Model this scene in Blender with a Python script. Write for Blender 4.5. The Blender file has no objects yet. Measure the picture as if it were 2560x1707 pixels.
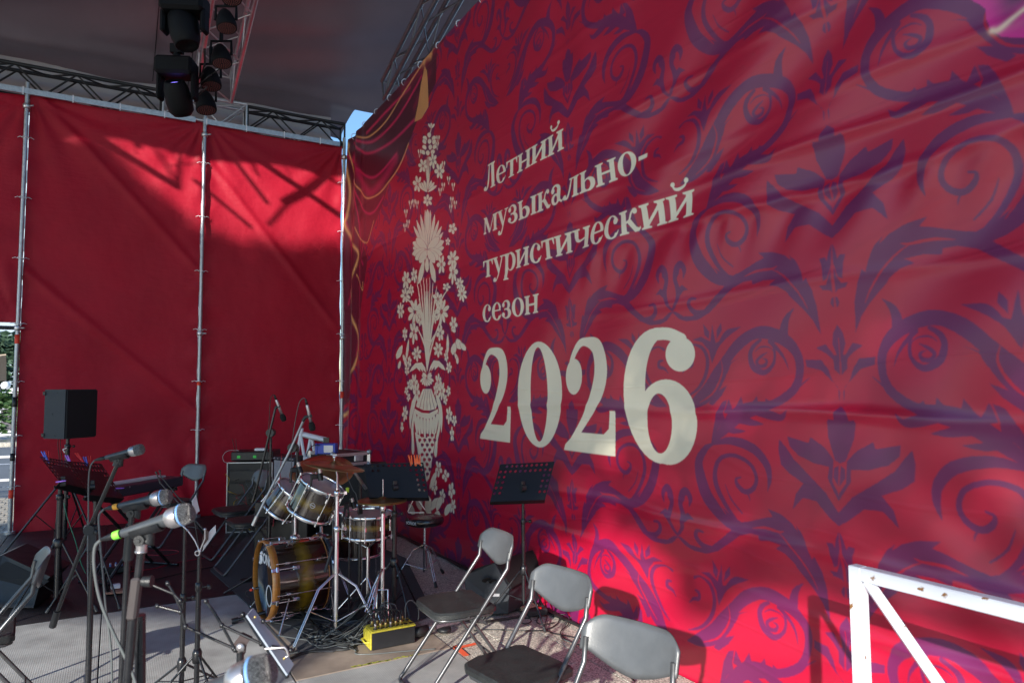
import bpy, math, random
import numpy as np
from mathutils import Vector, Matrix
random.seed(7); rng = np.random.default_rng(5)
scene = bpy.context.scene
R_ = math.radians

# ------------------------------------------------------------------ camera, sky, sun
CAM = np.array([-2.95600736, -10.22904281, 1.694925])
FWD = np.array([0.49637831, 0.86558562, 0.06610678])
RGT = np.array([0.86768724, -0.49706395, -0.00680301])
UPV = np.array([-0.02697071, -0.06073687, 0.99778936])
FPX = 1727.134
cd = bpy.data.cameras.new('camera'); cam = bpy.data.objects.new('camera', cd)
scene.collection.objects.link(cam); scene.camera = cam
cd.sensor_width = 36; cd.lens = FPX * 36 / 2560; cd.clip_start = 0.05; cd.clip_end = 2000
cam.matrix_world = Matrix(((RGT[0], UPV[0], -FWD[0], CAM[0]), (RGT[1], UPV[1], -FWD[1], CAM[1]),
                           (RGT[2], UPV[2], -FWD[2], CAM[2]), (0, 0, 0, 1)))
cd.dof.use_dof = True; cd.dof.focus_distance = 5.5; cd.dof.aperture_fstop = 5.6

SUN_TO = Vector((-0.70, -0.63, 0.325)).normalized()        # towards the sun
el = math.asin(SUN_TO.z); az = math.atan2(SUN_TO.x, SUN_TO.y)
w = bpy.data.worlds.new('World'); scene.world = w; w.use_nodes = True
nt = w.node_tree; nt.nodes.clear()
sky = nt.nodes.new('ShaderNodeTexSky'); sky.sky_type = 'NISHITA'; sky.sun_disc = False
sky.sun_elevation = el; sky.sun_rotation = az; sky.ozone_density = 5; sky.dust_density = 0.3; sky.air_density = 1.2
bg = nt.nodes.new('ShaderNodeBackground'); bg.inputs['Strength'].default_value = 0.15
out = nt.nodes.new('ShaderNodeOutputWorld')
nt.links.new(sky.outputs[0], bg.inputs[0]); nt.links.new(bg.outputs[0], out.inputs[0])
sl = bpy.data.lights.new('sun', 'SUN'); sl.energy = 5.0; sl.angle = R_(0.55); sl.color = (1, 0.95, 0.87)
so = bpy.data.objects.new('sun', sl); scene.collection.objects.link(so)
so.rotation_euler = SUN_TO.to_track_quat('Z', 'Y').to_euler(); so.location = (-20, -20, 15)
vs = scene.view_settings
vs.view_transform = 'Standard'; vs.look = 'None'; vs.gamma = 1; vs.use_curve_mapping = False
vs.exposure = 0.7

# ------------------------------------------------------------------ survey: photo pixel -> point of the place
def ray(x, y): return FWD + RGT * (x - 1280) / FPX - UPV * (y - 853.5) / FPX
def pl(p, ax, v):
    d = ray(*p); return Vector(CAM + d * (v - CAM[ax]) / d[ax])
def zz(p, z): return pl(p, 2, z)
def fl(p): return zz(p, 0)
def at(p, d): return Vector(CAM + ray(*p) * d)
def depth_of(P): return float((np.array(P) - CAM) @ FWD)
def ban(p): q = pl(p, 0, 0); return (q.y, q.z)
def Zm(ox, oy, s): return lambda x, y: (ox + x / s, oy + y / s)
z3 = Zm(0, 950, 3.92); z4 = Zm(0, 1307, 3.92); z5 = Zm(500, 950, 3.92); z6 = Zm(500, 1307, 3.92); z7 = Zm(950, 1307, 3.92)
zA = Zm(980, 1290, 3.178); zB = Zm(0, 1080, 2.5); zC = Zm(300, 1240, 3.3565); zD = Zm(680, 1080, 3.92)
zE = Zm(60, 920, 4.357); zF = Zm(1180, 1100, 2.904); zK = Zm(380, 0, 4.9); zT = Zm(500, 0, 3.357); zU = Zm(0, 0, 3.357)
zG = Zm(850, 250, 3.135)

# ------------------------------------------------------------------ materials
MATS = {}
def mat(name, col, rough=0.5, metal=0.0, var=0.0, vscale=6.0, bump=0.0, bscale=40.0, coat=0.0, emit=None, es=1.0, trans=0.0, spec=0.5, stretch=(1, 1, 1)):
    if name in MATS: return MATS[name]
    m = bpy.data.materials.new(name); m.use_nodes = True; n = m.node_tree.nodes; l = m.node_tree.links
    b = n['Principled BSDF']
    b.inputs['Base Color'].default_value = (*col, 1); b.inputs['Roughness'].default_value = rough
    b.inputs['Metallic'].default_value = metal; b.inputs['Coat Weight'].default_value = coat
    b.inputs['Transmission Weight'].default_value = trans; b.inputs['Specular IOR Level'].default_value = spec
    if emit: b.inputs['Emission Color'].default_value = (*emit, 1); b.inputs['Emission Strength'].default_value = es
    if var or bump:
        tc = n.new('ShaderNodeTexCoord'); mp = n.new('ShaderNodeMapping'); mp.inputs['Scale'].default_value = stretch
        l.new(tc.outputs['Object'], mp.inputs['Vector'])
    if var:
        no = n.new('ShaderNodeTexNoise'); no.inputs['Scale'].default_value = vscale; no.inputs['Detail'].default_value = 6
        no.inputs['Roughness'].default_value = 0.65
        l.new(mp.outputs[0], no.inputs['Vector'])
        r = n.new('ShaderNodeMapRange'); r.inputs['From Min'].default_value = 0.25; r.inputs['From Max'].default_value = 0.75
        r.inputs['To Min'].default_value = 1 - var; r.inputs['To Max'].default_value = 1 + var
        l.new(no.outputs['Fac'], r.inputs['Value'])
        mx = n.new('ShaderNodeVectorMath'); mx.operation = 'SCALE'; mx.inputs[0].default_value = col
        l.new(r.outputs[0], mx.inputs['Scale']); l.new(mx.outputs[0], b.inputs['Base Color'])
        r2 = n.new('ShaderNodeMapRange'); r2.inputs['From Min'].default_value = 0.3; r2.inputs['From Max'].default_value = 0.7
        r2.inputs['To Min'].default_value = max(rough - 0.5 * var * rough, 0.02); r2.inputs['To Max'].default_value = min(rough * (1 + 0.5 * var), 1)
        l.new(no.outputs['Fac'], r2.inputs['Value']); l.new(r2.outputs[0], b.inputs['Roughness'])
    if bump:
        n2 = n.new('ShaderNodeTexNoise'); n2.inputs['Scale'].default_value = bscale; n2.inputs['Detail'].default_value = 4
        l.new(mp.outputs[0], n2.inputs['Vector'])
        bp = n.new('ShaderNodeBump'); bp.inputs['Strength'].default_value = bump; bp.inputs['Distance'].default_value = 0.01
        l.new(n2.outputs['Fac'], bp.inputs['Height']); l.new(bp.outputs[0], b.inputs['Normal'])
    MATS[name] = m; return m
M = dict(
    black=mat('black_paint', (0.007, 0.007, 0.008), 0.4, var=0.3, vscale=20),
    tube=mat('black_tube', (0.011, 0.011, 0.013), 0.3, var=0.4, vscale=30, coat=0.2),
    plastic=mat('black_plastic', (0.016, 0.017, 0.019), 0.42, var=0.2, vscale=25, bump=0.15, bscale=300),
    chairp=mat('chair_plastic', (0.085, 0.088, 0.093), 0.36, spec=0.9, var=0.15, vscale=14, bump=0.12, bscale=350),
    chairtube=mat('chair_tube', (0.10, 0.10, 0.105), 0.3, 0.6, var=0.25, vscale=20),
    vinyl=mat('seat_vinyl', (0.022, 0.024, 0.024), 0.45, var=0.35, vscale=12, bump=0.2, bscale=120),
    case=mat('case_black', (0.007, 0.007, 0.009), 0.5, var=0.3, vscale=10, bump=0.1, bscale=200),
    cabside=mat('cabinet_paint', (0.022, 0.027, 0.034), 0.55, var=0.15, vscale=30, bump=0.3, bscale=400),
    grille=mat('speaker_grille', (0.006, 0.006, 0.007), 0.7, bump=0.4, bscale=700),
    ampgrill=mat('amp_cloth', (0.28, 0.29, 0.31), 0.8, var=0.12, vscale=80, bump=0.4, bscale=500),
    alu=mat('aluminium', (0.55, 0.55, 0.57), 0.34, 0.9, var=0.2, vscale=15),
    steel=mat('galvanised', (0.42, 0.44, 0.47), 0.42, 0.8, var=0.25, vscale=20),
    chrome=mat('chrome', (0.75, 0.75, 0.77), 0.09, 1.0, var=0.05, vscale=40),
    brass=mat('cymbal_bronze', (0.40, 0.29, 0.13), 0.34, 0.95, var=0.2, vscale=8),
    white=mat('white_paint', (0.72, 0.73, 0.78), 0.4, var=0.05, vscale=4),
    silver=mat('mic_silver', (0.50, 0.47, 0.47), 0.32, 0.85, var=0.15, vscale=60),
    micgrey=mat('mic_grey', (0.075, 0.082, 0.09), 0.36, 0.4, var=0.12, vscale=40),
    mesh=mat('mic_mesh', (0.36, 0.33, 0.33), 0.42, 0.8, bump=1.0, bscale=600),
    foam=mat('foam', (0.008, 0.008, 0.008), 0.95, bump=0.6, bscale=500),
    blueband=mat('blue_band', (0.16, 0.33, 0.62), 0.5), green=mat('green_tape', (0.22, 0.72, 0.06), 0.6, var=0.1),
    orange=mat('orange_plastic', (0.85, 0.14, 0.03), 0.5, var=0.1), amber=mat('amber_tape', (0.85, 0.38, 0.04), 0.6),
    red=mat('red_plastic', (0.72, 0.02, 0.02), 0.4), purple=mat('purple_plastic', (0.42, 0.16, 0.72), 0.4),
    bluep=mat('blue_plastic', (0.10, 0.15, 0.62), 0.4), yellow=mat('yellow_paint', (0.50, 0.43, 0.04), 0.5, var=0.35, vscale=30),
    lime=mat('lime_plastic', (0.55, 0.75, 0.05), 0.5), bluecase=mat('blue_case', (0.03, 0.07, 0.42), 0.45),
    gold=mat('brass_plug', (0.55, 0.42, 0.16), 0.3, 0.8), paper=mat('paper', (0.62, 0.63, 0.62), 0.8, var=0.08, vscale=15),
    sheetcover=mat('grey_folder', (0.30, 0.34, 0.40), 0.45, var=0.1, vscale=15),
    wood=mat('maple_hoop', (0.50, 0.20, 0.035), 0.3, var=0.2, vscale=6, coat=0.6, stretch=(1, 1, 8)),
    head=mat('drum_head_black', (0.014, 0.02, 0.035), 0.2, coat=0.5), clear=mat('drum_head_coated', (0.45, 0.45, 0.46), 0.35, var=0.15, vscale=20),
    cream=mat('cream_cord', (0.62, 0.38, 0.16), 0.6), cable=mat('cable_rubber', (0.018, 0.018, 0.018), 0.45, var=0.3),
    cablegrey=mat('cable_grey', (0.10, 0.11, 0.11), 0.4, var=0.2), cablered=mat('cable_red', (0.35, 0.01, 0.03), 0.5),
    cablegreen=mat('cable_green', (0.01, 0.16, 0.10), 0.5), yellowcable=mat('cable_yellow', (0.55, 0.35, 0.02), 0.5),
    keys=mat('white_keys', (0.6, 0.6, 0.6), 0.4), redtape=mat('red_tape', (0.75, 0.05, 0.02), 0.6, var=0.2),
    lens=mat('violet_lens', (0.05, 0.04, 0.3), 0.1, emit=(0.25, 0.2, 1.0), es=1.6),
    led=mat('green_led', (0.01, 0.2, 0.02), 0.4, emit=(0.05, 1.0, 0.15), es=0.12),
    pearl=mat('led_lens', (0.16, 0.05, 0.045), 0.25, var=0.2), awning=mat('awning_cloth', (0.42, 0.36, 0.29), 0.8, var=0.1),
    skintone=mat('dark_clothes', (0.03, 0.03, 0.035), 0.8), label=mat('silver_label', (0.5, 0.5, 0.52), 0.4, 0.3),
    dullalu=mat('dark_aluminium', (0.20, 0.19, 0.20), 0.4, 0.8, var=0.2, vscale=15),  # darker even copy of the aluminium, for the truss above the banner
    lampblack=mat('lamp_housing', (0.003, 0.003, 0.0035), 0.6, spec=0.2),
    shade_cloth=mat('shade_panel_fabric', (0.03, 0.03, 0.035), 0.9), white_text=mat('white_lettering', (0.75, 0.76, 0.78), 0.5),
)
def speckle(m, scale, lo, hi):
    n, l, b = m.node_tree.nodes, m.node_tree.links, m.node_tree.nodes['Principled BSDF']; tc = n.new('ShaderNodeTexCoord'); v = n.new('ShaderNodeTexVoronoi'); v.inputs['Scale'].default_value = scale; l.new(tc.outputs['Object'], v.inputs['Vector'])
    r = n.new('ShaderNodeMapRange'); r.inputs['From Max'].default_value = .6; r.inputs['To Min'].default_value = hi; r.inputs['To Max'].default_value = lo; l.new(v.outputs['Distance'], r.inputs['Value'])
    c = n.new('ShaderNodeCombineColor'); [l.new(r.outputs[0], c.inputs[i]) for i in range(3)]; l.new(c.outputs[0], b.inputs['Base Color'])
speckle(M['mesh'], 520, .12, .6)
def nodes_of(m): return m.node_tree.nodes, m.node_tree.links, m.node_tree.nodes['Principled BSDF']

# sunburst drum lacquer: gold green in the middle of the shell, dark at both ends, set along the shell axis (object Z)
def burst(name, L):
    m = mat(name, (0.1, 0.05, 0.01), 0.16, coat=1.0); n, l, b = nodes_of(m)
    tc = n.new('ShaderNodeTexCoord'); sx = n.new('ShaderNodeSeparateXYZ'); l.new(tc.outputs['Object'], sx.inputs[0])
    mr = n.new('ShaderNodeMapRange'); mr.inputs['From Min'].default_value = 0; mr.inputs['From Max'].default_value = L
    l.new(sx.outputs['Z'], mr.inputs['Value'])
    no = n.new('ShaderNodeTexNoise'); no.inputs['Scale'].default_value = 30
    mp = n.new('ShaderNodeMapping'); mp.inputs['Scale'].default_value = (1, 1, 0.06)
    l.new(tc.outputs['Object'], mp.inputs[0]); l.new(mp.outputs[0], no.inputs['Vector'])
    ad = n.new('ShaderNodeMath'); ad.operation = 'MULTIPLY_ADD'; ad.inputs[1].default_value = 0.12; ad.inputs[2].default_value = -0.06
    l.new(no.outputs['Fac'], ad.inputs[0])
    a2 = n.new('ShaderNodeMath'); l.new(mr.outputs[0], a2.inputs[0]); l.new(ad.outputs[0], a2.inputs[1])
    cr = n.new('ShaderNodeValToRGB'); e = cr.color_ramp.elements
    e[0].position = 0.12; e[0].color = (0.012, 0.002, 0.002, 1); e[1].position = 0.9; e[1].color = (0.012, 0.002, 0.002, 1)
    for p, c in ((0.34, (0.022, 0.008, 0.003, 1)), (0.53, (0.18, 0.11, 0.008, 1)), (0.70, (0.035, 0.014, 0.004, 1))):
        x = e.new(p); x.color = c
    l.new(a2.outputs[0], cr.inputs[0]); l.new(cr.outputs[0], b.inputs['Base Color'])
    return m

# ------------------------------------------------------------------ geometry builder
def basis(d):
    d = Vector(d).normalized()
    a = Vector((0, 0, 1)) if abs(d.z) < 0.95 else Vector((1, 0, 0))
    x = a.cross(d).normalized(); return x, d.cross(x), d
class MB:
    def __init__(s, M_=None): s.v = []; s.f = []; s.sm = []; s.M = M_ or Matrix()
    def add(s, vs_, fs, smooth=False):
        o = len(s.v); s.v += [s.M @ Vector(v) for v in vs_]
        s.f += [tuple(i + o for i in f) for f in fs]; s.sm += [smooth] * len(fs); return s
    def box(s, c, size, rot=None, bev=0.0):
        c = Vector(c); hx, hy, hz = [a / 2 for a in size]; rot = rot or Matrix.Identity(3)
        if bev <= 0:
            vs_ = [c + rot @ Vector((x * hx, y * hy, z * hz)) for x in (-1, 1) for y in (-1, 1) for z in (-1, 1)]
            return s.add(vs_, [(0, 1, 3, 2), (4, 6, 7, 5), (0, 4, 5, 1), (2, 3, 7, 6), (0, 2, 6, 4), (1, 5, 7, 3)])
        b = min(bev, hx * .9, hy * .9, hz * .9); vs_ = []; idx = {}
        for x in (-1, 1):
            for y in (-1, 1):
                for z in (-1, 1):
                    for k in range(3):
                        p = [x * hx, y * hy, z * hz]
                        for j in range(3):
                            if j != k: p[j] -= (x, y, z)[j] * b
                        idx[(x, y, z, k)] = len(vs_); vs_.append(c + rot @ Vector(p))
        fs = []
        for k in range(3):
            a_, b_ = [(1, 2), (2, 0), (0, 1)][k]
            for sg in (-1, 1):
                q = []
                for (u, t) in ((-1, -1), (1, -1), (1, 1), (-1, 1)):
                    t3 = [0, 0, 0]; t3[k] = sg; t3[a_] = u; t3[b_] = t; q.append(idx[(*t3, k)])
                fs.append(tuple(q if sg > 0 else q[::-1]))
        for k in range(3):      # edges along axis k
            a_, b_ = [(1, 2), (2, 0), (0, 1)][k]
            for u in (-1, 1):
                for t in (-1, 1):
                    q = []
                    for sg in (-1, 1):
                        t3 = [0, 0, 0]; t3[k] = sg; t3[a_] = u; t3[b_] = t
                        q.append((idx[(*t3, a_)], idx[(*t3, b_)]))
                    f = (q[0][0], q[0][1], q[1][1], q[1][0]); fs.append(f if u * t > 0 else f[::-1])
        for x in (-1, 1):
            for y in (-1, 1):
                for z in (-1, 1):
                    f = tuple(idx[(x, y, z, k)] for k in range(3)); fs.append(f if x * y * z > 0 else f[::-1])
        return s.add(vs_, fs)
    def tube(s, pts, r, n=10, cap=True, closed=False):
        pts = [Vector(p) for p in pts]; m = len(pts)
        rs = r if isinstance(r, (list, tuple)) else [r] * m
        T = []
        for i in range(m):
            a = pts[(i - 1) % m] if (i or closed) else pts[0]; b = pts[(i + 1) % m] if (i < m - 1 or closed) else pts[-1]
            t = b - a; T.append(t.normalized() if t.length > 1e-9 else Vector((0, 0, 1)))
        x, y, _ = basis(T[0]); vs_ = []; fs = []
        for i in range(m):
            if i:
                x = x - T[i] * x.dot(T[i])
                x = x.normalized() if x.length > 1e-6 else basis(T[i])[0]
                y = T[i].cross(x)
            for k in range(n):
                a = 2 * math.pi * k / n; vs_.append(pts[i] + (x * math.cos(a) + y * math.sin(a)) * rs[i])
        for i in range(m if closed else m - 1):
            for k in range(n):
                j = (i + 1) % m; fs.append((i * n + k, i * n + (k + 1) % n, j * n + (k + 1) % n, j * n + k))
        s.add(vs_, fs, True)
        if cap and not closed:
            s.add([vs_[k] for k in range(n)], [tuple(range(n))[::-1]]); s.add([vs_[(m - 1) * n + k] for k in range(n)], [tuple(range(n))])
        return s
    def cyl(s, a, b, r, r2=None, n=14): return s.tube([a, b], [r, r if r2 is None else r2], n)
    def lathe(s, o, d, prof, n=28, smooth=True):
        x, y, z = basis(d); o = Vector(o); vs_ = []; fs = []
        for (r, h) in prof:
            for k in range(n):
                a = 2 * math.pi * k / n; vs_.append(o + z * h + (x * math.cos(a) + y * math.sin(a)) * max(r, 1e-5))
        for i in range(len(prof) - 1):
            for k in range(n): fs.append((i * n + k, i * n + (k + 1) % n, (i + 1) * n + (k + 1) % n, (i + 1) * n + k))
        return s.add(vs_, fs, smooth)
    def ball(s, c, r, n=12):
        m = max(n // 2, 4); return s.lathe(c, (0, 0, 1), [(r * math.sin(math.pi * i / m), -r * math.cos(math.pi * i / m)) for i in range(m + 1)], n)
    def torus(s, c, d, R, r, n=40, m=8):
        x, y, z = basis(d); c = Vector(c)
        return s.tube([c + (x * math.cos(2 * math.pi * k / n) + y * math.sin(2 * math.pi * k / n)) * R for k in range(n)], r, m, closed=True)
    def sheet(s, a, b, c, d, t=0.002, nu=1, nv=1):     # quad a b c d with thickness
        a, b, c, d = map(Vector, (a, b, c, d)); nrm = (b - a).cross(d - a).normalized() * t / 2
        vs_ = []; W_ = nv + 1
        for sg in (1, -1):
            for i in range(nu + 1):
                for j in range(nv + 1):
                    u, v = i / nu, j / nv
                    vs_.append((a * (1 - u) + b * u) * (1 - v) + (d * (1 - u) + c * u) * v + nrm * sg)
        o = (nu + 1) * W_; fs = []
        for i in range(nu):
            for j in range(nv):
                q = (i * W_ + j, (i + 1) * W_ + j, (i + 1) * W_ + j + 1, i * W_ + j + 1); fs.append(q); fs.append(tuple(k + o for k in q[::-1]))
        for i in range(nu):
            p = (i * W_, (i + 1) * W_); fs.append((p[1], p[0], p[0] + o, p[1] + o)); q = (p[0] + nv, p[1] + nv); fs.append((q[0], q[1], q[1] + o, q[0] + o))
        for j in range(nv):
            p = (j, j + 1); fs.append((p[0], p[1], p[1] + o, p[0] + o)); q = (nu * W_ + j, nu * W_ + j + 1); fs.append((q[1], q[0], q[0] + o, q[1] + o))
        return s.add(vs_, fs)
    def prism(s, pts, dvec):           # planar outline extruded by dvec
        pts = [Vector(p) for p in pts]; n = len(pts); dvec = Vector(dvec)
        fs = [tuple(range(n)), tuple(range(2 * n - 1, n - 1, -1))] + [(i, i + n, (i + 1) % n + n, (i + 1) % n) for i in range(n)]
        return s.add(pts + [p + dvec for p in pts], fs)

NAMES = {}
class Thing:
    def __init__(s, name, label, cat, loc=(0, 0, 0), rotz=0.0, group=None, world=True):
        s.o = bpy.data.objects.new(name, None); scene.collection.objects.link(s.o); s.o.empty_display_size = 0.1
        s.o.location = loc; s.o.rotation_euler = (0, 0, rotz); s.loc = Vector(loc); s.world = world
        tag(s.o, label, cat, group)
    def part(s, name, mb, m, parent=None, label=None):
        o = link(name, mb, m, s.loc if s.world else Vector((0, 0, 0)))
        o.parent = parent or s.o
        if label: o['label'] = label
        return o
def tag(o, label=None, cat=None, group=None, kind=None):
    if label: o['label'] = label
    if cat: o['category'] = cat
    if group: o['group'] = group
    if kind: o['kind'] = kind
    return o
def link(name, mb, m, off=Vector((0, 0, 0))):
    me = bpy.data.meshes.new(name); me.from_pydata([tuple(v - off) for v in mb.v], [], mb.f)
    me.polygons.foreach_set('use_smooth', mb.sm); me.update()
    if m: me.materials.append(M[m] if isinstance(m, str) else m)
    o = bpy.data.objects.new(name, me); scene.collection.objects.link(o); return o
def single(name, mb, m, label, cat, group=None): return tag(link(name, mb, m), label, cat, group)
def setting(name, mb, m): return tag(link(name, mb, m), kind='structure')
def copy_tree(t, label, loc, rotz, group=None):
    r = t.copy(); scene.collection.objects.link(r); r.location = loc; r.rotation_euler = (0, 0, rotz); r['label'] = label
    if group: r['group'] = group
    for ch in [o for o in scene.objects if o.parent == t]:
        c = ch.copy(); scene.collection.objects.link(c); c.parent = r
        for g in [o for o in scene.objects if o.parent == ch]:
            d = g.copy(); scene.collection.objects.link(d); d.parent = c
    return r
def curve_pts(pts, n=8, jit=0.0):      # Catmull-Rom
    P = [Vector(p) for p in pts]; P = [P[0]] + P + [P[-1]]; o = []
    for i in range(1, len(P) - 2):
        for k in range(n):
            t = k / n; a, b, c, d = P[i - 1], P[i], P[i + 1], P[i + 2]
            o.append(0.5 * ((2 * b) + (c - a) * t + (2 * a - 5 * b + 4 * c - d) * t * t + (3 * b - a - 3 * c + d) * t ** 3))
    o.append(P[-2]); return o
# ------------------------------------------------------------------ the print on the big banner (flat print, made as a picture in memory)
BL, BH, PPM = 10.6, 5.43, 260
IW, IH = int(BL * PPM), int(BH * PPM)
class Canvas:
    def __init__(s, w, h): s.w, s.h = w, h; s.a = np.zeros((h, w), bool)
    def _box(s, x0, y0, x1, y1):
        x0 = max(int(x0) - 1, 0); y0 = max(int(y0) - 1, 0); x1 = min(int(x1) + 2, s.w); y1 = min(int(y1) + 2, s.h)
        return (x0, y0, x1, y1) if x1 > x0 and y1 > y0 else None
    def poly(s, pts, val=True):
        p = np.array(pts, float); b = s._box(*p.min(0), *p.max(0))
        if not b: return
        X = np.arange(b[0], b[2])[None, :] + .5; Y = np.arange(b[1], b[3])[:, None] + .5
        ins = np.zeros((b[3] - b[1], b[2] - b[0]), bool)
        q = np.roll(p, -1, 0)
        for (ax, ay), (bx, by) in zip(p, q):
            if ay == by: continue
            c = ((Y >= ay) != (Y >= by)); xi = ax + (Y - ay) * (bx - ax) / (by - ay); ins ^= c & (X < xi)
        s.a[b[1]:b[3], b[0]:b[2]][ins] = val
    def ell(s, cx, cy, rx, ry, val=True, n=28, rot=0):
        t = np.arange(n) * 2 * math.pi / n; x = np.cos(t) * rx; y = np.sin(t) * ry
        s.poly(np.c_[cx + x * math.cos(rot) - y * math.sin(rot), cy + x * math.sin(rot) + y * math.cos(rot)], val)
    def stroke(s, pts, val=True, k=7):        # pts (x, y, full width)
        c = [tuple(v) for v in curve_pts(pts, k)]
        for a, b in zip(c[:-1], c[1:]):
            dx, dy = b[0] - a[0], b[1] - a[1]; L = math.hypot(dx, dy)
            if L < 1e-6: continue
            nx, ny = -dy / L, dx / L; ra, rb = max(a[2], .8) / 2, max(b[2], .8) / 2
            s.poly([(a[0] + nx * ra, a[1] + ny * ra), (b[0] + nx * rb, b[1] + ny * rb), (b[0] - nx * rb, b[1] - ny * rb), (a[0] - nx * ra, a[1] - ny * ra)], val)
            if rb > 1.2: s.ell(b[0], b[1], rb, rb, val, 12)
    def down(s, k): return s.a.reshape(s.h // k, k, s.w // k, k).mean((1, 3))
# --- damask half tile, in wall metres from the mirror line
TS = 560; TP = 1.35; YM, YB = -7.065, -8.16; TW, TH = int(1.095 * TS), int(TP * TS)
tile = Canvas(TW, TH)
zP = Zm(1400, 600, 2.8514); zTT = Zm(1900, 300, 1.9606)
def tw(p, side=0):
    y, z = ban(p)
    if side: y = YB + abs(y - YB)
    return (YM - y) * TS, z * TS
def wscale(p):
    y0, _ = ban(p); y1, _ = ban((p[0] + 4, p[1])); _, z0 = ban(p); _, z1 = ban((p[0], p[1] + 4))
    return math.sqrt(abs(y1 - y0) * abs(z1 - z0)) / 4 * TS
def each(fn, zs):
    zmid = sum(zs) / len(zs); k0 = math.floor(zmid / TH)
    for k in (k0 - 1, k0, k0 + 1): fn(-k * TH)
def tpoly(pts, f=zP, side=0, val=True):
    q = [tw(f(*p), side) for p in pts]; each(lambda o: tile.poly([(x, z + o) for x, z in q], val), [z for x, z in q])
def tstroke(pts, f=zP, side=0, val=True):
    q = [(*tw(f(p[0], p[1]), side), p[2] * wscale(f(p[0], p[1])) / (2.8514 if f is zP else 1.9606)) for p in pts]
    each(lambda o: tile.stroke([(x, z + o, w_) for x, z, w_ in q], val), [t[1] for t in q])
# fronds and scrolls
tpoly([(1215, 262), (1300, 215), (1370, 170), (1445, 128), (1405, 92), (1500, 86), (1590, 108), (1650, 150), (1625, 108), (1680, 150), (1720, 225), (1742, 300), (1760, 270), (1802, 360), (1832, 470), (1852, 680), (1800, 570), (1745, 500), (1700, 455), (1640, 400), (1625, 375), (1560, 335), (1490, 325), (1535, 283), (1445, 290), (1368, 320), (1362, 290), (1300, 300), (1225, 345), (1150, 425), (1060, 520), (980, 570), (900, 582), (850, 565), (800, 512), (830, 512), (880, 545), (940, 545), (1010, 510), (1090, 420), (1175, 320)])
tstroke([(1305, 262, 4), (1400, 222, 16), (1500, 208, 14), (1540, 190, 6)], val=False)
tstroke([(1500, 208, 4), (1590, 255, 12), (1680, 345, 12), (1740, 430, 10), (1772, 495, 3)], val=False)
tstroke([(1015, 520, 34), (955, 515, 34), (922, 470, 30), (935, 425, 22), (970, 420, 16)])
tstroke([(760, 440, 10), (800, 505, 14), (840, 440, 26), (850, 360, 36), (832, 280, 32), (848, 215, 60), (870, 180, 50), (898, 215, 36), (890, 275, 8)])
tpoly([(838, 420), (850, 350), (880, 322), (920, 358), (890, 362), (870, 390)]); tstroke([(862, 250, 4), (872, 215, 16), (884, 240, 6)], val=False)
tstroke([(1215, 295, 70), (1110, 265, 85), (1020, 180, 85), (975, 60, 80), (960, -60, 60), (1010, -170, 40), (1063, -223, 14)])
tstroke([(1200, 265, 16), (1130, 190, 30), (1070, 60, 34), (1070, -60, 30), (1115, -150, 26), (1200, -195, 26), (1290, -170, 26), (1325, -90, 26), (1305, -10, 30), (1250, 35, 34), (1205, 10, 30), (1195, -30, 18), (1225, -55, 10)])
tstroke([(1120, 240, 6), (1040, 110, 12), (1015, -30, 12), (1045, -130, 4)], val=False)
tstroke([(1230, 195, 10), (1160, 125, 12), (1125, 30, 4)])
tstroke([(1250, 20, 20), (1275, 60, 10), (1280, 90, 3)])
tstroke([(1063, -223, 14), (1180, -290, 50), (1310, -290, 62), (1390, -215, 52), (1412, -120, 36), (1398, -20, 3)])
tpoly([(1090, 1460), (1100, 1380), (1125, 1250), (1165, 1160), (1205, 1135), (1185, 1230), (1195, 1320), (1150, 1400)])
tstroke([(1108, 1440, 10), (1150, 1340, 10), (1205, 1280, 10), (1270, 1235, 3)], val=False)
tstroke([(1100, 1450, 14), (1180, 1350, 70), (1290, 1240, 100), (1400, 1200, 90), (1500, 1175, 56), (1590, 1125, 56), (1665, 1050, 56), (1700, 940, 54), (1690, 820, 62), (1620, 722, 84), (1500, 665, 84), (1390, 670, 76), (1280, 745, 80), (1190, 860, 76), (1140, 960, 115), (1070, 1075, 115), (980, 1150, 80), (895, 1190, 6)])
tstroke([(1000, 1160, 4), (1090, 1100, 12), (1140, 1020, 14), (1165, 930, 10), (1150, 850, 3)], val=False)
tpoly([(1180, 900), (1290, 838), (1230, 880), (1200, 960)]); tpoly([(1130, 1080), (1205, 1035), (1165, 1110), (1100, 1180), (1070, 1165)])
for a, b, c in (((1250, 1220), (1305, 1112), (1330, 1230)), ((1340, 1205), (1412, 1110), (1425, 1210)), ((1450, 1190), (1470, 1130), (1530, 1170)), ((1190, 1230), (1215, 1130), (1265, 1250))): tpoly([a, b, c])
tstroke([(1400, 1215, 60), (1500, 1248, 62), (1570, 1262, 40), (1612, 1212, 4)]); tstroke([(1270, 1260, 70), (1370, 1300, 46), (1445, 1312, 4)]); tstroke([(1190, 1330, 50), (1250, 1358, 40), (1325, 1362, 4)])
tstroke([(1600, 720, 74), (1608, 620, 60), (1630, 550, 38), (1677, 488, 3)])
tstroke([(1515, 700, 40), (1538, 780, 22), (1530, 880, 22), (1465, 945, 36), (1390, 905, 44), (1368, 820, 34), (1390, 760, 30), (1440, 715, 20)]); tstroke([(1500, 720, 30), (1560, 780, 26), (1605, 850, 16), (1628, 925, 3)]); tstroke([(1400, 800, 4), (1440, 765, 10), (1500, 765, 8), (1535, 800, 4)])
tstroke([(1490, 800, 6), (1440, 835, 20), (1415, 868, 22), (1432, 900, 24), (1470, 895, 24), (1485, 860, 16), (1455, 845, 6)])
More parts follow.
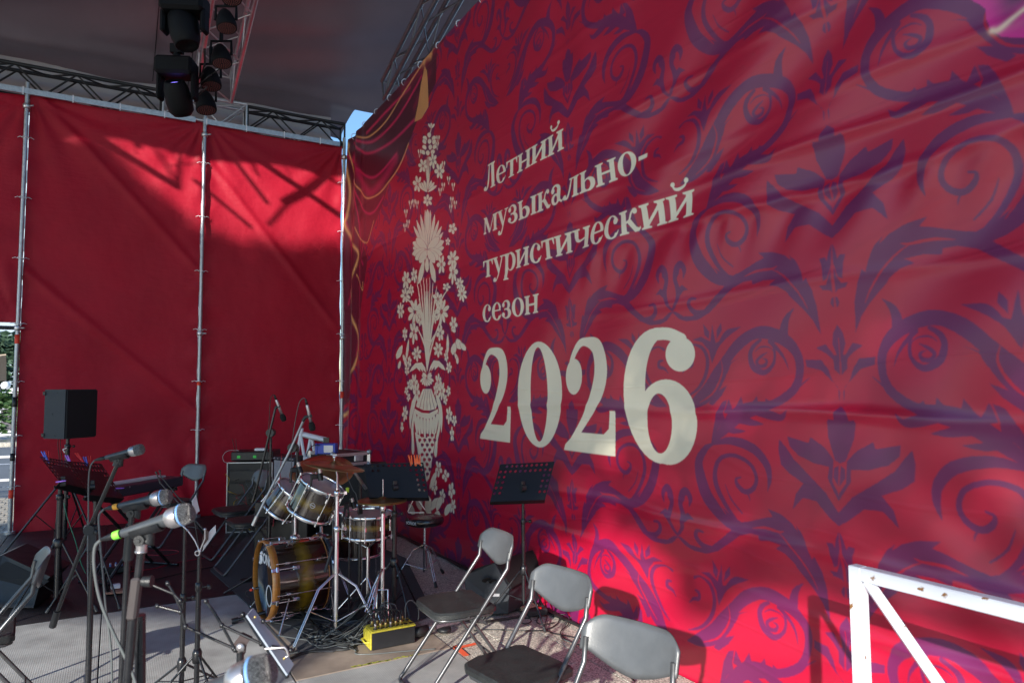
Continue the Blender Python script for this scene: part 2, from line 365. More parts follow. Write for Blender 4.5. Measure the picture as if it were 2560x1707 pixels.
tstroke([(895, 1120, 6), (985, 1060, 22), (1040, 960, 30), (1050, 850, 30), (1010, 770, 24), (935, 745, 12), (890, 770, 18)])
tstroke([(900, 850, 10), (932, 858, 22), (935, 895, 26), (895, 912, 18), (868, 950, 4)])
tpoly([(1016, 598), (1060, 655), (1058, 706), (1026, 680)]); tpoly([(1145, 590), (1152, 645), (1115, 708), (1114, 642)])
tpoly([(1080, 600), (1108, 735), (1165, 705), (1120, 790), (1085, 882), (1060, 790), (1010, 730), (940, 712), (1000, 690), (1070, 725)])
tstroke([(1125, 760, 14), (1190, 670, 44), (1292, 620, 4)])
tstroke([(1650, 1090, 4), (1720, 1020, 10), (1765, 980, 3)])
# column motifs on the axis
for pts in ([(335, 25), (300, 70), (294, 125), (262, 125), (270, 200), (312, 290), (345, 296), (420, 296)],):
    tpoly(pts, zTT)
tpoly([(380, 270), (430, 200), (510, 128), (522, 155), (648, 88), (640, 145), (590, 205), (500, 262), (405, 300), (412, 350), (350, 470), (352, 430), (385, 370), (382, 310)], zTT, 1)
tpoly([(350, 520), (420, 420), (540, 305), (620, 220), (660, 150), (702, 88), (715, 150), (708, 232), (655, 290), (560, 358), (612, 410), (630, 488), (560, 432), (475, 455), (400, 540), (352, 582)], zTT, 1)
tpoly([(350, 300), (375, 310), (380, 350), (352, 400)], zTT, 1)
tpoly([(352, 606), (376, 640), (386, 682), (396, 662), (426, 658), (414, 700), (410, 778), (390, 770), (352, 705)], zTT, 1)
tpoly([(352, 728), (385, 770), (400, 800), (434, 795), (420, 820), (382, 832), (355, 852)], zTT, 1)
tpoly([(360, 866), (382, 872), (390, 893), (382, 912), (360, 920)], zTT, 1)
tpoly([(372, 1004), (396, 1040), (406, 1095), (392, 1150), (404, 1150), (440, 1090), (488, 1105), (440, 1140), (412, 1172), (412, 1220), (374, 1252)], zTT, 1)
tpoly([(372, 1330), (428, 1270), (438, 1225), (470, 1168), (552, 1160), (552, 1200), (480, 1220), (400, 1310), (400, 1370), (372, 1376)], zTT, 1)
tpoly([(374, 1390), (400, 1425), (416, 1478), (462, 1472), (466, 1520), (430, 1600), (374, 1660)], zTT, 1)
tilef = tile.a
# --- full wall layers, 2x supersampled
SS = 2; CW, CH = IW * SS, IH * SS; K = PPM * SS
yy = -(np.arange(CW) + .5) / K; zv = (np.arange(CH) + .5) / K
anch_y = [-12.4, -10.35, -9.25, -8.16, -7.065, -5.965, -4.94, -3.99, -2.97, -1.98, -0.98, 0.0]; anch_p = [10, 8, 7, 6, 5, 4, 3, 2, 1, 0, -1, -2]
ph = np.interp(yy, anch_y, anch_p); uu = np.abs(((ph - 1) + 1) % 2 - 1)      # 0 on the M lines (odd), 1 on the columns (even)
cx = np.clip((uu * (TW - 1)).astype(int), 0, TW - 1); cz = ((zv * TS).astype(int)) % TH
dam = tilef[np.ix_(cz, cx)].reshape(IH, SS, IW, SS).mean((1, 3))
cr = Canvas(CW, CH)
def wpx(y, z): return (-y * K, z * K)
# lettering: glyphs in x-height units
def G_R(x0, y0, x1, y1, v=True): return ('p', [(x0, y0), (x1, y0), (x1, y1), (x0, y1)], v)
def G_P(p, v=True): return ('p', p, v)
def G_E(cx_, cy_, rx, ry, v=True): return ('e', (cx_, cy_, rx, ry), v)
def G_S(p, v=True): return ('s', p, v)
def stem(x, y0=0, y1=1, w_=.27, serif=.11):
    return [G_R(x, y0, x + w_, y1), G_P([(x - serif, y0), (x + w_ + serif, y0), (x + w_ + serif, y0 + .06), (x + w_, y0 + .1), (x, y0 + .1), (x - serif, y0 + .06)]),
            G_P([(x - serif, y1), (x + w_ + serif, y1), (x + w_ + serif, y1 - .06), (x + w_, y1 - .1), (x, y1 - .1), (x - serif, y1 - .06)])]
def el_leg(h): return [G_R(.42, h - .08, 1.1, h), G_S([(.58, h - .04, .09), (.52, h * .6, .12), (.45, h * .3, .14), (.33, .06, .12), (.18, .04, .1)]), G_E(.14, .12, .13, .13)]
soft = stem(.13) + [G_E(.66, .3, .4, .32), G_E(.56, .3, .2, .23, False), G_R(.13, 0, .4, 1), ]
ii = stem(.12) + stem(.86) + [G_P([(.36, .1), (.36, .3), (.92, .9), (.92, .7)])]
GL = {
    'н': (stem(.12) + stem(.86) + [G_R(.35, .45, .9, .55)], 1.27), 'и': (ii, 1.27),
    'й': (ii + [G_S([(.33, 1.42, .05), (.42, 1.24, .09), (.62, 1.18, .12), (.84, 1.26, .09), (.93, 1.42, .05)]), G_E(.36, 1.42, .09, .09), G_E(.93, 1.44, .09, .1)], 1.27),
    'о': ([G_E(.53, .5, .5, .52), G_E(.53, .5, .23, .46, False)], 1.07),
    'е': ([G_E(.5, .5, .47, .52), G_E(.52, .5, .22, .46, False), G_R(.62, .22, 1.1, .52, False), G_R(.25, .5, .95, .58), G_R(.74, .5, .95, .52), G_S([(.5, .0, .07), (.74, .06, .09), (.93, .27, .05)])], 1.0),
    'с': ([G_E(.5, .5, .47, .52), G_E(.54, .5, .24, .46, False), G_R(.6, .2, 1.1, .72, False), G_E(.76, .73, .14, .15), G_S([(.5, .0, .07), (.74, .06, .09), (.92, .27, .05)])], .98),
    'т': ([*stem(.38, serif=.13), G_R(.04, .92, 1.0, 1), G_P([(.02, 1), (.1, 1), (.16, .9), (.08, .66), (.03, .66)]), G_P([(1.02, 1), (.94, 1), (.88, .9), (.96, .66), (1.01, .66)])], 1.04),
    'л': (el_leg(1) + stem(.78), 1.2), 'Л': (el_leg(1.48) + stem(.78, 0, 1.48, .28), 1.22),
    'м': (stem(.1, w_=.09) + stem(1.08) + [G_P([(.02, 1), (.32, 1), (.72, .12), (.62, 0), (.56, 0)]), G_P([(.6, .0), (.68, .0), (1.12, 1), (1.04, 1)])], 1.47),
    'у': ([G_P([(.06, 1), (.36, 1), (.66, .2), (.52, .0)]), G_S([(.9, .97, .09), (.66, .3, .1), (.5, -.1, .1), (.36, -.34, .1), (.2, -.36, .08)]), G_E(.17, -.28, .13, .13), G_R(-.04, .93, .5, 1), G_R(.72, .93, 1.08, 1)], 1.04),
    'з': ([G_E(.45, .74, .36, .28), G_E(.38, .74, .19, .2, False), G_E(.46, .27, .42, .3), G_E(.38, .27, .22, .21, False), G_R(-.1, .34, .26, .68, False), G_E(.17, .77, .13, .12), G_E(.15, .22, .14, .13), G_R(.3, .48, .55, .55)], .93),
    'ь': (soft + [G_E(.56, .3, .16, .21, False)], 1.08), 'ы': (soft + [G_E(.56, .3, .16, .21, False)] + stem(1.24), 1.65),
    'к': (stem(.12) + [G_S([(.36, .48, .09), (.56, .55, .1), (.68, .8, .1), (.84, .95, .08)]), G_E(.9, .87, .12, .12), G_P([(.42, .52), (.66, .56), (.9, .2), (1.02, .14), (1.08, .2), (1.1, .12), (1.0, .0), (.8, .0)])], 1.12),
    'а': ([G_E(.44, .72, .36, .3), G_E(.4, .7, .16, .22, False), G_R(-.1, .35, .32, .6, False), G_R(.53, .08, .8, .74), G_E(.4, .27, .34, .29), G_E(.42, .27, .13, .18, False), G_R(.56, .1, .8, .6), G_E(.2, .74, .14, .13), G_S([(.8, .12, .12), (.92, .05, .1), (1.02, .12, .05)])], 1.02),
    'р': ([*stem(.14, -.48, 1), G_E(.7, .5, .42, .52), G_E(.6, .5, .22, .44, False), G_R(.14, -.4, .41, 1)], 1.15),
    'ч': (stem(.84) + [G_P([(.0, 1), (.5, 1), (.5, .93), (.0, .93)]), G_R(.12, .62, .38, 1), G_S([(.26, .62, .26), (.32, .5, .2), (.5, .42, .1), (.86, .5, .08)])], 1.24),
    '-': ([G_R(.08, .42, .58, .6)], .64),
    '2': ([G_S([(.10, .66, .06), (.11, .8, .06), (.22, .94, .07), (.34, .96, .08), (.5, .9, .15), (.56, .72, .18), (.5, .52, .16), (.32, .28, .09), (.1, .06, .06)]), G_E(.15, .66, .13, .16), G_P([(.0, 0), (.72, 0), (.74, .37), (.67, .37), (.65, .22), (.58, .17), (.2, .17), (.12, .12), (.02, .05)])], .78),
    '0': ([G_E(.38, .5, .37, .51), G_E(.38, .5, .14, .455, False)], .80),
    '6': ([G_E(.375, .5, .375, .51), G_E(.45, .52, .215, .415, False), G_R(.45, .3, .9, .8, False), G_E(.60, .80, .14, .125), G_S([(.36, .965, .09), (.5, .955, .09), (.62, .90, .10)]), G_E(.45, .305, .31, .315), G_E(.375, .29, .13, .225, False)], .78),
}
def word(txt, y0, y1, z0, xh):
    tot = sum(GL[c][1] for c in txt); k = abs(y1 - y0) / (tot - (.04 if txt[0] != '2' else .02)); x = 0
    for ch in txt:
        g, wd = GL[ch]
        h0 = cr.a; sub = Canvas(CW, CH) if False else None
        for kind, p, v in g:
            if kind == 'p': cr.poly([wpx(y0 - (x + a) * k, z0 + b * xh) for a, b in p], v)
            elif kind == 'e':
                a = wpx(y0 - (x + p[0]) * k, z0 + p[1] * xh); cr.ell(a[0], a[1], p[2] * k * K, p[3] * xh * K, v, 40)
            else: cr.stroke([(*wpx(y0 - (x + a) * k, z0 + b * xh), ww * (k + xh) / 2 * K) for a, b, ww in p], v, 10)
        x += wd
# --- cream bouquet: petals, buds, leaves, stems and the urn, in photo-survey points of the wall
def gw(x, y): return wpx(*ban(zG(x, y)))
def gp(pts, v=True): cr.poly([gw(*p) for p in pts], v)
def gs(pts, v=True, k=6):
    q = []
    for x, y, w_ in pts:
        a = gw(x, y); b = gw(x + 3, y); q.append((a[0], a[1], max(w_ * abs(b[0] - a[0]) / 3, 1.6)))
    cr.stroke(q, v, k)
def petal(cx_, cy_, ang, L, w_, aspect=1.0, v=True):
    ca, sa = math.cos(ang), math.sin(ang); out_ = []
    for t, s_ in ((0, 0), (.2, .32), (.5, .5), (.8, .44), (1, 0.08), (1, -.08), (.8, -.44), (.5, -.5), (.2, -.32)):
        a, b = t * L, s_ * w_; out_.append((cx_ + (a * ca - b * sa) * aspect, cy_ + a * sa + b * ca))
    if v:
        mx_ = sum(p[0] for p in out_) / 9; my_ = sum(p[1] for p in out_) / 9; gr = 1 + 4.5 / max(w_, 12)
        gp([(mx_ + (x - mx_) * gr, my_ + (y - my_) * (1 + 5 / L)) for x, y in out_], False)
    gp(out_, v)
def flower(x, y, rx, ry, n=6):
    x += rr.uniform(-2, 2); ph_ = rr.uniform(0, 6)
    for i in range(n):
        a = ph_ + i * 2 * math.pi / n; petal(x + math.cos(a) * rx * .14, y + math.sin(a) * ry * .12, a, ry * rr.uniform(.78, 1.0), ry * 4.4 / n * .72, rx / ry)
    cr.ell(*gw(x, y), 3.2, 3.2)
rr = random.Random(3)
def buds(x, y, n=3, s_=1):
    for i in range(n):
        dx = (i - (n - 1) / 2) * 15 * s_; petal(x + dx, y + 22 * s_ + abs(dx) * .8, -math.pi / 2 + dx * .012, 40 * s_, 13 * s_, .9)
    for i in range(n): gs([(x + (i - (n - 1) / 2) * 15 * s_, y + 24 * s_, 2.5), (x, y + 60 * s_, 3)])
for a in (-2.1, -1.57, -1.0): petal(715, 228, a, 46, 15)
gs([(715, 225, 4), (706, 270, 8)])
for (x, y, a) in ((700, 300, -1.6), (680, 320, -2.2), (722, 320, -1.0), (672, 350, -2.0), (700, 350, -1.5), (728, 352, -1.2), (676, 392, -2.2), (706, 395, -1.5), (730, 388, -1.0), (668, 430, -2.3), (690, 440, -1.6), (716, 430, -1.1)): petal(x, y, a, 42, 30)
for x, y in ((766, 320), (626, 430), (760, 370), (808, 520), (848, 640), (884, 690), (874, 800), (806, 690), (782, 730), (556, 830), (582, 820), (606, 830), (520, 900), (512, 1010), (536, 980), (868, 860), (902, 830)): buds(x, y - 30, 2, .9)
for f in ((652, 520, 36, 56, 6), (728, 478, 32, 60, 6), (776, 560, 36, 66, 6), (612, 662, 34, 66, 6), (686, 790, 36, 50, 6), (880, 1010, 34, 46, 5), (846, 1112, 18, 30, 5)): flower(*f)
for a in (-2.6, -2.25, -1.95, -1.57, -1.2, -.9, -.55): petal(688, 725, a, 100, 24, .8)
for x0 in (684, 692, 700, 676, 712, 668): gs([(x0, 440 + abs(x0 - 690) * 2, 3), (690 + (x0 - 690) * .3, 640, 5)])
for i, dx in enumerate((-75, -52, -30, -10, 10, 30, 52, 75, 98)):     # the central tulip fan
    petal(688 + dx * .25, 1190, -math.pi / 2 + dx * .0068, 340 - abs(dx) * 1.5, 30, .8)
petal(686, 1060, -math.pi / 2, 200, 46, .8)
for a, L in ((-3.05, 120), (-2.75, 130), (-2.45, 120), (-.1, 140), (-.4, 150), (-.7, 130), (2.9, 130), (2.55, 120), (.25, 130), (.6, 120), (2.2, 110), (.95, 110)): petal(684, 1175, a, L * 1.15, 62, .82)
petal(660, 1250, 1.85, 200, 46, .8); petal(706, 1250, 1.3, 190, 50, .8); petal(682, 1230, 1.57, 120, 40, .8)
for f in ((796, 1290, 34, 72, 6), (884, 1250, 44, 74, 7), (892, 1350, 36, 96, 7), (940, 1440, 32, 56, 7), (962, 1520, 38, 62, 8), (838, 1466, 32, 32, 5), (516, 1410, 34, 76, 6), (580, 1375, 28, 60, 6), (508, 1530, 36, 66, 7), (556, 1490, 22, 46, 6), (770, 1560, 40, 60, 6),
          (472, 1650, 28, 66, 7), (582, 1660, 56, 110, 8), (628, 1720, 24, 54, 6), (800, 1660, 58, 110, 9), (740, 1700, 22, 56, 6), (788, 1830, 32, 70, 6), (576, 1820, 34, 90, 6), (894, 1760, 30, 66, 6), (502, 1832, 20, 54, 6), (600, 1990, 36, 60, 7), (772, 1958, 40, 62, 7), (838, 2010, 18, 50, 6), (856, 2098, 24, 48, 6), (542, 2050, 18, 50, 6), (522, 2118, 18, 42, 6)): flower(*f)
for x, y, a, L, w_ in ((880, 1800, .4, 40, 30), (850, 1830, 1.6, 160, 26), (535, 1870, 1.7, 160, 24), (920, 1870, 1.2, 90, 60), (905, 1900, 1.8, 100, 50), (945, 1900, .9, 80, 40), (485, 1920, 2.0, 120, 46), (490, 1990, 1.2, 90, 30), (900, 1980, 1.1, 80, 28), (920, 2010, 1.5, 60, 24), (470, 2040, 1.8, 70, 26), (500, 2040, 1.1, 60, 22)): petal(x, y, a, L, w_, .85)
for xt, yt, xm in ((600, 1400, 640), (630, 1420, 655), (655, 1390, 668), (680, 1400, 682), (706, 1390, 700), (730, 1430, 712), (760, 1460, 728), (575, 1640, 650), (800, 1700, 720), (520, 1560, 640), (850, 1480, 740), (690, 1500, 688), (672, 1500, 676), (610, 1800, 664), (770, 1800, 702)):
    gs([(xt, yt, 4), (xm, 1700 if yt < 1650 else 1930, 10), (682, 2120, 5)])
gp([(540, 2133), (560, 2095), (590, 2062), (640, 2056), (668, 2100), (674, 2140), (648, 2110), (652, 2135), (625, 2105), (628, 2130), (598, 2098), (572, 2118)])
gp([(830, 2120), (812, 2080), (778, 2045), (735, 2040), (706, 2090), (694, 2140), (720, 2098), (716, 2125), (744, 2090), (742, 2118), (772, 2088), (800, 2108)])
for a in (-2.9, -2.5, -.65, -.25, 2.6, 2.2, 1.85, 1.57, 1.25, .9, .5): petal(681, 2170, a, 74 if a > 0 else 50, 26, .85)
for f in ((578, 2220, 30, 80, 7), (600, 2290, 28, 76, 6), (545, 2230, 18, 40, 5), (772, 2210, 26, 76, 6), (800, 2280, 30, 80, 7), (750, 2270, 18, 64, 6), (850, 2280, 18, 44, 5), (522, 2278, 16, 34, 5), (826, 2350, 18, 40, 5), (540, 2330, 14, 34, 5)): flower(*f)
gp([(650, 2264), (716, 2264), (762, 2385), (750, 2420), (704, 2433), (655, 2430), (600, 2405), (598, 2390)])
for k in range(5): gs([(662 + k * 11, 2268, 2), (622 + k * 30, 2425, 3)], False)
gp([(585, 2418), (640, 2450), (700, 2455), (766, 2420), (768, 2445), (720, 2490), (680, 2500), (625, 2482), (582, 2445)])
for k in range(8):
    x = 588 + k * 25; e = 2600 + 40 * math.sin(math.pi * (k + .5) / 8); y0 = 2465 + 45 * math.sin(math.pi * (k + .5) / 8)
    gs([(x, y0, 22), (x + (680 - x) * .12, (y0 + e) / 2, 21), (x + (680 - x) * .2, e - 12, 14)])
gs([(594, 2330, 20), (572, 2400, 26), (556, 2480, 20), (552, 2570, 5)]); gs([(584, 2440, 10), (570, 2560, 16), (574, 2650, 16), (574, 2740, 22), (576, 2765, 4)])
gs([(762, 2330, 20), (782, 2400, 26), (792, 2490, 22), (792, 2600, 5)]); gs([(776, 2440, 10), (776, 2560, 16), (756, 2660, 16), (748, 2760, 24), (752, 2790, 4)])
gp([(590, 2600), (640, 2640), (680, 2646), (745, 2600), (735, 2720), (716, 2860), (700, 2960), (682, 2990), (664, 2970), (640, 2880), (612, 2760)])
for r_ in range(9):
    for c_ in range(4):
        y = 2625 + r_ * 38; x = 606 + c_ * 38 + (19 if r_ % 2 else 0)
        if abs(x - 680) < 70 - r_ * 6.5:
            gs([(x - 9, y, 8), (x + 9, y, 8)], False, 2); gs([(x, y - 12, 7), (x, y + 12, 7)], False, 2)
for f in ((510, 2455, 22, 66, 6), (490, 2560, 12, 46, 5), (852, 2470, 26, 70, 6), (896, 2510, 20, 46, 5), (876, 2620, 16, 60, 5), (770, 2888, 26, 62, 5), (824, 2945, 26, 50, 4), (866, 3060, 26, 70, 5), (740, 3030, 24, 60, 5), (800, 3100, 24, 60, 5), (600, 3000, 26, 60, 5), (640, 3080, 30, 60, 6), (880, 3180, 24, 60, 6)): flower(*f)
for x, y, a, L, w_ in ((706, 3050, -1.2, 150, 40), (700, 3220, -.9, 130, 60), (760, 3220, -1.3, 120, 50), (640, 3220, -1.9, 130, 60), (690, 3250, -1.57, 150, 60), (820, 3260, -1.1, 110, 50), (590, 3260, -2.1, 110, 50), (740, 3320, -1.2, 110, 60), (660, 3320, -1.8, 110, 60)): petal(x, y, a, L, w_, .85)
for a in (1.2, 1.45, 1.7, 1.95): gs([(700, 3120, 5), (700 + math.cos(a) * 60, 3120 + math.sin(a) * 200, 12)])
bouq = cr.a; cr = Canvas(CW, CH)
word('Летний', -4.568, -5.905, 3.526, .156); word('музыкально-', -4.557, -6.845, 3.118, .156)
word('туристический', -4.544, -7.253, 2.709, .156); word('сезон', -4.528, -5.49, 2.298, .156)
word('2', -4.455, -5.075, 1.222, .83); word('0', -5.17, -5.835, 1.222, .83); word('2', -5.86, -6.50, 1.222, .83); word('6', -6.575, -7.235, 1.222, .83)
cream_c = cr.down(SS); cr = Canvas(CW, CH); cr.a = bouq; bouq_c = cr.down(SS)
del cr, bouq
img = np.empty((IH, IW, 3), np.float32)
RED = np.array([0.47, 0.003, 0.034]); DAM = np.array([0.165, 0.012, 0.085]); CRM = np.array([0.86, 0.78, 0.58])
img[:] = RED; img += dam[..., None] * (DAM - RED)
# gold rope, velvet swag and tassel printed at the far top corner; one more swag at the near top corner
PX = -(-(np.arange(IW) + .5) / PPM)[None, :] * 1.0; PZ = ((np.arange(IH) + .5) / PPM)[:, None]
def dist(pts, f, k=10):
    q = curve_pts([(-ban(f(*p))[0], ban(f(*p))[1], 0) for p in pts], k); best = None
    xs = [v.x for v in q]; zs = [v.y for v in q]; m = .35
    i0, i1 = max(int((min(xs) - m) * PPM), 0), min(int((max(xs) + m) * PPM), IW); j0, j1 = max(int((min(zs) - m) * PPM), 0), min(int((max(zs) + m) * PPM), IH)
    if i1 <= i0 or j1 <= j0: return None
    X = PX[:, i0:i1]; Z = PZ[j0:j1]; D = np.full((j1 - j0, i1 - i0), 9.0)
    for a, b in zip(q[:-1], q[1:]):
        dx, dz = b.x - a.x, b.y - a.y; L2 = dx * dx + dz * dz + 1e-12
        t = np.clip(((X - a.x) * dx + (Z - a.y) * dz) / L2, 0, 1); D = np.minimum(D, np.hypot(X - a.x - t * dx, Z - a.y - t * dz))
    return (slice(j0, j1), slice(i0, i1)), D
def pmask(pts, f):
    c = Canvas(IW, IH); c.poly([(-ban(f(*p))[0] * PPM, ban(f(*p))[1] * PPM) for p in pts]); return c.a
def ridge(mask, pts, f, w_, col, amt, k=10):
    r = dist(pts, f, k)
    if r is None: return
    sl_, D = r; g = np.exp(-(D / w_) ** 2) * amt
    if mask is not None: g = g * mask[sl_]
    img[sl_] = img[sl_] * (1 - g[..., None]) + np.array(col) * g[..., None]
VD = (0.085, 0.007, 0.022); VH = (0.62, 0.015, 0.10); VM = (0.28, 0.01, 0.045)
sw = pmask([(1180, 1230), (1100, 1130), (1330, 1080), (1700, 700), (2110, 200), (2060, 330), (1990, 430), (1980, 700), (1930, 800), (1830, 1000), (1770, 1160), (1700, 1340), (1570, 1570), (1480, 1680), (1420, 1800), (1340, 1850), (1290, 1790), (1240, 1640), (1190, 1450)], zT)
lo = pmask([(0, 380), (80, 420), (130, 620), (190, 770), (330, 730), (390, 640), (340, 800), (250, 1020), (215, 1115), (170, 1110), (215, 1250), (185, 1490), (150, 1800), (110, 2100), (60, 2350), (0, 2450), (-40, 1500)], zG)
img[lo] = (0.14, 0.009, 0.03); img[sw] = VD
for pts in ([(1300, 1180), (1450, 1190), (1650, 1000), (1860, 640)], [(1280, 1200), (1400, 1290), (1600, 1200), (1800, 1010)], [(1240, 1290), (1320, 1420), (1460, 1490), (1650, 1300)], [(1400, 1120), (1600, 900), (1760, 740)]): ridge(sw, pts, zT, .022, VH, 1)
ridge(sw, [(1280, 1330), (1400, 1600), (1500, 1560), (1650, 1330)], zT, .07, VH, .7); ridge(sw, [(1700, 760), (1900, 520), (2040, 300)], zT, .06, VM, .9); ridge(sw, [(1800, 900), (1930, 620)], zT, .05, VM, .7)
for pts in ([(100, 640), (180, 860), (260, 880), (340, 760)], [(110, 700), (140, 900), (160, 1180)], [(60, 900), (90, 1300), (60, 1600)], [(180, 1150), (165, 1240), (180, 1290)], [(150, 1300), (150, 1700), (120, 2000)]): ridge(lo, pts, zG, .02, VH, .95)
ROPE = (0.80, 0.38, 0.14); ROPE2 = (0.85, 0.45, 0.17)
ridge(None, [(1320, 1150), (1420, 1150), (1560, 1020), (1720, 760), (1880, 520), (2110, 220)], zT, .013, ROPE, 1)
ridge(None, [(75, 400), (110, 620), (170, 730), (215, 772), (300, 738), (380, 650), (470, 520), (540, 345)], zG, .013, ROPE, 1)
ridge(None, [(125, 1000), (150, 1080), (195, 1118), (220, 1100), (262, 950)], zG, .011, ROPE, 1); ridge(None, [(130, 1370), (160, 1450), (182, 1492), (180, 1430)], zG, .011, ROPE, 1)
ridge(None, [(40, 330), (75, 360), (60, 450), (80, 700), (70, 900), (60, 980), (90, 1100), (140, 1200), (120, 1330), (80, 1480), (85, 1640), (140, 1880), (110, 2080), (75, 2170), (72, 2330), (60, 2420), (35, 2470)], zG, .028, ROPE2, .95)
tas = pmask([(1885, 560), (1905, 600), (1912, 700), (1918, 900), (1860, 1000), (1800, 1030), (1830, 880), (1855, 700)], zT); img[tas] = ROPE
ridge(None, [(1880, 520), (1900, 470), (1935, 465)], zT, .05, ROPE, 1)
gx = (np.sin(PX * 260) * .5 + .5) * np.ones_like(PZ); img[tas] *= (.55 + .6 * gx[tas])[:, None]
c0 = pmask([(2330, -220), (2395, -60), (2425, 0), (2450, 14), (2462, 24), (2461, 45), (2475, 75), (2500, 92), (2530, 95), (2620, 97), (2700, 60), (2760, -60), (2800, -400), (2500, -500)], lambda x, y: (x, y))
img[c0] = (0.03, 0.03, 0.055); idf = lambda x, y: (x, y)
ridge(c0, [(2430, 0), (2455, 20), (2468, 60), (2500, 90), (2600, 92)], idf, .075, (0.70, 0.02, 0.26), .95); ridge(c0, [(2560, 30), (2640, -20)], idf, .05, (0.70, 0.02, 0.26), .8); ridge(None, [(2478, 78), (2500, 72), (2560, 22), (2620, -20)], idf, .012, (0.85, 0.6, 0.45), 1)
for lay in (bouq_c, cream_c): img += lay[..., None] * (CRM - img)
px = np.ones((IH, IW, 4), np.float32); px[..., :3] = np.clip(img, 0, 1)
bimg = bpy.data.images.new('banner_print', IW, IH, float_buffer=True); bimg.colorspace_settings.name = 'Linear Rec.709' if 'Linear Rec.709' in [i.name for i in bpy.types.ColorManagedInputColorspaceSettings.bl_rna.properties['name'].enum_items] else bimg.colorspace_settings.name
bimg.pixels.foreach_set(px.ravel()); bimg.update()
del px, img, dam
# ------------------------------------------------------------------ banner wall (plane x = 0), wrinkled vinyl
WALL_H = 5.43
def fold(y, z):
    d = 0.0; g = min(max((-y - 4.2) / 4.0, 0), 1)
    for zc, a, sl_ in ((2.66, .011, .01), (2.88, .012, .0), (3.54, .010, .01), (3.08, .006, -.02), (1.55, .010, .0), (0.90, .012, .01), (0.60, .012, .02), (2.2, .006, .0), (4.3, .008, .02)):
        t = (z - zc - sl_ * math.sin(y * 1.7) - .012 * math.sin(y * 3.1 + zc * 9)) / .026
        d += 1.7 * a * (.25 + .75 * g) * math.exp(-t * t) * (1 if t > 0 else .9) * (.7 + .3 * math.sin(y * 2.3 + zc * 5))
    p = y * .72 + z * .9
    d += .030 * g * math.sin(p * 7.5 + 1.4 * math.sin(z * 2.1)) * (0.35 + .65 * math.sin(z * 1.3 + y * .8) ** 2)
    d += .011 * g * math.sin((y * .9 - z * .55) * 15 + 2 * math.sin(z * 3)) * max(0, math.sin(y * 1.3 + z * .7)) ** 2
    if z < 2.66: d += .011 * g * math.exp(-((2.66 - z) / .22) ** 2) * math.sin(y * 24 + z * 10 + math.sin(y * 5)) * (1 - math.exp(-((2.66 - z) / .03)))
    h = min(max((1.4 - z) / 1.4, 0), 1)
    d += .028 * h * g * math.sin((y * .5 + z) * 8.5 + math.sin(y * 3)) + .006 * h * math.sin(z * 22 + y * 4)
    e = max(0, 1 + y / 1.0) if y > -1 else 0
    d += .035 * e * math.sin(y * 15 + z * .8) + .02 * e * math.sin(z * 1.7 + 1)
    d += .007 * math.sin(y * 2.1 + .5) * math.sin(z * 1.9)
    return d
mb = MB(); NY, NZ = 620, 330; vs_ = []; fs = []
for j in range(NZ + 1):
    for i in range(NY + 1):
        y = -0.02 - (BL - .04) * i / NY; z = -.02 + (WALL_H + .02) * j / NZ
        vs_.append((-fold(y, z), y, z))
fs = [(j * (NY + 1) + i, j * (NY + 1) + i + 1, (j + 1) * (NY + 1) + i + 1, (j + 1) * (NY + 1) + i) for j in range(NZ) for i in range(NY)]
mb.add(vs_, fs, True)
bm = bpy.data.materials.new('banner_vinyl'); bm.use_nodes = True; n, l, b = nodes_of(bm)
tc = n.new('ShaderNodeTexCoord'); sx = n.new('ShaderNodeSeparateXYZ'); l.new(tc.outputs['Object'], sx.inputs[0])
mu = n.new('ShaderNodeMath'); mu.operation = 'DIVIDE'; mu.inputs[1].default_value = -BL; l.new(sx.outputs['Y'], mu.inputs[0])
mv = n.new('ShaderNodeMath'); mv.operation = 'DIVIDE'; mv.inputs[1].default_value = BH; l.new(sx.outputs['Z'], mv.inputs[0])
cx_ = n.new('ShaderNodeCombineXYZ'); l.new(mu.outputs[0], cx_.inputs[0]); l.new(mv.outputs[0], cx_.inputs[1])
ti = n.new('ShaderNodeTexImage'); ti.image = bimg; ti.extension = 'EXTEND'; ti.interpolation = 'Cubic'; l.new(cx_.outputs[0], ti.inputs['Vector'])
wv = n.new('ShaderNodeTexNoise'); wv.inputs['Scale'].default_value = 3; wv.inputs['Detail'].default_value = 5; l.new(tc.outputs['Object'], wv.inputs['Vector'])
mr = n.new('ShaderNodeMapRange'); mr.inputs['To Min'].default_value = .9; mr.inputs['To Max'].default_value = 1.08; l.new(wv.outputs['Fac'], mr.inputs['Value'])
sc_ = n.new('ShaderNodeVectorMath'); sc_.operation = 'SCALE'; l.new(ti.outputs['Color'], sc_.inputs[0]); l.new(mr.outputs[0], sc_.inputs['Scale']); l.new(sc_.outputs[0], b.inputs['Base Color'])
b.inputs['Roughness'].default_value = .5; b.inputs['Specular IOR Level'].default_value = .25; b.inputs['Coat Weight'].default_value = .8; b.inputs['Coat Roughness'].default_value = .30; b.inputs['Coat IOR'].default_value = 1.62
mp = n.new('ShaderNodeMapping'); mp.inputs['Scale'].default_value = (1, .35, 1); mp.inputs['Rotation'].default_value = (R_(35), 0, 0); l.new(tc.outputs['Object'], mp.inputs[0])
n2 = n.new('ShaderNodeTexNoise'); n2.inputs['Scale'].default_value = 5; n2.inputs['Detail'].default_value = 3; l.new(mp.outputs[0], n2.inputs['Vector'])
prev = None
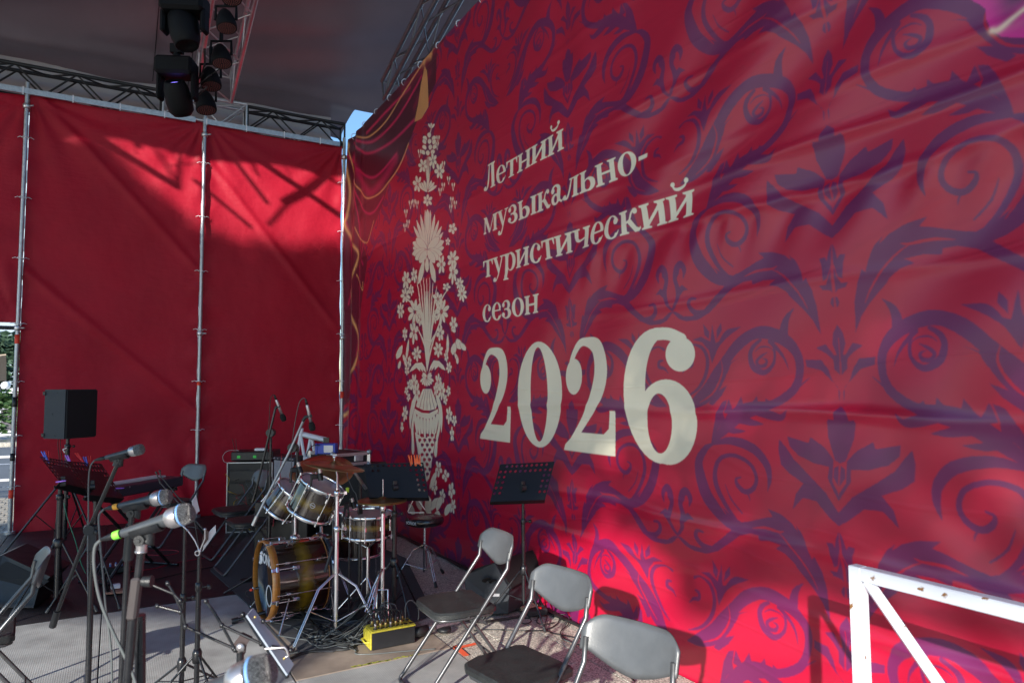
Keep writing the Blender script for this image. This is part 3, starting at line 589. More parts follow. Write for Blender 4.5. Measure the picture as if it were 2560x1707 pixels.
for (rot_, st_, sc2, th_, di_) in ((7, (1, .10, 1.1), 1.3, .012, .012), (-32, (1, .25, 1.0), 1.1, .012, .010)):
    mq = n.new('ShaderNodeMapping'); mq.inputs['Scale'].default_value = st_; mq.inputs['Rotation'].default_value = (R_(rot_), 0, 0); l.new(tc.outputs['Object'], mq.inputs[0])
    nq = n.new('ShaderNodeTexNoise'); nq.inputs['Scale'].default_value = sc2; nq.inputs['Detail'].default_value = 2; l.new(mq.outputs[0], nq.inputs['Vector'])
    sb = n.new('ShaderNodeMath'); sb.operation = 'SUBTRACT'; sb.inputs[1].default_value = .5; l.new(nq.outputs['Fac'], sb.inputs[0])
    ab_ = n.new('ShaderNodeMath'); ab_.operation = 'ABSOLUTE'; l.new(sb.outputs[0], ab_.inputs[0])
    mm = n.new('ShaderNodeMapRange'); mm.interpolation_type = 'SMOOTHSTEP'; mm.inputs['From Max'].default_value = th_; mm.inputs['To Min'].default_value = 1; mm.inputs['To Max'].default_value = 0; l.new(ab_.outputs[0], mm.inputs['Value'])
    bq = n.new('ShaderNodeBump'); bq.inputs['Strength'].default_value = .22; bq.inputs['Distance'].default_value = di_; l.new(mm.outputs[0], bq.inputs['Height'])
    if prev: l.new(prev.outputs[0], bq.inputs['Normal'])
    prev = bq
n3 = n.new('ShaderNodeTexNoise'); n3.inputs['Scale'].default_value = 450; l.new(tc.outputs['Object'], n3.inputs['Vector'])
b1 = n.new('ShaderNodeBump'); b1.inputs['Strength'].default_value = .22; b1.inputs['Distance'].default_value = .04; l.new(n2.outputs['Fac'], b1.inputs['Height']); l.new(prev.outputs[0], b1.inputs['Normal'])
b2 = n.new('ShaderNodeBump'); b2.inputs['Strength'].default_value = .12; b2.inputs['Distance'].default_value = .002; l.new(n3.outputs['Fac'], b2.inputs['Height']); l.new(b1.outputs[0], b2.inputs['Normal']); l.new(b2.outputs[0], b.inputs['Normal'])
T = Thing('banner_wall', 'huge red damask banner with cream flower urn, Cyrillic lines and 2026 along the stage side', 'banner', (0, 0, 0))
T.part('banner_sheet', mb, bm)
fr = MB()
for y in (-.06, -2.0, -4.0, -6.0, -8.0, -10.0): fr.cyl((.12, y, 0), (.12, y, 5.5), .024, n=10)
for z in (.3, 2.0, 3.9, 5.45): fr.cyl((.12, 0, z), (.12, -10.5, z), .024, n=10)
T.part('scaffold_frame', fr, 'steel')
for i in range(19):
    y = -.35 - i * .52; t_ = MB(); t_.torus((.03, y, 5.43), (0, 1, 0), .045, .005, 14, 5)
    T.part('tie_loop', t_, 'white')

# ------------------------------------------------------------------ back tarps (plane y = 0) and their poles
def tarp_mat(name, col):
    m = mat(name, col, .55, var=.12, vscale=1.4, bump=.0); n, l, b = nodes_of(m)
    tc = n.new('ShaderNodeTexCoord')
    def nz(scale, st, dist_, prev, vec=(1, 1, 1), rot=(0, 0, 0)):
        mp = n.new('ShaderNodeMapping'); mp.inputs['Scale'].default_value = vec; mp.inputs['Rotation'].default_value = rot; l.new(tc.outputs['Object'], mp.inputs[0])
        q = n.new('ShaderNodeTexNoise'); q.inputs['Scale'].default_value = scale; q.inputs['Detail'].default_value = 4; l.new(mp.outputs[0], q.inputs['Vector'])
        bb = n.new('ShaderNodeBump'); bb.inputs['Strength'].default_value = st; bb.inputs['Distance'].default_value = dist_; l.new(q.outputs['Fac'], bb.inputs['Height'])
        if prev: l.new(prev.outputs[0], bb.inputs['Normal'])
        return bb
    a = nz(1.6, .5, .08, None, (1, 1, .6), (0, R_(25), 0)); a = nz(7, .25, .02, a, (1, 1, 3)); a = nz(300, .25, .003, a); l.new(a.outputs[0], b.inputs['Normal'])
    return m
TM = tarp_mat('red_tarp_cloth', (0.37, 0.008, 0.026)); TM.node_tree.nodes['Principled BSDF'].inputs['Specular IOR Level'].default_value = .22
def tarp(x0, x1, z0, z1, seed, nx=110, nz_=150, brace=None):
    mb = MB(); vs_ = []
    for j in range(nz_ + 1):
        for i in range(nx + 1):
            u, v = i / nx, j / nz_; x = x0 + (x1 - x0) * u; z = z0 + (z1 - z0) * v
            d = .018 * math.sin(x * 2.6 + seed) * math.sin(z * 1.1 + seed) + .008 * math.sin(z * 5 + 2 * math.sin(x * 2 + seed))
            ed = min(u, 1 - u); d += .015 * math.exp(-(ed / .05) ** 2) * math.sin(z * 14 + seed)
            bt = max(0, .12 - v) / .12; d += .03 * bt * math.sin(x * 9 + seed)
            for (cx0, cz0) in ((x0, z1), (x1, z1), (x1, z0)):       # pull folds running from the tied corners
                ang = math.atan2(z - cz0, x - cx0); rr_ = math.hypot(x - cx0, z - cz0)
                d += .016 * math.sin(ang * 16 + seed) * math.exp(-rr_ / 1.1) * min(rr_ * 4, 1)
            if brace:
                for (bx0, bz0, bx1, bz1) in brace:
                    L = math.hypot(bx1 - bx0, bz1 - bz0); q = abs((x - bx0) * (bz1 - bz0) - (z - bz0) * (bx1 - bx0)) / L
                    d += .028 * math.exp(-(q / .05) ** 2)
            sag = .05 * math.sin(math.pi * u) * v ** 12
            vs_.append((x, .03 - d, z - sag))
    W_ = nx + 1
    mb.add(vs_, [(j * W_ + i, j * W_ + i + 1, (j + 1) * W_ + i + 1, (j + 1) * W_ + i) for j in range(nz_) for i in range(nx)], True); return mb
single('red_tarp', tarp(-1.955, -.05, -.09, 5.40, 1.0, brace=[(-1.95, 4.9, -.1, 2.6)]), TM, 'bright red vinyl tarp nearest the banner corner, sunlit across its top', 'tarp', 'red tarps laced between the back poles')
single('red_tarp', tarp(-3.975, -2.0, -.09, 5.40, 2.2, brace=[(-3.8, 5.3, -2.0, 3.3), (-3.9, 3.1, -2.0, 1.4)]), TM, 'red vinyl tarp behind the black pole-mounted loudspeaker', 'tarp', 'red tarps laced between the back poles')
single('red_tarp', tarp(-6.1, -4.015, 2.52, 5.36, 4.0, nx=60, nz_=60), TM, 'short red tarp at the far left edge, ending above the street opening', 'tarp', 'red tarps laced between the back poles')
bk = MB()
for (a, b_) in (((-4, .12, 5.3), (-2, .12, 3.2)), ((-4, .12, 3.1), (-2, .12, 1.3)), ((-2, .12, 4.9), (0, .12, 2.6))): bk.cyl(a, b_, .024, n=8)
single('scaffold_brace', bk, 'steel', 'diagonal scaffold tubes pressing against the rear of the red tarps', 'scaffolding')
def pole(px, label, bands=()):
    T = Thing('scaffold_pole', label, 'pole', (px, -.03, 0), group='upright poles along the back tarps')
    mb = MB(); mb.cyl((px, -.03, .0), (px, -.03, 5.5), .024, n=14); mb.cyl((px, -.03, .0), (px, -.03, .03), .06, n=12); T.part('tube', mb, 'steel')
    for z in (.55, 1.15, 1.8, 2.5, 3.3, 4.05, 4.8):
        t_ = MB(); t_.torus((px, -.03, z), (.15, .1, 1), .036, .005, 14, 5)
        for s in (-1, 1): t_.tube([(px + s * .03, -.04, z), (px + s * .055, -.03, z + .012), (px + s * .085, 0, z + .003)], .004, 5)
        T.part('zip_tie', t_, 'white')
    for z in (2.45, 5.2):
        c = MB(); c.lathe((px, -.03, z - .03), (0, 0, 1), [(.0, 0), (.036, 0), (.042, .01), (.042, .05), (.036, .06), (0, .06)], 12); c.cyl((px + .03, -.05, z), (px + .07, -.09, z), .01, n=8); T.part('clamp', c, 'alu')
    for z, h, m in bands:
        c = MB(); c.lathe((px, -.03, z), (0, 0, 1), [(.0255, 0), (.0262, .001), (.0262, h), (.0255, h)], 14); T.part('tape_band', c, m)
pole(-4.0, 'galvanised pole at the street opening with red and black tape bands', [(.42, .1, 'redtape'), (.86, .09, 'black'), (1.5, .12, 'black'), (2.26, .11, 'redtape')])
pole(-1.98, 'galvanised pole between the two big red tarps', [(1.75, .05, 'redtape')])
pole(-.03, 'galvanised pole in the corner where tarps meet the banner', [(1.55, .1, 'redtape')])
mb = MB(); mb.cyl((-6.1, -.03, 2.45), (-4.0, -.03, 2.45), .024); single('scaffold_ledger', mb, 'tube', 'dark horizontal tube under the short tarp over the street opening', 'pole')

# ------------------------------------------------------------------ roof and trusses
def roof_z(y): return 6.12 - .275 * y
mb = MB(); NX, NYr = 90, 70; vs_ = []
for j in range(NYr + 1):
    for i in range(NX + 1):
        x = -12 + 13.2 * i / NX; y = .95 - 5.9 * j / NYr
        d = .03 * math.sin(x * 3.1) * math.sin(y * 1.1) + .02 * math.sin((x * .4 + y) * 7) + .05 * math.exp(-((y - .05) / .12) ** 2)
        vs_.append((x, y, roof_z(y) - d))
W_ = NX + 1
hole = lambda i, j: (-12 + 13.2 * (i + .5) / NX) > .2 and (.95 - 5.9 * (j + .5) / NYr) > .13
mb.add(vs_, [(j * W_ + i, (j + 1) * W_ + i, (j + 1) * W_ + i + 1, j * W_ + i + 1) for j in range(NYr) for i in range(NX) if not hole(i, j)], True)
rm = mat('roof_pvc', (0.19, 0.15, 0.17), .34, var=.12, vscale=1.1, bump=.5, bscale=2.5, stretch=(1, .5, 1), spec=.6)
RF = Thing('stage_roof', 'dark grey pvc roof sheet stretched above the stage with a gap at the corner', 'roof', (-3, 0, 6.1))
RF.part('roof_sheet', mb, rm)
mb = MB(); mb.sheet((-5.3, -4.93, roof_z(-4.93) + .0), (1.2, -4.93, roof_z(-4.93)), (1.2, -10.8, roof_z(-10.8)), (-5.3, -10.8, roof_z(-10.8)), .004, 20, 20)
RF.part('shading_roof_sheet', mb, rm)  # unseen front sheet, extended to keep sky light off the banner top
for x in (-2.62, -2.18, -2.1):
    s_ = MB(); s_.box((x, -1.2, roof_z(-1.2) - .055), (.012, 3.2, .006), Matrix.Rotation(math.atan(-.275), 3, 'X')); RF.part('seam', s_, 'black')
# back skirt of the roof seen through the truss
mb = MB(); vs_ = []
for j in range(13):
    for i in range(61):
        x = -10 + 9.9 * i / 60; z = 5.30 + .78 * j / 12; vs_.append((x, .50 + .02 * math.sin(x * 5 + j), z))
mb.add(vs_, [(j * 61 + i, j * 61 + i + 1, (j + 1) * 61 + i + 1, (j + 1) * 61 + i) for j in range(12) for i in range(60)], True)
RF.part('rear_skirt', mb, mat('skirt_pvc', (0.36, 0.35, 0.38), .5, var=.15, vscale=1.5, bump=.3, bscale=5, stretch=(.3, 1, 3)))

def truss(T, p0, p1, w_, h, m, r=.025, step=.5, rb=.009, flat=False, up=Vector((0, 0, 1)), tilt=0):
    p0, p1 = Vector(p0), Vector(p1); d = (p1 - p0); L = d.length; d.normalize(); sd = d.cross(up).normalized(); u2 = sd.cross(d)
    cs = [(-w_ / 2, 0), (w_ / 2, 0), (-w_ / 2, h), (w_ / 2, h)]
    C_ = lambda k, t: p0 + d * t + sd * cs[k][0] + u2 * cs[k][1]
    for k in range(4):
        c = MB(); c.cyl(C_(k, 0), C_(k, L), r, n=12); T.part('chord', c, m)
    nb = max(int(L / step), 1); st = L / nb
    for (a, b_) in ((0, 1), (2, 3), (0, 2), (1, 3)):
        for i in range(nb):
            q = MB(); e = (i % 2 == 0)
            q.cyl(C_(a if e else b_, i * st), C_(b_ if e else a, (i + 1) * st), rb, n=6); T.part('brace', q, m)
    for t in (0, L):
        q = MB()
        for (a, b_) in ((0, 1), (1, 3), (3, 2), (2, 0)): q.cyl(C_(a, t), C_(b_, t), rb * 1.3, n=6)
        T.part('end_frame', q, m)
T = Thing('truss', 'black lattice truss over the tall tarp at the upper left', 'truss', (-4, 0, 5.5), group='black trusses along the back wall top')
truss(T, (-6.4, .1, 5.40), (-2.52, .1, 5.40), .22, .32, 'black', .024, .31, .012)
T = Thing('truss', 'black lattice truss running into the banner corner', 'truss', (-1, 0, 5.5), group='black trusses along the back wall top')
truss(T, (-1.42, .1, 5.40), (-.02, .1, 5.40), .22, .32, 'black', .024, .31, .012)
T = Thing('truss_corner_block', 'short bare aluminium truss block behind the hanging lamps', 'truss', (-2, 0, 5.5))
truss(T, (-2.50, .1, 5.40), (-1.44, .1, 5.40), .24, .34, 'alu', .025, .35, .012)
T = Thing('truss', 'aluminium box truss rising overhead and carrying the stage lamps', 'truss', (-1.9, -.3, 5.6))
truss(T, (-1.9, -.30, 5.62), (-1.9, -3.6, 5.62 + 3.3 * .275), .44, .40, 'alu', .027, .4, .010)
T = Thing('truss', 'aluminium truss following the top edge of the banner', 'truss', (-.2, -2, 5.5))
truss(T, (.13, -1.75, 5.47), (.13, -8.4, 5.47 + 6.65 * .29), .26, .28, 'dullalu', .028, .45, .010)
mb = MB(); mb.box((-4.2, -.04, 5.385), (4.2, .03, .07))
T = Thing('ladder_beam', 'flat worn aluminium beam along the tops of the red tarps', 'beam', (-3, 0, 5.4)); T.part('beam', mb, 'steel')
mb = MB(); mb.box((-1.05, -.04, 5.385), (1.9, .03, .07)); T.part('beam', mb, 'steel')
for i in range(11):
    t_ = MB(); x = -5.6 + i * .52; t_.box((x, -.062, 5.38), (.014, .01, .10)); T.part('zip_tie', t_, 'white')

# ------------------------------------------------------------------ ground, stage decks, street
gm = mat('plaza_paving', (0.36, 0.345, 0.32), .85, var=.2, vscale=.8, bump=.3, bscale=60)
mb = MB(); mb.add([(-400, -400, -.03), (400, -400, -.03), (400, 400, -.03), (-400, 400, -.03)], [(0, 1, 2, 3)]); setting('ground', mb, gm)
def deck_mat(name, col, rough, ribs, ang, var=.22, fine=260):
    m = mat(name, col, rough, var=var + .12, vscale=3.5); n, l, b = nodes_of(m); tc = n.new('ShaderNodeTexCoord')
    hs = []
    for a in (ang, ang + 90):
        mp = n.new('ShaderNodeMapping'); mp.inputs['Rotation'].default_value = (0, 0, R_(a)); l.new(tc.outputs['Object'], mp.inputs[0])
        wv = n.new('ShaderNodeTexWave'); wv.inputs['Scale'].default_value = ribs; wv.inputs['Distortion'].default_value = .3; l.new(mp.outputs[0], wv.inputs['Vector']); hs.append(wv)
    ad = n.new('ShaderNodeMath'); l.new(hs[0].outputs['Fac'], ad.inputs[0]); l.new(hs[1].outputs['Fac'], ad.inputs[1])
    bp = n.new('ShaderNodeBump'); bp.inputs['Strength'].default_value = .2; bp.inputs['Distance'].default_value = .003; l.new(ad.outputs[0], bp.inputs['Height'])
    no = n.new('ShaderNodeTexNoise'); no.inputs['Scale'].default_value = fine; l.new(tc.outputs['Object'], no.inputs['Vector'])
    b2 = n.new('ShaderNodeBump'); b2.inputs['Strength'].default_value = .3; b2.inputs['Distance'].default_value = .003; l.new(no.outputs['Fac'], b2.inputs['Height']); l.new(bp.outputs[0], b2.inputs['Normal']); l.new(b2.outputs[0], b.inputs['Normal'])
    # groove tint: the low parts of the grid come out darker
    src = b.inputs['Base Color'].links[0].from_socket
    mr = n.new('ShaderNodeMapRange'); mr.inputs['From Max'].default_value = 1.6; mr.inputs['To Min'].default_value = .9; mr.inputs['To Max'].default_value = 1.05; l.new(ad.outputs[0], mr.inputs['Value'])
    sc_ = n.new('ShaderNodeVectorMath'); sc_.operation = 'SCALE'; l.new(src, sc_.inputs[0]); l.new(mr.outputs[0], sc_.inputs['Scale']); l.new(sc_.outputs[0], b.inputs['Base Color'])
    return m
DG = deck_mat('deck_mesh_grey', (0.34, 0.342, 0.33), .6, 26, 0)
DB = deck_mat('deck_plywood_brown', (0.28, 0.225, 0.18), .6, 60, 0, .3)
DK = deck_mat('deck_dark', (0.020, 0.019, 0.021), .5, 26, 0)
fd = bpy.data.objects.new('stage_floor', None); scene.collection.objects.link(fd); fd['kind'] = 'structure'
k = 0
for ix in range(-6, -1):
    for iy in range(-6, 0):
        x0, x1, y0, y1 = ix, ix + 1, iy * 2, iy * 2 + 2
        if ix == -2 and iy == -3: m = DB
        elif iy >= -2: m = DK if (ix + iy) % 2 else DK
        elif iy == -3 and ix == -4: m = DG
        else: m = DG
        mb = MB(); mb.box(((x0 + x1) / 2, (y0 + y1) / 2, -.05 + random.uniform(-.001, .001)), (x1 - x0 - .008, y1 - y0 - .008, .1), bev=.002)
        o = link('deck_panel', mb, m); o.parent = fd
mb = MB(); mb.box((-3.5, -6, -.07), (5.1, 12.1, .04)); o = link('sub_frame', mb, 'steel'); o.parent = fd
gran = mat('granite_tile', (0.50, 0.46, 0.39), .6, var=.10, vscale=3); n, l, b = nodes_of(gran)
tc = n.new('ShaderNodeTexCoord'); no = n.new('ShaderNodeTexVoronoi'); no.inputs['Scale'].default_value = 130; l.new(tc.outputs['Object'], no.inputs['Vector'])
src = b.inputs['Base Color'].links[0].from_socket; mr = n.new('ShaderNodeMapRange'); mr.inputs['To Min'].default_value = .35; mr.inputs['To Max'].default_value = 1.45
sx = n.new('ShaderNodeSeparateColor'); l.new(no.outputs['Color'], sx.inputs[0]); l.new(sx.outputs[0], mr.inputs['Value'])
sc_ = n.new('ShaderNodeVectorMath'); sc_.operation = 'SCALE'; l.new(src, sc_.inputs[0]); l.new(mr.outputs[0], sc_.inputs['Scale']); l.new(sc_.outputs[0], b.inputs['Base Color'])
gr2 = mat('granite_red', (0.20, 0.075, 0.075), .6, var=.1, vscale=3); n, l, b = nodes_of(gr2)
tc = n.new('ShaderNodeTexCoord'); no = n.new('ShaderNodeTexVoronoi'); no.inputs['Scale'].default_value = 130; l.new(tc.outputs['Object'], no.inputs['Vector'])
src = b.inputs['Base Color'].links[0].from_socket; mr = n.new('ShaderNodeMapRange'); mr.inputs['To Min'].default_value = .4; mr.inputs['To Max'].default_value = 1.5
sx = n.new('ShaderNodeSeparateColor'); l.new(no.outputs['Color'], sx.inputs[0]); l.new(sx.outputs[0], mr.inputs['Value'])
sc_ = n.new('ShaderNodeVectorMath'); sc_.operation = 'SCALE'; l.new(src, sc_.inputs[0]); l.new(mr.outputs[0], sc_.inputs['Scale']); l.new(sc_.outputs[0], b.inputs['Base Color'])
gp_ = bpy.data.objects.new('granite_pavement', None); scene.collection.objects.link(gp_); gp_['kind'] = 'structure'
for i in range(20):
    for j in range(3):
        y = -.3 - i * .6; x = -.835 + j * .33; red_ = (i in (12, 13) and j < 2) or i in (15, 16)
        mb = MB(); mb.box((x, y, -.022), (.324, .594, .03), bev=.002); o = link('granite_slab', mb, gr2 if red_ else gran); o.parent = gp_
# dark drum rug
rug = mat('rug_pile', (0.060, 0.060, 0.066), .95, var=.35, vscale=120, bump=.8, bscale=260)
mb = MB(); vv = [fl(z6(100, 470)), fl(z6(985, 1270)), fl(z6(1300, 1270)) , fl(z6(2290, 900)), fl(zD(1310, 1240)), fl((700, 1265))]
cr_ = [Vector((v.x, v.y, .003)) for v in vv]; mb.prism(cr_, (0, 0, .008)); single('drum_rug', mb, rug, 'dark grey rug under the drum kit', 'rug')
# tape marks and paint
def tape(a, b_, w_, m, label):
    a, b_ = Vector((*fl(a)[:2], .0035)), Vector((*fl(b_)[:2], .0035)); d = (b_ - a).normalized(); s_ = Vector((-d.y, d.x, 0)) * w_ / 2
    mb = MB(); mb.prism([a - s_, b_ - s_, b_ + s_, a + s_], (0, 0, .0008)); single('tape_strip', mb, m, label, 'tape')
ot = mat('orange_tape', (0.8, 0.12, 0.05), .6)
tape(zA(490, 1055), zA(690, 1008), .035, ot, 'orange tape strip across the deck seam pointing at the near chair')
tape(zA(500, 1030), zA(590, 1110), .04, ot, 'orange tape strip angled along the deck edge behind the front chair foot')
tape(zA(745, 1225), zA(830, 1290), .03, ot, 'orange tape scrap on the deck edge beneath the middle chair seat')
tape(z6(1812, 280), z6(1965, 372), .03, mat('pink_tape', (0.55, 0.06, 0.12), .6), 'pink tape line behind the hi-hat stand')
mb = MB()
for i in range(90):
    t = random.random(); x, y = 1480 + t * 660, 1415 - t * 128 + random.gauss(0, 5); c = fl(z6(x, y)); a = random.uniform(0, 3); L = random.uniform(.003, .016)
    mb.add([(c.x + L * math.cos(a + q), c.y + .5 * L * math.sin(a + q), .0036) for q in (0, 1.6, 3.1, 4.7)], [(0, 1, 2, 3)])
o = link('paint_smear', mb, mat('yellow_chalk', (0.5, 0.52, 0.05), .9)); tag(o, kind='stuff'); o.parent = fd

# --- street seen through the gap at the far left
asph = mat('street_asphalt', (0.14, 0.15, 0.165), .8, var=.15, vscale=.6)
mb = MB(); mb.add([(-60, 3.4, -.022), (-1, 3.4, -.022), (-1, 16, -.022), (-60, 16, -.022)], [(0, 1, 2, 3)]); setting('road', mb, asph)
mb = MB(); mb.add([(-60, 9.8, -.018), (-1, 9.8, -.018), (-1, 9.95, -.018), (-60, 9.95, -.018)], [(0, 1, 2, 3)]); setting('lane_marking', mb, 'white_text')
pv = bpy.data.objects.new('brick_pavement', None); scene.collection.objects.link(pv); pv['kind'] = 'structure'
pm = mat('paver', (0.33, 0.30, 0.25), .85, var=.25, vscale=9)
pmesh = None
for i in range(17):
    for j in range(16):
        x = -5.6 + j * .125 + (.06 if i % 2 else 0); y = .2 + i * .2
        if pmesh is None:
            mb = MB(); mb.box((0, 0, 0), (.118, .19, .03), bev=.006); o = link('paver', mb, pm); pmesh = o.data
        else: o = bpy.data.objects.new('paver', pmesh); scene.collection.objects.link(o)
        o.location = (x, y, -.02 + random.uniform(-.002, .002)); o.parent = pv
mb = MB(); mb.box((-31, 16.2, .04), (60, .4, .14)); setting('kerb', mb, gran)
T = Thing('street_railing', 'white steel railing between the pavement and the street', 'railing', (-4.5, 3.2, 0))
for z in (.3, .66, 1.0):
    mb = MB(); mb.cyl((-12, 3.2, z), (-2, 3.2, z), .022, n=8); T.part('rail', mb, 'white')
for x in (-10, -8, -6, -4.95, -3):
    mb = MB(); mb.cyl((x, 3.2, 0), (x, 3.2, 1.02), .03, n=8); T.part('post', mb, 'white')
T = Thing('street_lamp', 'dark street lamp with four white globes across the road', 'street lamp', (-6.2, 21, 0))
lp = Vector((-6.2, 21, 0)); q = at(z3(55, 75), 31.5); lp = Vector((q.x, q.y, 0))
T.o.location = lp; T.loc = lp
mb = MB(); mb.tube([lp, lp + Vector((0, 0, .6)), lp + Vector((0, 0, q.z - .3))], [.12, .06, .045], 10); T.part('post', mb, 'black')
for dx, dz in ((-.55, -.15), (0, .1), (.55, -.15), (.28, -.2)):
    g = MB(); g.ball(lp + Vector((dx, 0, q.z + dz)), .19, 14); T.part('globe', g, 'white_text')
mb = MB(); mb.tube([lp + Vector((-.55, 0, q.z - .35)), lp + Vector((0, 0, q.z - .45)), lp + Vector((.55, 0, q.z - .35))], .025, 6); T.part('arm', mb, 'black')
leafm = mat('leaf_green', (0.05, 0.11, 0.025), .7, var=.5, vscale=3)
def bush(c, rx, ry, rz, n_, s, label, name='hedge', cat='hedge', m=leafm):
    T = Thing(name, label, cat, (c[0], c[1], 0)); mb = MB()
    for i in range(n_):
        a, e = random.uniform(0, 6.28), random.uniform(-.2, 1.5); r = random.uniform(.75, 1.05) * (1 + .18 * math.sin(3 * a) * math.cos(4 * e))
        p = Vector((c[0] + rx * r * math.cos(a) * math.cos(e), c[1] + ry * r * math.sin(a) * math.cos(e), c[2] + rz * r * math.sin(e)))
        x, y, z = basis((random.gauss(0, 1), random.gauss(0, 1), random.gauss(0, 1) + .5)); k = s * random.uniform(.6, 1.3)
        mb.add([p - x * k, p + y * k * .5, p + x * k, p - y * k * .5], [(0, 1, 2, 3)])
    T.part('foliage', mb, m)
    st_ = MB(); st_.tube([(c[0], c[1], 0), (c[0], c[1], c[2])], [.08, .05], 8); T.part('trunk', st_, 'tube'); return T
bush((-6.6, 19, .3), 3.4, 1.1, 1.25, 3500, .11, 'bright green clipped hedge across the street')
bush((-9, 42, 2.2), 7, 2, 2.6, 3500, .35, 'dark green trees below the pale apartment block', 'tree', 'tree', mat('leaf_dark', (0.035, 0.075, 0.04), .8, var=.4, vscale=.6))
T = Thing('notice_board', 'white framed notice board leaning by the street lamp', 'sign', (-5.6, 17.2, 0))
q = at(z3(68, 385), 27.8); b0 = Vector((q.x, q.y, 0)); T.o.location = b0; T.loc = b0
mb = MB(); mb.box((q.x, q.y, q.z), (.55, .05, 1.05), bev=.01); T.part('frame', mb, 'white')
mb = MB(); mb.box((q.x, q.y - .04, q.z), (.40, .03, .85)); T.part('picture', mb, mat('poster_dark', (0.10, 0.09, 0.10), .6, var=.6, vscale=9))
mb = MB(); mb.cyl((q.x - .2, q.y, 0), (q.x - .2, q.y, q.z - .5), .03); mb.cyl((q.x + .2, q.y, 0), (q.x + .2, q.y, q.z - .5), .03); T.part('leg', mb, 'white')
T = Thing('apartment_building', 'pale blue apartment block far across the street', 'building', (-9, 95, 0))
mb = MB(); mb.box((-12, 100, 20), (60, 12, 40)); T.part('wall', mb, mat('pale_facade', (0.38, 0.45, 0.52), .8, var=.1, vscale=.2))
wm = mat('far_glass', (0.10, 0.14, 0.18), .15)
wmesh = None
for i in range(13):
    for j in range(22):
        if wmesh is None:
            mb = MB(); mb.box((0, 0, 0), (1.3, .2, 1.5)); o = T.part('window', mb, wm); wmesh = o.data; o.data.transform(Matrix.Translation(T.loc))
        else: o = bpy.data.objects.new('window', wmesh); scene.collection.objects.link(o); o.parent = T.o
        o.location = Vector((-30 + j * 2.4, 93.95, 2.4 + i * 2.9)) - T.loc
T = Thing('market_awning', 'beige canvas awning hanging over the street opening', 'awning', (-5, 1.6, 2.2))
mb = MB(); mb.sheet(at(z3(-400, -200), 10), at(z3(60, -250), 10.3), at(z3(62, 2), 11.2), at(z3(-400, 12), 11.0), .02, 6, 4); T.part('canopy', mb, 'awning')
for v in (z3(-300, 8), z3(-395, 8)):
    q = at(v, 11.1); mb = MB(); mb.cyl((q.x, q.y, 0), (q.x, q.y, q.z), .025, n=8); T.part('leg', mb, 'white')

# ------------------------------------------------------------------ added unseen screen and leaves behind the camera, shaped to shade most of the stage
e1 = Vector((-SUN_TO.y, SUN_TO.x, 0)).normalized() * -1
if e1.x < 0: e1 = -e1
e2 = (-SUN_TO).cross(e1).normalized()
if e2.z < 0: e2 = -e2
def sp(a, b_, t): return e1 * a + e2 * b_ + SUN_TO * t
def ab(P): P = Vector(P); return (P.dot(e1), P.dot(e2))
low = [(-3.4, -1.74), (.43, -1.68), (1.0, -1.64), (2.2, -1.58), (2.9, -1.56), (3.4, -1.5), (3.75, -1.42), (3.95, -1.0), (4.2, -.78), (4.45, -.1), (4.9, .3), (5.6, .25), (7, -.2), (9.5, -.5)]
top = [(9.5, 9), (.06, 9), (.02, 3.45), (-.35, 3.2), (-.9, 3.0), (-1.45, 3.0), (-1.9, 3.40), (-2.25, 3.76), (-3.4, 3.95)]
edge = [(4.2, -.78), (4.45, -.80), (4.7, -.73), (5.0, -.80), (5.2, -.98), (5.28, -1.22), (5.42, -1.28), (5.6, -1.12), (5.9, -1.12), (6.3, -1.25), (7, -1.35), (9.5, -1.6)]
mb = MB(); ng_ = random.Random(11)
def leaf_at(a, b_, s):
    c = sp(a, b_, 24 + ng_.uniform(-.8, .8)); u = (e1 * math.cos(t_ := ng_.uniform(0, 6.3)) + e2 * math.sin(t_)) * s; v = (e2 * math.cos(t_) - e1 * math.sin(t_)) * s * .8
    mb.add([c - u, c + v, c + u, c - v], [(0, 1, 2, 3)])
for _ in range(14000):
    a = ng_.uniform(4.15, 9); b_ = ng_.uniform(-1.6, .8); lo_ = float(np.interp(a, [e[0] for e in edge], [e[1] for e in edge]))
    if b_ > lo_ + .03 and ng_.random() < .50 + .35 * (b_ - lo_) + (.6 if b_ < lo_ + .12 else 0): leaf_at(a, b_, .045)
for _ in range(1300):
    a = ng_.uniform(-2.3, .0); tp_ = float(np.interp(a, [-2.25, -1.9, -1.45, -.9, -.35, .02], [3.76, 3.4, 3.0, 3.0, 3.2, 3.45])); b_ = tp_ + abs(ng_.gauss(0, .14))
    if ng_.random() < .8: leaf_at(a, b_, .04)
T = Thing('tree', 'unseen tree crown shaped to dapple the sun beside the scrim', 'tree', sp(6, -1.5, 24)[:2] + (0,) if False else (sp(6, 0, 24).x, sp(6, 0, 24).y, 0))
T.part('foliage', mb, leafm); q_ = sp(9.3, 0, 24); tb_ = MB(); tb_.tube([(q_.x, q_.y, 0), (q_.x, q_.y, q_.z), tuple(sp(7, .5, 24))], [.25, .18, .06], 10); T.part('trunk', tb_, mat('bark', (.09, .065, .05), .9))  # leaf density chosen to thin and soften the shade on the stage
def soft_panel(pts, t): return [sp(a, b_, t) for a, b_ in pts]
mb = MB(); mb.prism(soft_panel(low + top, 24), SUN_TO * .06)
T = Thing('shade_panel', 'tall grey scrim added unseen to block sun from most of the stage', 'shade_cloth', (-10, -15, 0))
T.part('scrim', mb, 'shade_cloth')  # added sun blocker, outline cut so its shadow leaves the lit patches
for a in (-3.3, 3, 9):
    q = sp(a, -1.4, 24.2); mb = MB(); mb.cyl((q.x, q.y, 0), (q.x, q.y, q.z + 6), .06, n=8); T.part('mast', mb, 'steel')
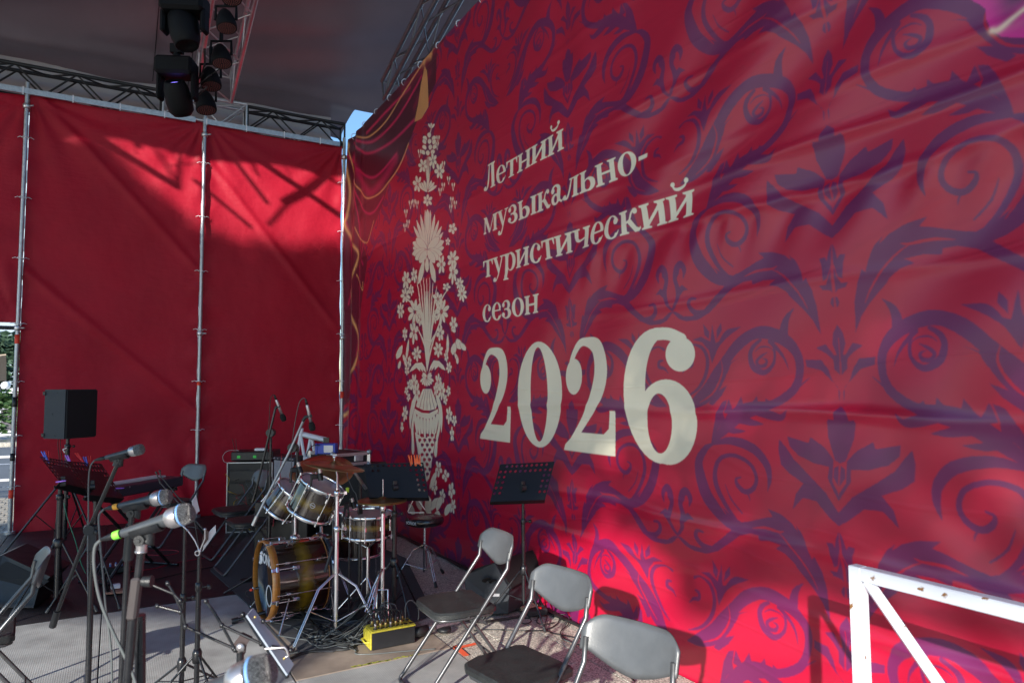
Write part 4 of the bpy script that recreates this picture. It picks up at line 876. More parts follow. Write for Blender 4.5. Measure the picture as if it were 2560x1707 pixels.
T = Thing('side_truss', 'crossing truss bars at the open side of the stage', 'truss', (-6, -4, 0))
def bar(a, b_, w_, t):
    A, B_ = pl(a, 1, 0) + SUN_TO * t, pl(b_, 1, 0) + SUN_TO * t; mb = MB(); mb.cyl(A, B_, w_ / 2, n=8); T.part('bar', mb, 'alu')
bar(zU(640, 1040), zU(1480, 1560), .085, 6); bar(zU(1260, 1190), zU(1490, 1545), .045, 10); bar(zU(1500, 1220), zU(1488, 1568), .035, 6); bar(zU(1110, 1170), zU(1132, 1290), .012, 6); bar(zU(1432, 1215), zU(1440, 1325), .012, 6)
bar(zU(1420, 1385), zU(1660, 1340), .016, 6); bar(zU(1150, 1180), zU(1152, 1230), .05, 6)
bar(zT(225, 1270), zT(560, 1700), .055, 7); bar(zT(420, 1290), zT(1160, 1790), .085, 6); bar(zT(700, 1700), zT(1160, 1385), .10, 6); bar(zT(-60, 1500), zT(420, 1900), .05, 7); bar(zT(560, 1880), zT(900, 1540), .05, 7); bar(zT(30, 1250), zT(35, 1700), .05, 7); bar(zT(820, 1380), zT(1200, 1545), .045, 7); bar(zT(385, 1310), zT(440, 1440), .012, 6); bar(zT(410, 1300), zT(480, 1470), .03, 6); bar(zT(690, 1360), zT(750, 1490), .012, 6)
# ------------------------------------------------------------------ helpers for stage gear
def rotz(a): return Matrix.Rotation(a, 3, 'Z')
def tripod(T, base, ztop, spread, hub, r=.014, n=3, a0=.3, m='tube', foot=.03, collars=(), lower_r=None, hub_low=None):
    x, y = base[0], base[1]; mb = MB(); zl = hub_low if hub_low is not None else .12
    mb.cyl((x, y, zl), (x, y, hub + .35), (lower_r or r * 1.3)); mb.cyl((x, y, hub + .3), (x, y, ztop), r); T.part('pole', mb, m)
    c = MB(); c.lathe((x, y, hub - .03), (0, 0, 1), [(0, 0), (r * 2.2, 0), (r * 2.4, .02), (r * 2.4, .05), (r * 1.6, .07), (0, .07)], 12); T.part('hub', c, m)
    k = MB(); k.cyl((x + r, y, hub + .35), (x + r + .035, y - .01, hub + .35), .004, n=6); k.lathe((x + r + .03, y - .01, hub + .35), (1, -.3, 0), [(0, 0), (.012, 0), (.014, .01), (.012, .02), (0, .02)], 8)
    k.lathe((x, y, hub + .33), (0, 0, 1), [(r * 1.3, 0), (r * 1.7, .005), (r * 1.7, .04), (r * 1.2, .045)], 12); T.part('collar_knob', k, m)
    for i in range(n):
        a = a0 + i * 2 * math.pi / n; e = Vector((x + spread * math.cos(a), y + spread * math.sin(a), .012))
        L = MB(); s_ = Vector((x + r * 2 * math.cos(a), y + r * 2 * math.sin(a), hub)); L.tube([s_, e], [r * .62, r * .62], 8)
        mid = s_.lerp(e, .45); L.cyl(mid, (x, y, max(zl + .02, .08)), r * .35, n=6); lg = T.part('leg', L, m)
        f = MB(); f.tube([s_.lerp(e, .93), e], [r * 1.1, r * 1.2], 8); T.part('rubber_foot', f, 'plastic', parent=lg)
def microphone(T, tail, head, L=None, m='micgrey', band=True, cap=True, scale=1.0):
    tail, head = Vector(tail), Vector(head); d = (head - tail).normalized(); Lt = (head - tail).length; o = tail; s = Lt / .235
    b = MB(); b.lathe(o, d, [(.0, .055 * s), (.0095 * s, .055 * s), (.0105 * s, .058 * s), (.0125 * s, .10 * s), (.0165 * s, .168 * s), (.019 * s, .178 * s), (.0, .178 * s)], 24); body = T.part('handle', b, m)
    b = MB(); b.lathe(o, d, [(.0, 0), (.0035 * s, 0), (.0075 * s, .022 * s), (.009 * s, .03 * s), (.009 * s, .056 * s), (0, .056 * s)], 16); T.part('plug', b, 'black')
    b = MB(); b.lathe(o, d, [(.0195 * s, .172 * s), (.0235 * s, .178 * s), (.0255 * s, .186 * s), (.0255 * s, .20 * s), (.0253 * s, .201 * s)], 28); T.part('collar_ring', b, 'silver')
    b = MB(); b.lathe(o, d, [(.0252 * s, .2005 * s), (.0262 * s, .207 * s), (.0262 * s, .218 * s), (.0245 * s, .228 * s), (.020 * s, .234 * s), (.0, .2355 * s)], 28); gr = T.part('grille', b, 'mesh')
    if band:
        b = MB(); b.lathe(o, d, [(.0262 * s, .2055 * s), (.0272 * s, .2065 * s), (.0272 * s, .2095 * s), (.0262 * s, .2105 * s)], 28); T.part('band', b, 'blueband', parent=gr)
    return o, d, s
def cord(pts, r, m, label, n=6, k=8, group=None, name='cable'):
    mb = MB(); mb.tube(curve_pts(pts, k), r, n); return single(name, mb, m, label, 'cable', group)

# ------------------------------------------------------------------ folding chairs
def make_chair(label):
    T = Thing('folding_chair', label, 'chair', world=False, group='black folding chairs')
    W = .188; mid = .008
    s = MB(); out_ = []
    for (x, y) in ((-.17, -.17), (-.195, -.14), (-.20, .10), (-.175, .175), (-.13, .20), (.13, .20), (.175, .175), (.20, .10), (.195, -.14), (.17, -.17)): out_.append((x, y))
    n_ = len(out_)
    for (z0, k0, z1, k1) in ((.425, .93, .435, 1.0), (.435, 1.0, .455, 1.0), (.455, 1.0, .466, .95)):
        s.add([(x * k0, y * k0, z0) for x, y in out_] + [(x * k1, y * k1, z1) for x, y in out_], [(i, (i + 1) % n_, (i + 1) % n_ + n_, i + n_) for i in range(n_)], True)
    s.add([(x * .95, y * .95, .466) for x, y in out_] + [(x * .7, y * .7, .470) for x, y in out_] + [(0, 0, .470)], [(i, (i + 1) % n_, (i + 1) % n_ + n_, i + n_) for i in range(n_)] + [(i + n_, (i + 1) % n_ + n_, 2 * n_) for i in range(n_)], True)
    s.add([(x * .93, y * .93, .425) for x, y in out_], [tuple(range(n_))[::-1]]); T.part('seat', s, 'vinyl')
    u = MB(); u.tube([(x * .9, y * .9, .42) for x, y in out_], .009, 6, closed=True); T.part('seat_rim', u, 'chairtube')
    # long tubes: top rear -> front foot, joined by the floor bar
    top_y, top_z = -.235, .66; ft_y = .27
    for sx in (-1, 1):
        t = MB(); x = sx * W; pts = [(x, top_y - .012, top_z + .09), (x, top_y, top_z)] + [(x, top_y + (ft_y - .02 - top_y) * k, top_z + (.05 - top_z) * k) for k in (.25, .5, .75, 1.0)]
        pts += [(x, ft_y, .03), (x * .97, ft_y + .008, .016), (x * .8, ft_y + .01, .012)]; t.tube(pts, .0115, 10); T.part('long_leg', t, 'chairtube')
        q = MB(); q.tube([(x * .88, .0, .43), (x * .88, -.30, .015)], .010, 8); q.ball((x * .88, -.305, .012), .013, 8); T.part('rear_leg', q, 'chairtube')
        h = MB(); h.box((x * .95, -.05, .405), (.005, .13, .02), Matrix.Rotation(.5, 3, 'X')); h.cyl((x * .86, -.1, .38), (x * 1.06, -.1, .38), .007, n=8); h.cyl((x * .86, .01, .43), (x * 1.04, .01, .43), .007, n=8); T.part('hinge_link', h, 'chairtube')
    fb = MB(); fb.cyl((-W * .82, ft_y + .01, .012), (W * .82, ft_y + .01, .012), .0115, n=10); T.part('floor_bar', fb, 'chairtube')
    rb = MB(); rb.cyl((-W * .86, -.22, .13), (W * .86, -.22, .13), .007, n=8); T.part('rear_stretcher', rb, 'chairtube')
    # moulded backrest: curved plate wrapping the tubes, belly along the lower edge
    b = MB(); NX_, NZ_ = 22, 9; vs_ = []
    for side in (0, 1):
        for j in range(NZ_ + 1):
            for i in range(NX_ + 1):
                u_ = -1 + 2 * i / NX_; x = u_ * (W + .017); au = abs(u_)
                zt = .832 - .045 * max(0, (au - .6) / .4) ** 2.2; zb = .602 + .055 * min(1, (au / .86)) ** 1.7 * 1.0 - (.03 if au > .9 else 0)
                zb = .645 + .075 * au ** 1.7; zb = min(zb, .705)
                z = zb + (zt - zb) * j / NZ_; lean = -.235 - (z - .66) * .28
                wrap = .042 * au ** 2.4; th = .012 if au < .93 else .020
                y = lean - .03 + wrap + (th / 2 if side else -th / 2)
                if j in (0, NZ_): y += (-th * .25 if side else th * .25)
                vs_.append((x, y, z))
    W1 = NX_ + 1; N1 = W1 * (NZ_ + 1); f_ = []
    for j in range(NZ_):
        for i in range(NX_):
            q = (j * W1 + i, j * W1 + i + 1, (j + 1) * W1 + i + 1, (j + 1) * W1 + i); f_.append(q); f_.append(tuple(a + N1 for a in q[::-1]))
    for i in range(NX_):
        f_.append((i + 1, i, i + N1, i + 1 + N1)); o = NZ_ * W1; f_.append((o + i, o + i + 1, o + i + 1 + N1, o + i + N1))
    for j in range(NZ_):
        f_.append((j * W1, (j + 1) * W1, (j + 1) * W1 + N1, j * W1 + N1)); o = NX_; f_.append(((j + 1) * W1 + o, j * W1 + o, j * W1 + o + N1, (j + 1) * W1 + o + N1))
    b.add(vs_, f_, True); T.part('backrest', b, 'chairp')
    return T.o
# chair front (+Y local) turned by rotz;  positions surveyed from feet and backrest corners
G1 = 'black folding chairs'
ch = make_chair('black folding chair nearest the yellow stage box, its backrest whitened by sun')
def put(o, p, ang): o.location = (p[0], p[1], .0); o.rotation_euler = (0, 0, R_(ang))
put(ch, (-1.21, -6.52), 88)
CH = [('middle of the three right-hand folding chairs, its seat crossed by shadow stripes', (-1.36, -7.49), 99),
      ('cropped folding chair closest to the lens, casting its shadow on the banner', (-1.56, -8.28), 107),
      ('black folding chair alone in front of the pole between the two red tarps', (-2.36, -1.55), 122),
      ('black folding chair right of the equipment rack, standing farther from the drums', (-1.84, -2.50), 100),
      ('black folding chair whose back nearly touches the bass drum and long mic boom', (-1.80, -3.20), 96),
      ('folding chair seen edge-on and cut off by the left picture edge', tuple((zz((87, 1380), .83) + Vector((-.24, -.02, 0)))[:2]), 95)]
for lab, p, a in CH: copy_tree(ch, lab, (*p, 0), R_(a))

# ------------------------------------------------------------------ microphones near the camera
def vocal_mic(label, tail_px, head_px, d, clip_px, pole_px, group, boom=None, tape=None, band=True, dh=0.0):
    tail, head = at(tail_px, d), at(head_px, d + dh)
    T = Thing('microphone', label, 'microphone', tail, group='vocal microphones at the front')
    o, dd, s = microphone(T, tail, head, band=band)
    if tape:
        b = MB(); b.lathe(o, dd, [(.0096 * s, .034 * s), (.0103 * s, .036 * s), (.0108 * s, .05 * s), (.0100 * s, .051 * s)], 18); T.part('tape_band', b, tape)
    return tail, head, dd, s
def mic_clip(T, c, dd, s, down):
    x, y, z = basis(dd); b = MB(); c = Vector(c); dn = Vector((0, 0, -1)); dn = (dn - dd * dn.dot(dd)).normalized(); sd = dd.cross(dn)
    # U cradle under the handle
    vs_ = []; N_ = 9; Lc = .062 * s
    for t in (-.5, .5):
        for rr_ in (.0185, .0145):
            for k in range(N_):
                a = math.pi * (k / (N_ - 1)) ; v = c + dd * (t * Lc) + (sd * math.cos(a) + dn * math.sin(a)) * rr_ * s; vs_.append(v)
    f_ = []
    for k in range(N_ - 1): f_ += [(k, k + 1, 2 * N_ + k + 1, 2 * N_ + k), (N_ + k + 1, N_ + k, 3 * N_ + k, 3 * N_ + k + 1), (k + 1, k, N_ + k, N_ + k + 1), (2 * N_ + k, 2 * N_ + k + 1, 3 * N_ + k + 1, 3 * N_ + k)]
    b.add(vs_, f_, True); b.tube([c + dn * .016 * s, c + dn * .03 * s + Vector((0, 0, -.004)), down], [.012 * s, .010 * s, .009 * s], 10)
    T.part('clip', b, 'plastic')
    k = MB(); k.cyl(down - sd * .014 * s, down + sd * .014 * s, .011 * s); k.cyl(down - sd * .017 * s, down + sd * .017 * s, .004 * s, n=8); T.part('swivel', k, 'plastic')
VG = 'vocal microphone stands at the front'
# first: farthest of the three, boom stand
t1, h1, d1, s1 = vocal_mic('silver-headed vocal microphone farthest left and highest, over the perforated desks', z3(925, 785), z3(1402, 672), 3.05, None, None, None, band=False)
T = Thing('microphone_stand', 'boom microphone stand with its long arm slanting down-left past the perforated desks', 'microphone stand', fl((233, 1840)), group=VG)
c = at(z3(1170, 735), 3.05); dn = at(z3(1160, 790), 3.05); mic_clip(T, c, d1, 1.2, dn)
j1 = at(z3(1145, 840), 3.05); piv = at(z4(870, 60), 3.1); low_ = at(z4(560, 870), 3.2)
b = MB(); b.cyl(dn, j1, .016, .018, n=12); T.part('swivel_neck', b, 'plastic')
b = MB(); b.tube([j1, piv, low_], .0085, 10); T.part('boom', b, 'tube')
b = MB(); b.cyl(at(z4(562, 860), 3.2), at(z4(515, 1010), 3.22), .014, .0155, n=12); T.part('counterweight_grip', b, 'plastic')
pf = Vector((piv.x + .02, piv.y, 0)); pf = at(z4(905, 250), 3.1)
b = MB(); b.cyl((pf.x, pf.y, pf.z), (pf.x, pf.y, .1), .0125); b.cyl((pf.x, pf.y, piv.z), (pf.x, pf.y, .8), .009); T.part('pole', b, 'tube')
b = MB(); b.box((pf.x, pf.y, piv.z - .04), (.045, .03, .12), bev=.008); b.cyl(piv - Vector((.0, .03, 0)), piv + Vector((0, .03, 0)), .022); b.ball(piv + Vector((.03, -.03, -.01)), .012, 8); T.part('boom_clutch', b, 'plastic')
for i in range(3):
    a = 1.0 + i * 2.094; L = MB(); L.cyl((pf.x, pf.y, .14), (pf.x + .36 * math.cos(a), pf.y + .36 * math.sin(a), .01), .008, n=8); T.part('leg', L, 'tube')
# second
t2, h2, d2, s2 = vocal_mic('blue-banded vocal microphone with amber tape, middle of the left cluster', z3(1018, 1262), z3(1668, 1132), 2.2, None, None, None, tape='amber')
T = Thing('microphone_stand', 'straight microphone stand of the amber-taped microphone with a long clutch sleeve', 'microphone stand', fl((300, 2250)), group=VG)
c = at(z3(1330, 1215), 2.2); dn = at(z3(1300, 1300), 2.2); mic_clip(T, c, d2, 1.15, dn)
b = MB(); p0, p1, p2 = at(z3(1295, 1330), 2.2), at(z4(1250, 360), 2.2), at(z4(1185, 1600), 2.2)
b.tube([dn, p0], [.014, .015], 10); T.part('swivel_neck', b, 'plastic')
b = MB(); b.tube([at(z4(1280, 60), 2.2), at(z4(1255, 360), 2.2)], [.015, .0155], 12); T.part('clutch_sleeve', b, 'plastic')
b = MB(); b.tube([p0, p1, p2, Vector((p2.x - .02, p2.y, .03))], .0095, 10); T.part('pole', b, 'tube')
b = MB(); b.lathe((p2.x - .02, p2.y, 0), (0, 0, 1), [(0, 0), (.14, 0), (.14, .012), (.04, .03), (0, .03)], 28); T.part('round_base', b, 'tube')
# third
t3, h3, d3, s3 = vocal_mic('blue-banded vocal microphone with lime green tape, the largest in the left cluster', z4(985, 165), z3(1882, 1290), 1.52, None, None, None, tape='green')
T = Thing('microphone_stand', 'stand of the green-taped microphone with a rectangular clutch and side knob', 'microphone stand', fl((290, 2900)), group=VG)
c = at(z3(1440, 1430), 1.52); dn = at(z4(1395, 160), 1.52); mic_clip(T, c, d3, 1.05, dn)
b = MB(); b.tube([dn, at(z4(1385, 270), 1.52)], [.0125, .011], 12); b.lathe(at(z4(1383, 290), 1.52), (0, 0, 1), [(0, 0), (.012, 0), (.013, .004), (.0, .008)], 12); T.part('swivel_neck', b, 'silver')
b = MB(); b.cyl(at(z4(1385, 280), 1.52), at(z4(1355, 540), 1.52), .0085); b.cyl(at(z4(1300, 930), 1.52), at(z4(1235, 1720), 1.52), .0095); T.part('upper_tube', b, 'tube')
a_, b_ = at(z4(1345, 530), 1.515), at(z4(1295, 940), 1.515); dz_ = (a_ - b_).normalized(); bx, by, _ = basis(dz_)
rot = Matrix((Vector(RGT).normalized(), dz_.cross(Vector(RGT)).normalized(), dz_)).transposed()
b = MB(); b.box((a_ + b_) / 2, (.021, .02, (a_ - b_).length), rot, bev=.004); T.part('clutch_sleeve', b, mat('clutch_brown', (0.055, 0.045, 0.045), .45, var=.1))
b = MB(); kk = at(z4(1400, 570), 1.515); b.cyl(kk, kk + Vector(RGT) * .02, .011, .012); T.part('knob', b, 'plastic')
b = MB(); pp = at(z4(1372, 900), 1.56); b.cyl(pp, at(z4(1372, 1700), 1.56), .012); b.cyl((pp.x, pp.y, .2), (pp.x, pp.y, .9), .013); T.part('pole', b, 'tube')
b = MB(); b.lathe((pp.x, pp.y, 0), (0, 0, 1), [(0, 0), (.14, 0), (.14, .012), (.04, .03), (0, .03)], 28); b.cyl((pp.x, pp.y, 0), (pp.x, pp.y, .25), .013); T.part('round_base', b, 'tube')
# fourth: blurred at the bottom edge
t4, h4, d4, s4 = vocal_mic('out-of-focus blue-banded microphone rising from the bottom picture edge', (300, 1812), z6(706, 1425), 1.0, None, None, None)
T = Thing('microphone_stand', 'stand of the microphone at the bottom edge, below the picture', 'microphone stand', (t4.x, t4.y, 0), group=VG)
c = t4.lerp(h4, .45); dn = c + Vector((0, 0, -.04)); mic_clip(T, c, d4, 1.0, dn); b = MB(); b.cyl(dn, (c.x, c.y, .03), .01); T.part('pole', b, 'tube')
b = MB(); b.lathe((c.x, c.y, 0), (0, 0, 1), [(0, 0), (.14, 0), (.14, .012), (.04, .03), (0, .03)], 28); T.part('round_base', b, 'tube')
# mic leads
cord([at(z3(930, 782), 3.05), at(z3(885, 850), 3.05), at(z3(868, 1000), 3.07), at(z3(866, 1300), 3.08), at(z4(860, 400), 3.08), at(z4(868, 900), 3.08), at(z4(862, 1200), 3.08), at(z4(880, 1530), 3.08), Vector((pf.x - .03, pf.y - .02, .03))], .0032, 'cablegrey', 'thin lead hanging straight down from the farthest left microphone')
cord([at(z3(1020, 1262), 2.2), at(z3(970, 1330), 2.2), at(z3(975, 1500), 2.2), at(z4(1000, 400), 2.2), at(z4(1040, 850), 2.2), at(z4(1085, 1200), 2.2), at(z4(1100, 1600), 2.2), at(z4(1110, 2300), 2.3)], .0032, 'cablegrey', 'lead of the amber-taped microphone looping down beside its stand')
cord([at(z4(990, 165), 1.52), at(z4(930, 240), 1.52), at(z4(925, 450), 1.52), at(z4(980, 750), 1.52), at(z4(1100, 1050), 1.52), at(z4(1230, 1320), 1.52), at(z4(1330, 1570), 1.52), at(z4(1450, 2100), 1.52)], .0034, 'cablegrey', 'thick lead of the green-taped microphone sweeping down to the right')

# ------------------------------------------------------------------ perforated music desks
def holes_desk(T, TL, TR, BR, BL, rows, name='desk', tray=True, m='black'):
    TL, TR, BR, BL = map(Vector, (TL, TR, BR, BL)); NXc, NYc = 11, 7
    P = lambda u, v: (TL * (1 - u) + TR * u) * (1 - v) + (BL * (1 - u) + BR * u) * v
    nrm = (TR - TL).cross(BL - TL).normalized() * .0012; mb = MB()
    for i in range(NXc):
        for j in range(NYc):
            u0, u1, v0, v1 = i / NXc, (i + 1) / NXc, j / NYc, (j + 1) / NYc
            hole = (i, j) in rows
            if not hole: mb.sheet(P(u0, v0), P(u1, v0), P(u1, v1), P(u0, v1), .0024); continue
            K_ = 12; uc, vc = (u0 + u1) / 2, (v0 + v1) / 2; ru, rv = (u1 - u0) * .27, (v1 - v0) * .27; inn = []; outr = []
            for k in range(K_):
                a = 2 * math.pi * (k + .5) / K_; c_, s_ = math.cos(a), math.sin(a); q = max(abs(c_), abs(s_))
                inn.append(P(uc + ru * c_, vc + rv * s_)); outr.append(P(uc + (u1 - u0) / 2 * c_ / q, vc + (v1 - v0) / 2 * s_ / q))
            # keep the square corners
            vs_ = []; 
            for sg in (1, -1): vs_ += [p + nrm * sg for p in inn] + [p + nrm * sg for p in outr]
            f_ = []
            for k in range(K_):
                k2 = (k + 1) % K_; f_ += [(k, k2, K_ + k2, K_ + k), (2 * K_ + k2, 2 * K_ + k, 3 * K_ + k, 3 * K_ + k2), (k2, k, 2 * K_ + k, 2 * K_ + k2)]
            mb.add(vs_, f_)
            for (cu, cv, k) in ((u1, v1, 1), (u0, v1, 4), (u0, v0, 7), (u1, v0, 10)):
                for sg in (1, -1): mb.add([P(cu, cv) + nrm * sg, outr[k] + nrm * sg, outr[(k - 1) % K_] + nrm * sg], [(0, 1, 2) if sg > 0 else (2, 1, 0)])
    T.part(name, mb, m)
    if tray:
        out_ = -(TR - TL).cross(BL - TL).normalized(); vd = Vector(CAM) - (TL + BR) / 2
        if out_.dot(vd) > 0: out_ = -out_
        e = MB(); e.sheet(BL, BR, BR + out_ * .055, BL + out_ * .055, .002); e.sheet(BL + out_ * .055, BR + out_ * .055, BR + out_ * .055 + Vector((0, 0, .018)), BL + out_ * .055 + Vector((0, 0, .018)), .002); T.part('tray', e, m)
    return P
edge_rows = {(i, j) for i in range(1, 10) for j in (0, 1)} | {(i, j) for i in (1, 9) for j in range(2, 6)} | {(i, j) for i in (0, 10) for j in range(1, 6)}
def desk_bracket(T, c, base):
    b = MB(); c = Vector(c); b.cyl(c + Vector((-.018, 0, 0)), c + Vector((.018, 0, 0)), .024); b.box(c + Vector((0, 0, .02)), (.03, .02, .06), bev=.004); b.cyl(c, (base[0], base[1], c.z - .06), .012); T.part('tilt_bracket', b, 'plastic')
PG = 'perforated black music stands'
# right one, in front of the banner
dR = 1.6949 * 0 + depth_of(fl((1310, 1551))); bR = fl((1310, 1551))
T = Thing('music_stand', 'empty perforated music stand in front of the banner left of the folding chairs', 'music stand', bR, group=PG)
tl, tr, br, bl = at(zF(205, 175), dR + .08), at(zF(600, 155), dR + .10), at(zF(530, 432), dR - .08), at(zF(130, 446), dR - .10)
holes_desk(T, tl, tr, br, bl, edge_rows); desk_bracket(T, at(zF(370, 345), dR - .05), bR); tripod(T, bR, at(zF(376, 345), dR).z, .30, .36, .011, a0=.5)
# centre one with the orange pegs
bC = fl((985, 1552)); dC = depth_of(bC)
T = Thing('music_stand', 'perforated music stand with orange pegs in front of the snare drum', 'music stand', bC, group=PG)
tl, tr, br, bl = at(zD(900, 312), dC + .06), at(zD(1482, 296), dC + .08), at(zD(1535, 640), dC - .08), at(zD(950, 640), dC - .10)
PC = holes_desk(T, tl, tr, br, bl, {(i, 0) for i in range(11)} | {(i, 1) for i in (1, 2, 8, 9, 10)} | {(i, j) for i in (9, 10) for j in range(2, 6)}); desk_bracket(T, at(zD(1205, 540), dC - .05), bC); tripod(T, bC, at(zD(1205, 540), dC).z, .32, .42, .013, a0=2.7)
# two overlapping at the left
bA = fl((140, 1530)); dA = depth_of(bA)
T = Thing('music_stand', 'perforated music stand at the left with blue and red pegs, overlapped by its neighbour', 'music stand', bA, group=PG)
PA = holes_desk(T, at(zE(172, 962), dA - .15), at(zE(520, 1018), dA + .35), at(zE(740, 1335), dA + .25), at(zE(392, 1240), dA - .3), {(i, j) for i in range(11) for j in (0, 1)} | {(i, j) for i in (0, 1, 8, 9, 10) for j in range(2, 6)}); desk_bracket(T, at(zE(425, 1250), dA - .25), bA); tripod(T, bA, at(zE(425, 1250), dA).z, .33, .52, .016, a0=3.6)
bB = fl((231, 1515)); dB = depth_of(bB)
T = Thing('music_stand', 'perforated music stand tilted behind the highest left microphone', 'music stand', bB, group=PG)
PB = holes_desk(T, at(zE(470, 1013), dB - .1), at(zE(842, 1040), dB + .3), at(zE(1090, 1420), dB + .15), at(zE(700, 1378), dB - .25), edge_rows); desk_bracket(T, at(zE(745, 1290), dB - .15), bB); tripod(T, bB, at(zE(745, 1290), dB).z, .30, .5, .013, a0=1.2)
def peg(P, u, v, m, label, tilt, L=.07, cat='peg', group='clothes pegs on the music stands'):
    c = P(u, v); T = Thing('clothes_peg', label, cat, c, group=group); up = Vector((0, 0, 1))
    side = Vector(RGT)
    for s in (-1, 1):
        b = MB(); e = c + (up * math.cos(tilt) + side * math.sin(tilt)) * L * .62 + side * s * .010; f_ = c - (up * math.cos(tilt) + side * math.sin(tilt)) * L * .38 + side * s * .004
        b.tube([f_, c + side * s * .005, e], [.005, .006, .0045], 6); T.part('jaw', b, m)
    b = MB(); b.torus(c, side, .005, .0015, 10, 5); T.part('spring', b, 'steel')
for i, (u, t) in enumerate(((.80, -.2), (.87, .0), (.895, -.22), (.93, -.1))):
    peg(PC, u, .02, 'orange', ('leftmost of the four orange pegs on the centre music stand', 'second of the four orange pegs on the centre music stand', 'third of the four orange pegs on the centre music stand', 'rightmost of the four orange pegs on the centre music stand')[i], t, .10)
peg(PA, .16, .05, 'bluep', 'blue peg near the far left corner of the left desk', -.5, .10); peg(PA, .22, .03, 'red', 'red peg beside the blue one on the left desk', -.1, .09)
peg(PA, .92, .02, 'purple', 'purple peg clipped where the two left desks overlap', -.5, .10)
peg(PB, .62, .02, 'red', 'bright red peg on the top edge right of the purple one', .0, .10); peg(PB, .54, .0, 'bluep', 'dark blue peg behind the bright red one', -.3, .08); peg(PB, .45, -.1, 'red', 'thin red peg standing above the left desks', -.7, .10)
peg(PA, .0, .98, 'purple', 'purple peg lying along the lower left desk edge', 1.4, .06); peg(PB, .95, .72, 'purple', 'purple peg on the right edge of the tilted left desk', 1.5, .09)

# ------------------------------------------------------------------ wire music stands
def rods(T, seq, r, m, name):
    for pts in seq: b = MB(); b.tube(pts, r, 6); [b.ball(p, r * 2.1, 6) for p in (pts[0], pts[-1])]; T.part(name, b, m)
WG = 'folding wire music stands'
bW = fl((452, 1770)); dW = depth_of(bW)
T = Thing('wire_music_stand', 'thin wire music stand whose upper arms rise beside the vocal microphones, with a curled paper', 'music stand', bW, group=WG)
tripod(T, bW, at((453, 1300), dW).z, .30, at(z4(1770, 1400), dW).z, .010, a0=.35, collars=())
d = dW
rods(T, [[at(z3(1565, 890), d), at(z3(1575, 940), d), at(z3(1900, 1330), d), at(z4(1950, 250), d)], [at(z3(1530, 905), d), at(z3(1570, 1000), d)], [at(z3(1570, 1005), d), at(z3(2000, 1470), d)], [at(z3(1680, 1180), d), at(z3(1650, 1250), d), at(z3(1560, 1190), d)], [at(z3(1780, 1180), d), at(z3(1870, 1230), d)]], .0035, 'tube', 'wire_arm')
b = MB(); b.sheet(at(z3(1880, 1180), d), at(z3(1920, 1130), d + .03), at(z3(1955, 1280), d + .03), at(z3(1905, 1320), d), .003, 4, 4); T.part('paper_sheet', b, 'paper')
bX = fl((489, 1800)); dX = depth_of(bX); d = dX
T = Thing('wire_music_stand', 'wire music stand holding a torn sheet beside the bass drum', 'music stand', bX, group=WG)
tripod(T, bX, at(z4(1950, 270), d).z, .30, .32, .010, a0=.9)
rods(T, [[at(z4(1840, 70), d), at(z4(1910, 170), d), at(z4(1950, 260), d)], [at(z4(2010, 60), d), at(z4(2010, 150), d), at(z4(1960, 270), d)], [at(z4(1700, -50), d), at(z4(1840, 70), d)]], .004, 'alu', 'wire_arm')
b = MB(); b.sheet(at(z4(2015, 120), d), at(z4(2112, 20), d + .03), at(z4(2115, 90), d + .03), at(z4(1985, 275), d), .003, 4, 4); T.part('paper_sheet', b, 'paper')
b = MB(); b.sheet(at(z4(2008, 60), d), at(z4(2045, 80), d), at(z4(2040, 160), d), at(z4(1960, 270), d), .004, 2, 2); T.part('desk_leaf', b, mat('brown_leaf', (0.05, 0.02, 0.02), .5))
b = MB(); b.torus(at(z4(1935, 295), d), Vector(FWD), .012, .004, 16, 6); T.part('wing_nut', b, 'silver')
d = 1.75; q = at(z6(395, 1380), d)
T = Thing('wire_music_stand', 'nearest wire music stand with a grey folder on its tilted desk', 'music stand', (q.x, q.y, 0), group=WG)
b = MB(); b.cyl(at(z6(395, 1260), d), (q.x, q.y, .3), .009); T.part('pole', b, 'tube')
for i in range(3):
    a = .4 + i * 2.094; L = MB(); L.cyl((q.x, q.y, .35), (q.x + .3 * math.cos(a), q.y + .3 * math.sin(a), .01), .006, n=8); T.part('leg', L, 'tube')
b = MB(); b.prism([at(z6(330, 1180), d), at(z6(400, 1085), d), at(z6(500, 1130), d), at(z6(440, 1210), d), at(z6(430, 1290), d), at(z6(385, 1310), d), at(z6(335, 1250), d)], Vector(FWD) * .012); T.part('hub_plate', b, mat('hub_brown', (0.05, 0.035, 0.035), .4))
b = MB(); b.lathe(at(z6(395, 1218), d - .006), -Vector(FWD), [(0, .006), (.009, .004), (.011, 0)], 14); T.part('rivet', b, 'silver')
rods(T, [[at(z6(60, 765), d), at(z6(130, 860), d), at(z6(200, 975), d), at(z6(215, 1000), d), at(z6(345, 1240), d)], [at(z4(1475, 598), d), at(z4(1700, 690), d), at(z4(1770, 760), d)], [at(z4(1645, 590), d), at(z4(1710, 700), d), at(z4(1780, 860), d), at(z4(1820, 1010), d)], [at(z4(1820, 1015), d), at(z6(330, 1225), d)], [at(z6(215, 1000), d), at(z6(600, 1180), d)], [at(z4(1545, 812), d), at(z4(1770, 870), d)], [at(z6(600, 1180), d), at(z6(890, 1245), d - .02)], [at(z6(620, 960), d), at(z6(885, 1245), d)], [at(z6(420, 895), d), at(z6(850, 1495), d)]], .0034, 'tube', 'wire_arm')
b = MB(); b.sheet(at(z6(455, 905), d - .02), at(z6(515, 835), d + .02), at(z6(912, 1385), d + .02), at(z6(852, 1490), d - .02), .005, 2, 8); T.part('folder', b, 'sheetcover')
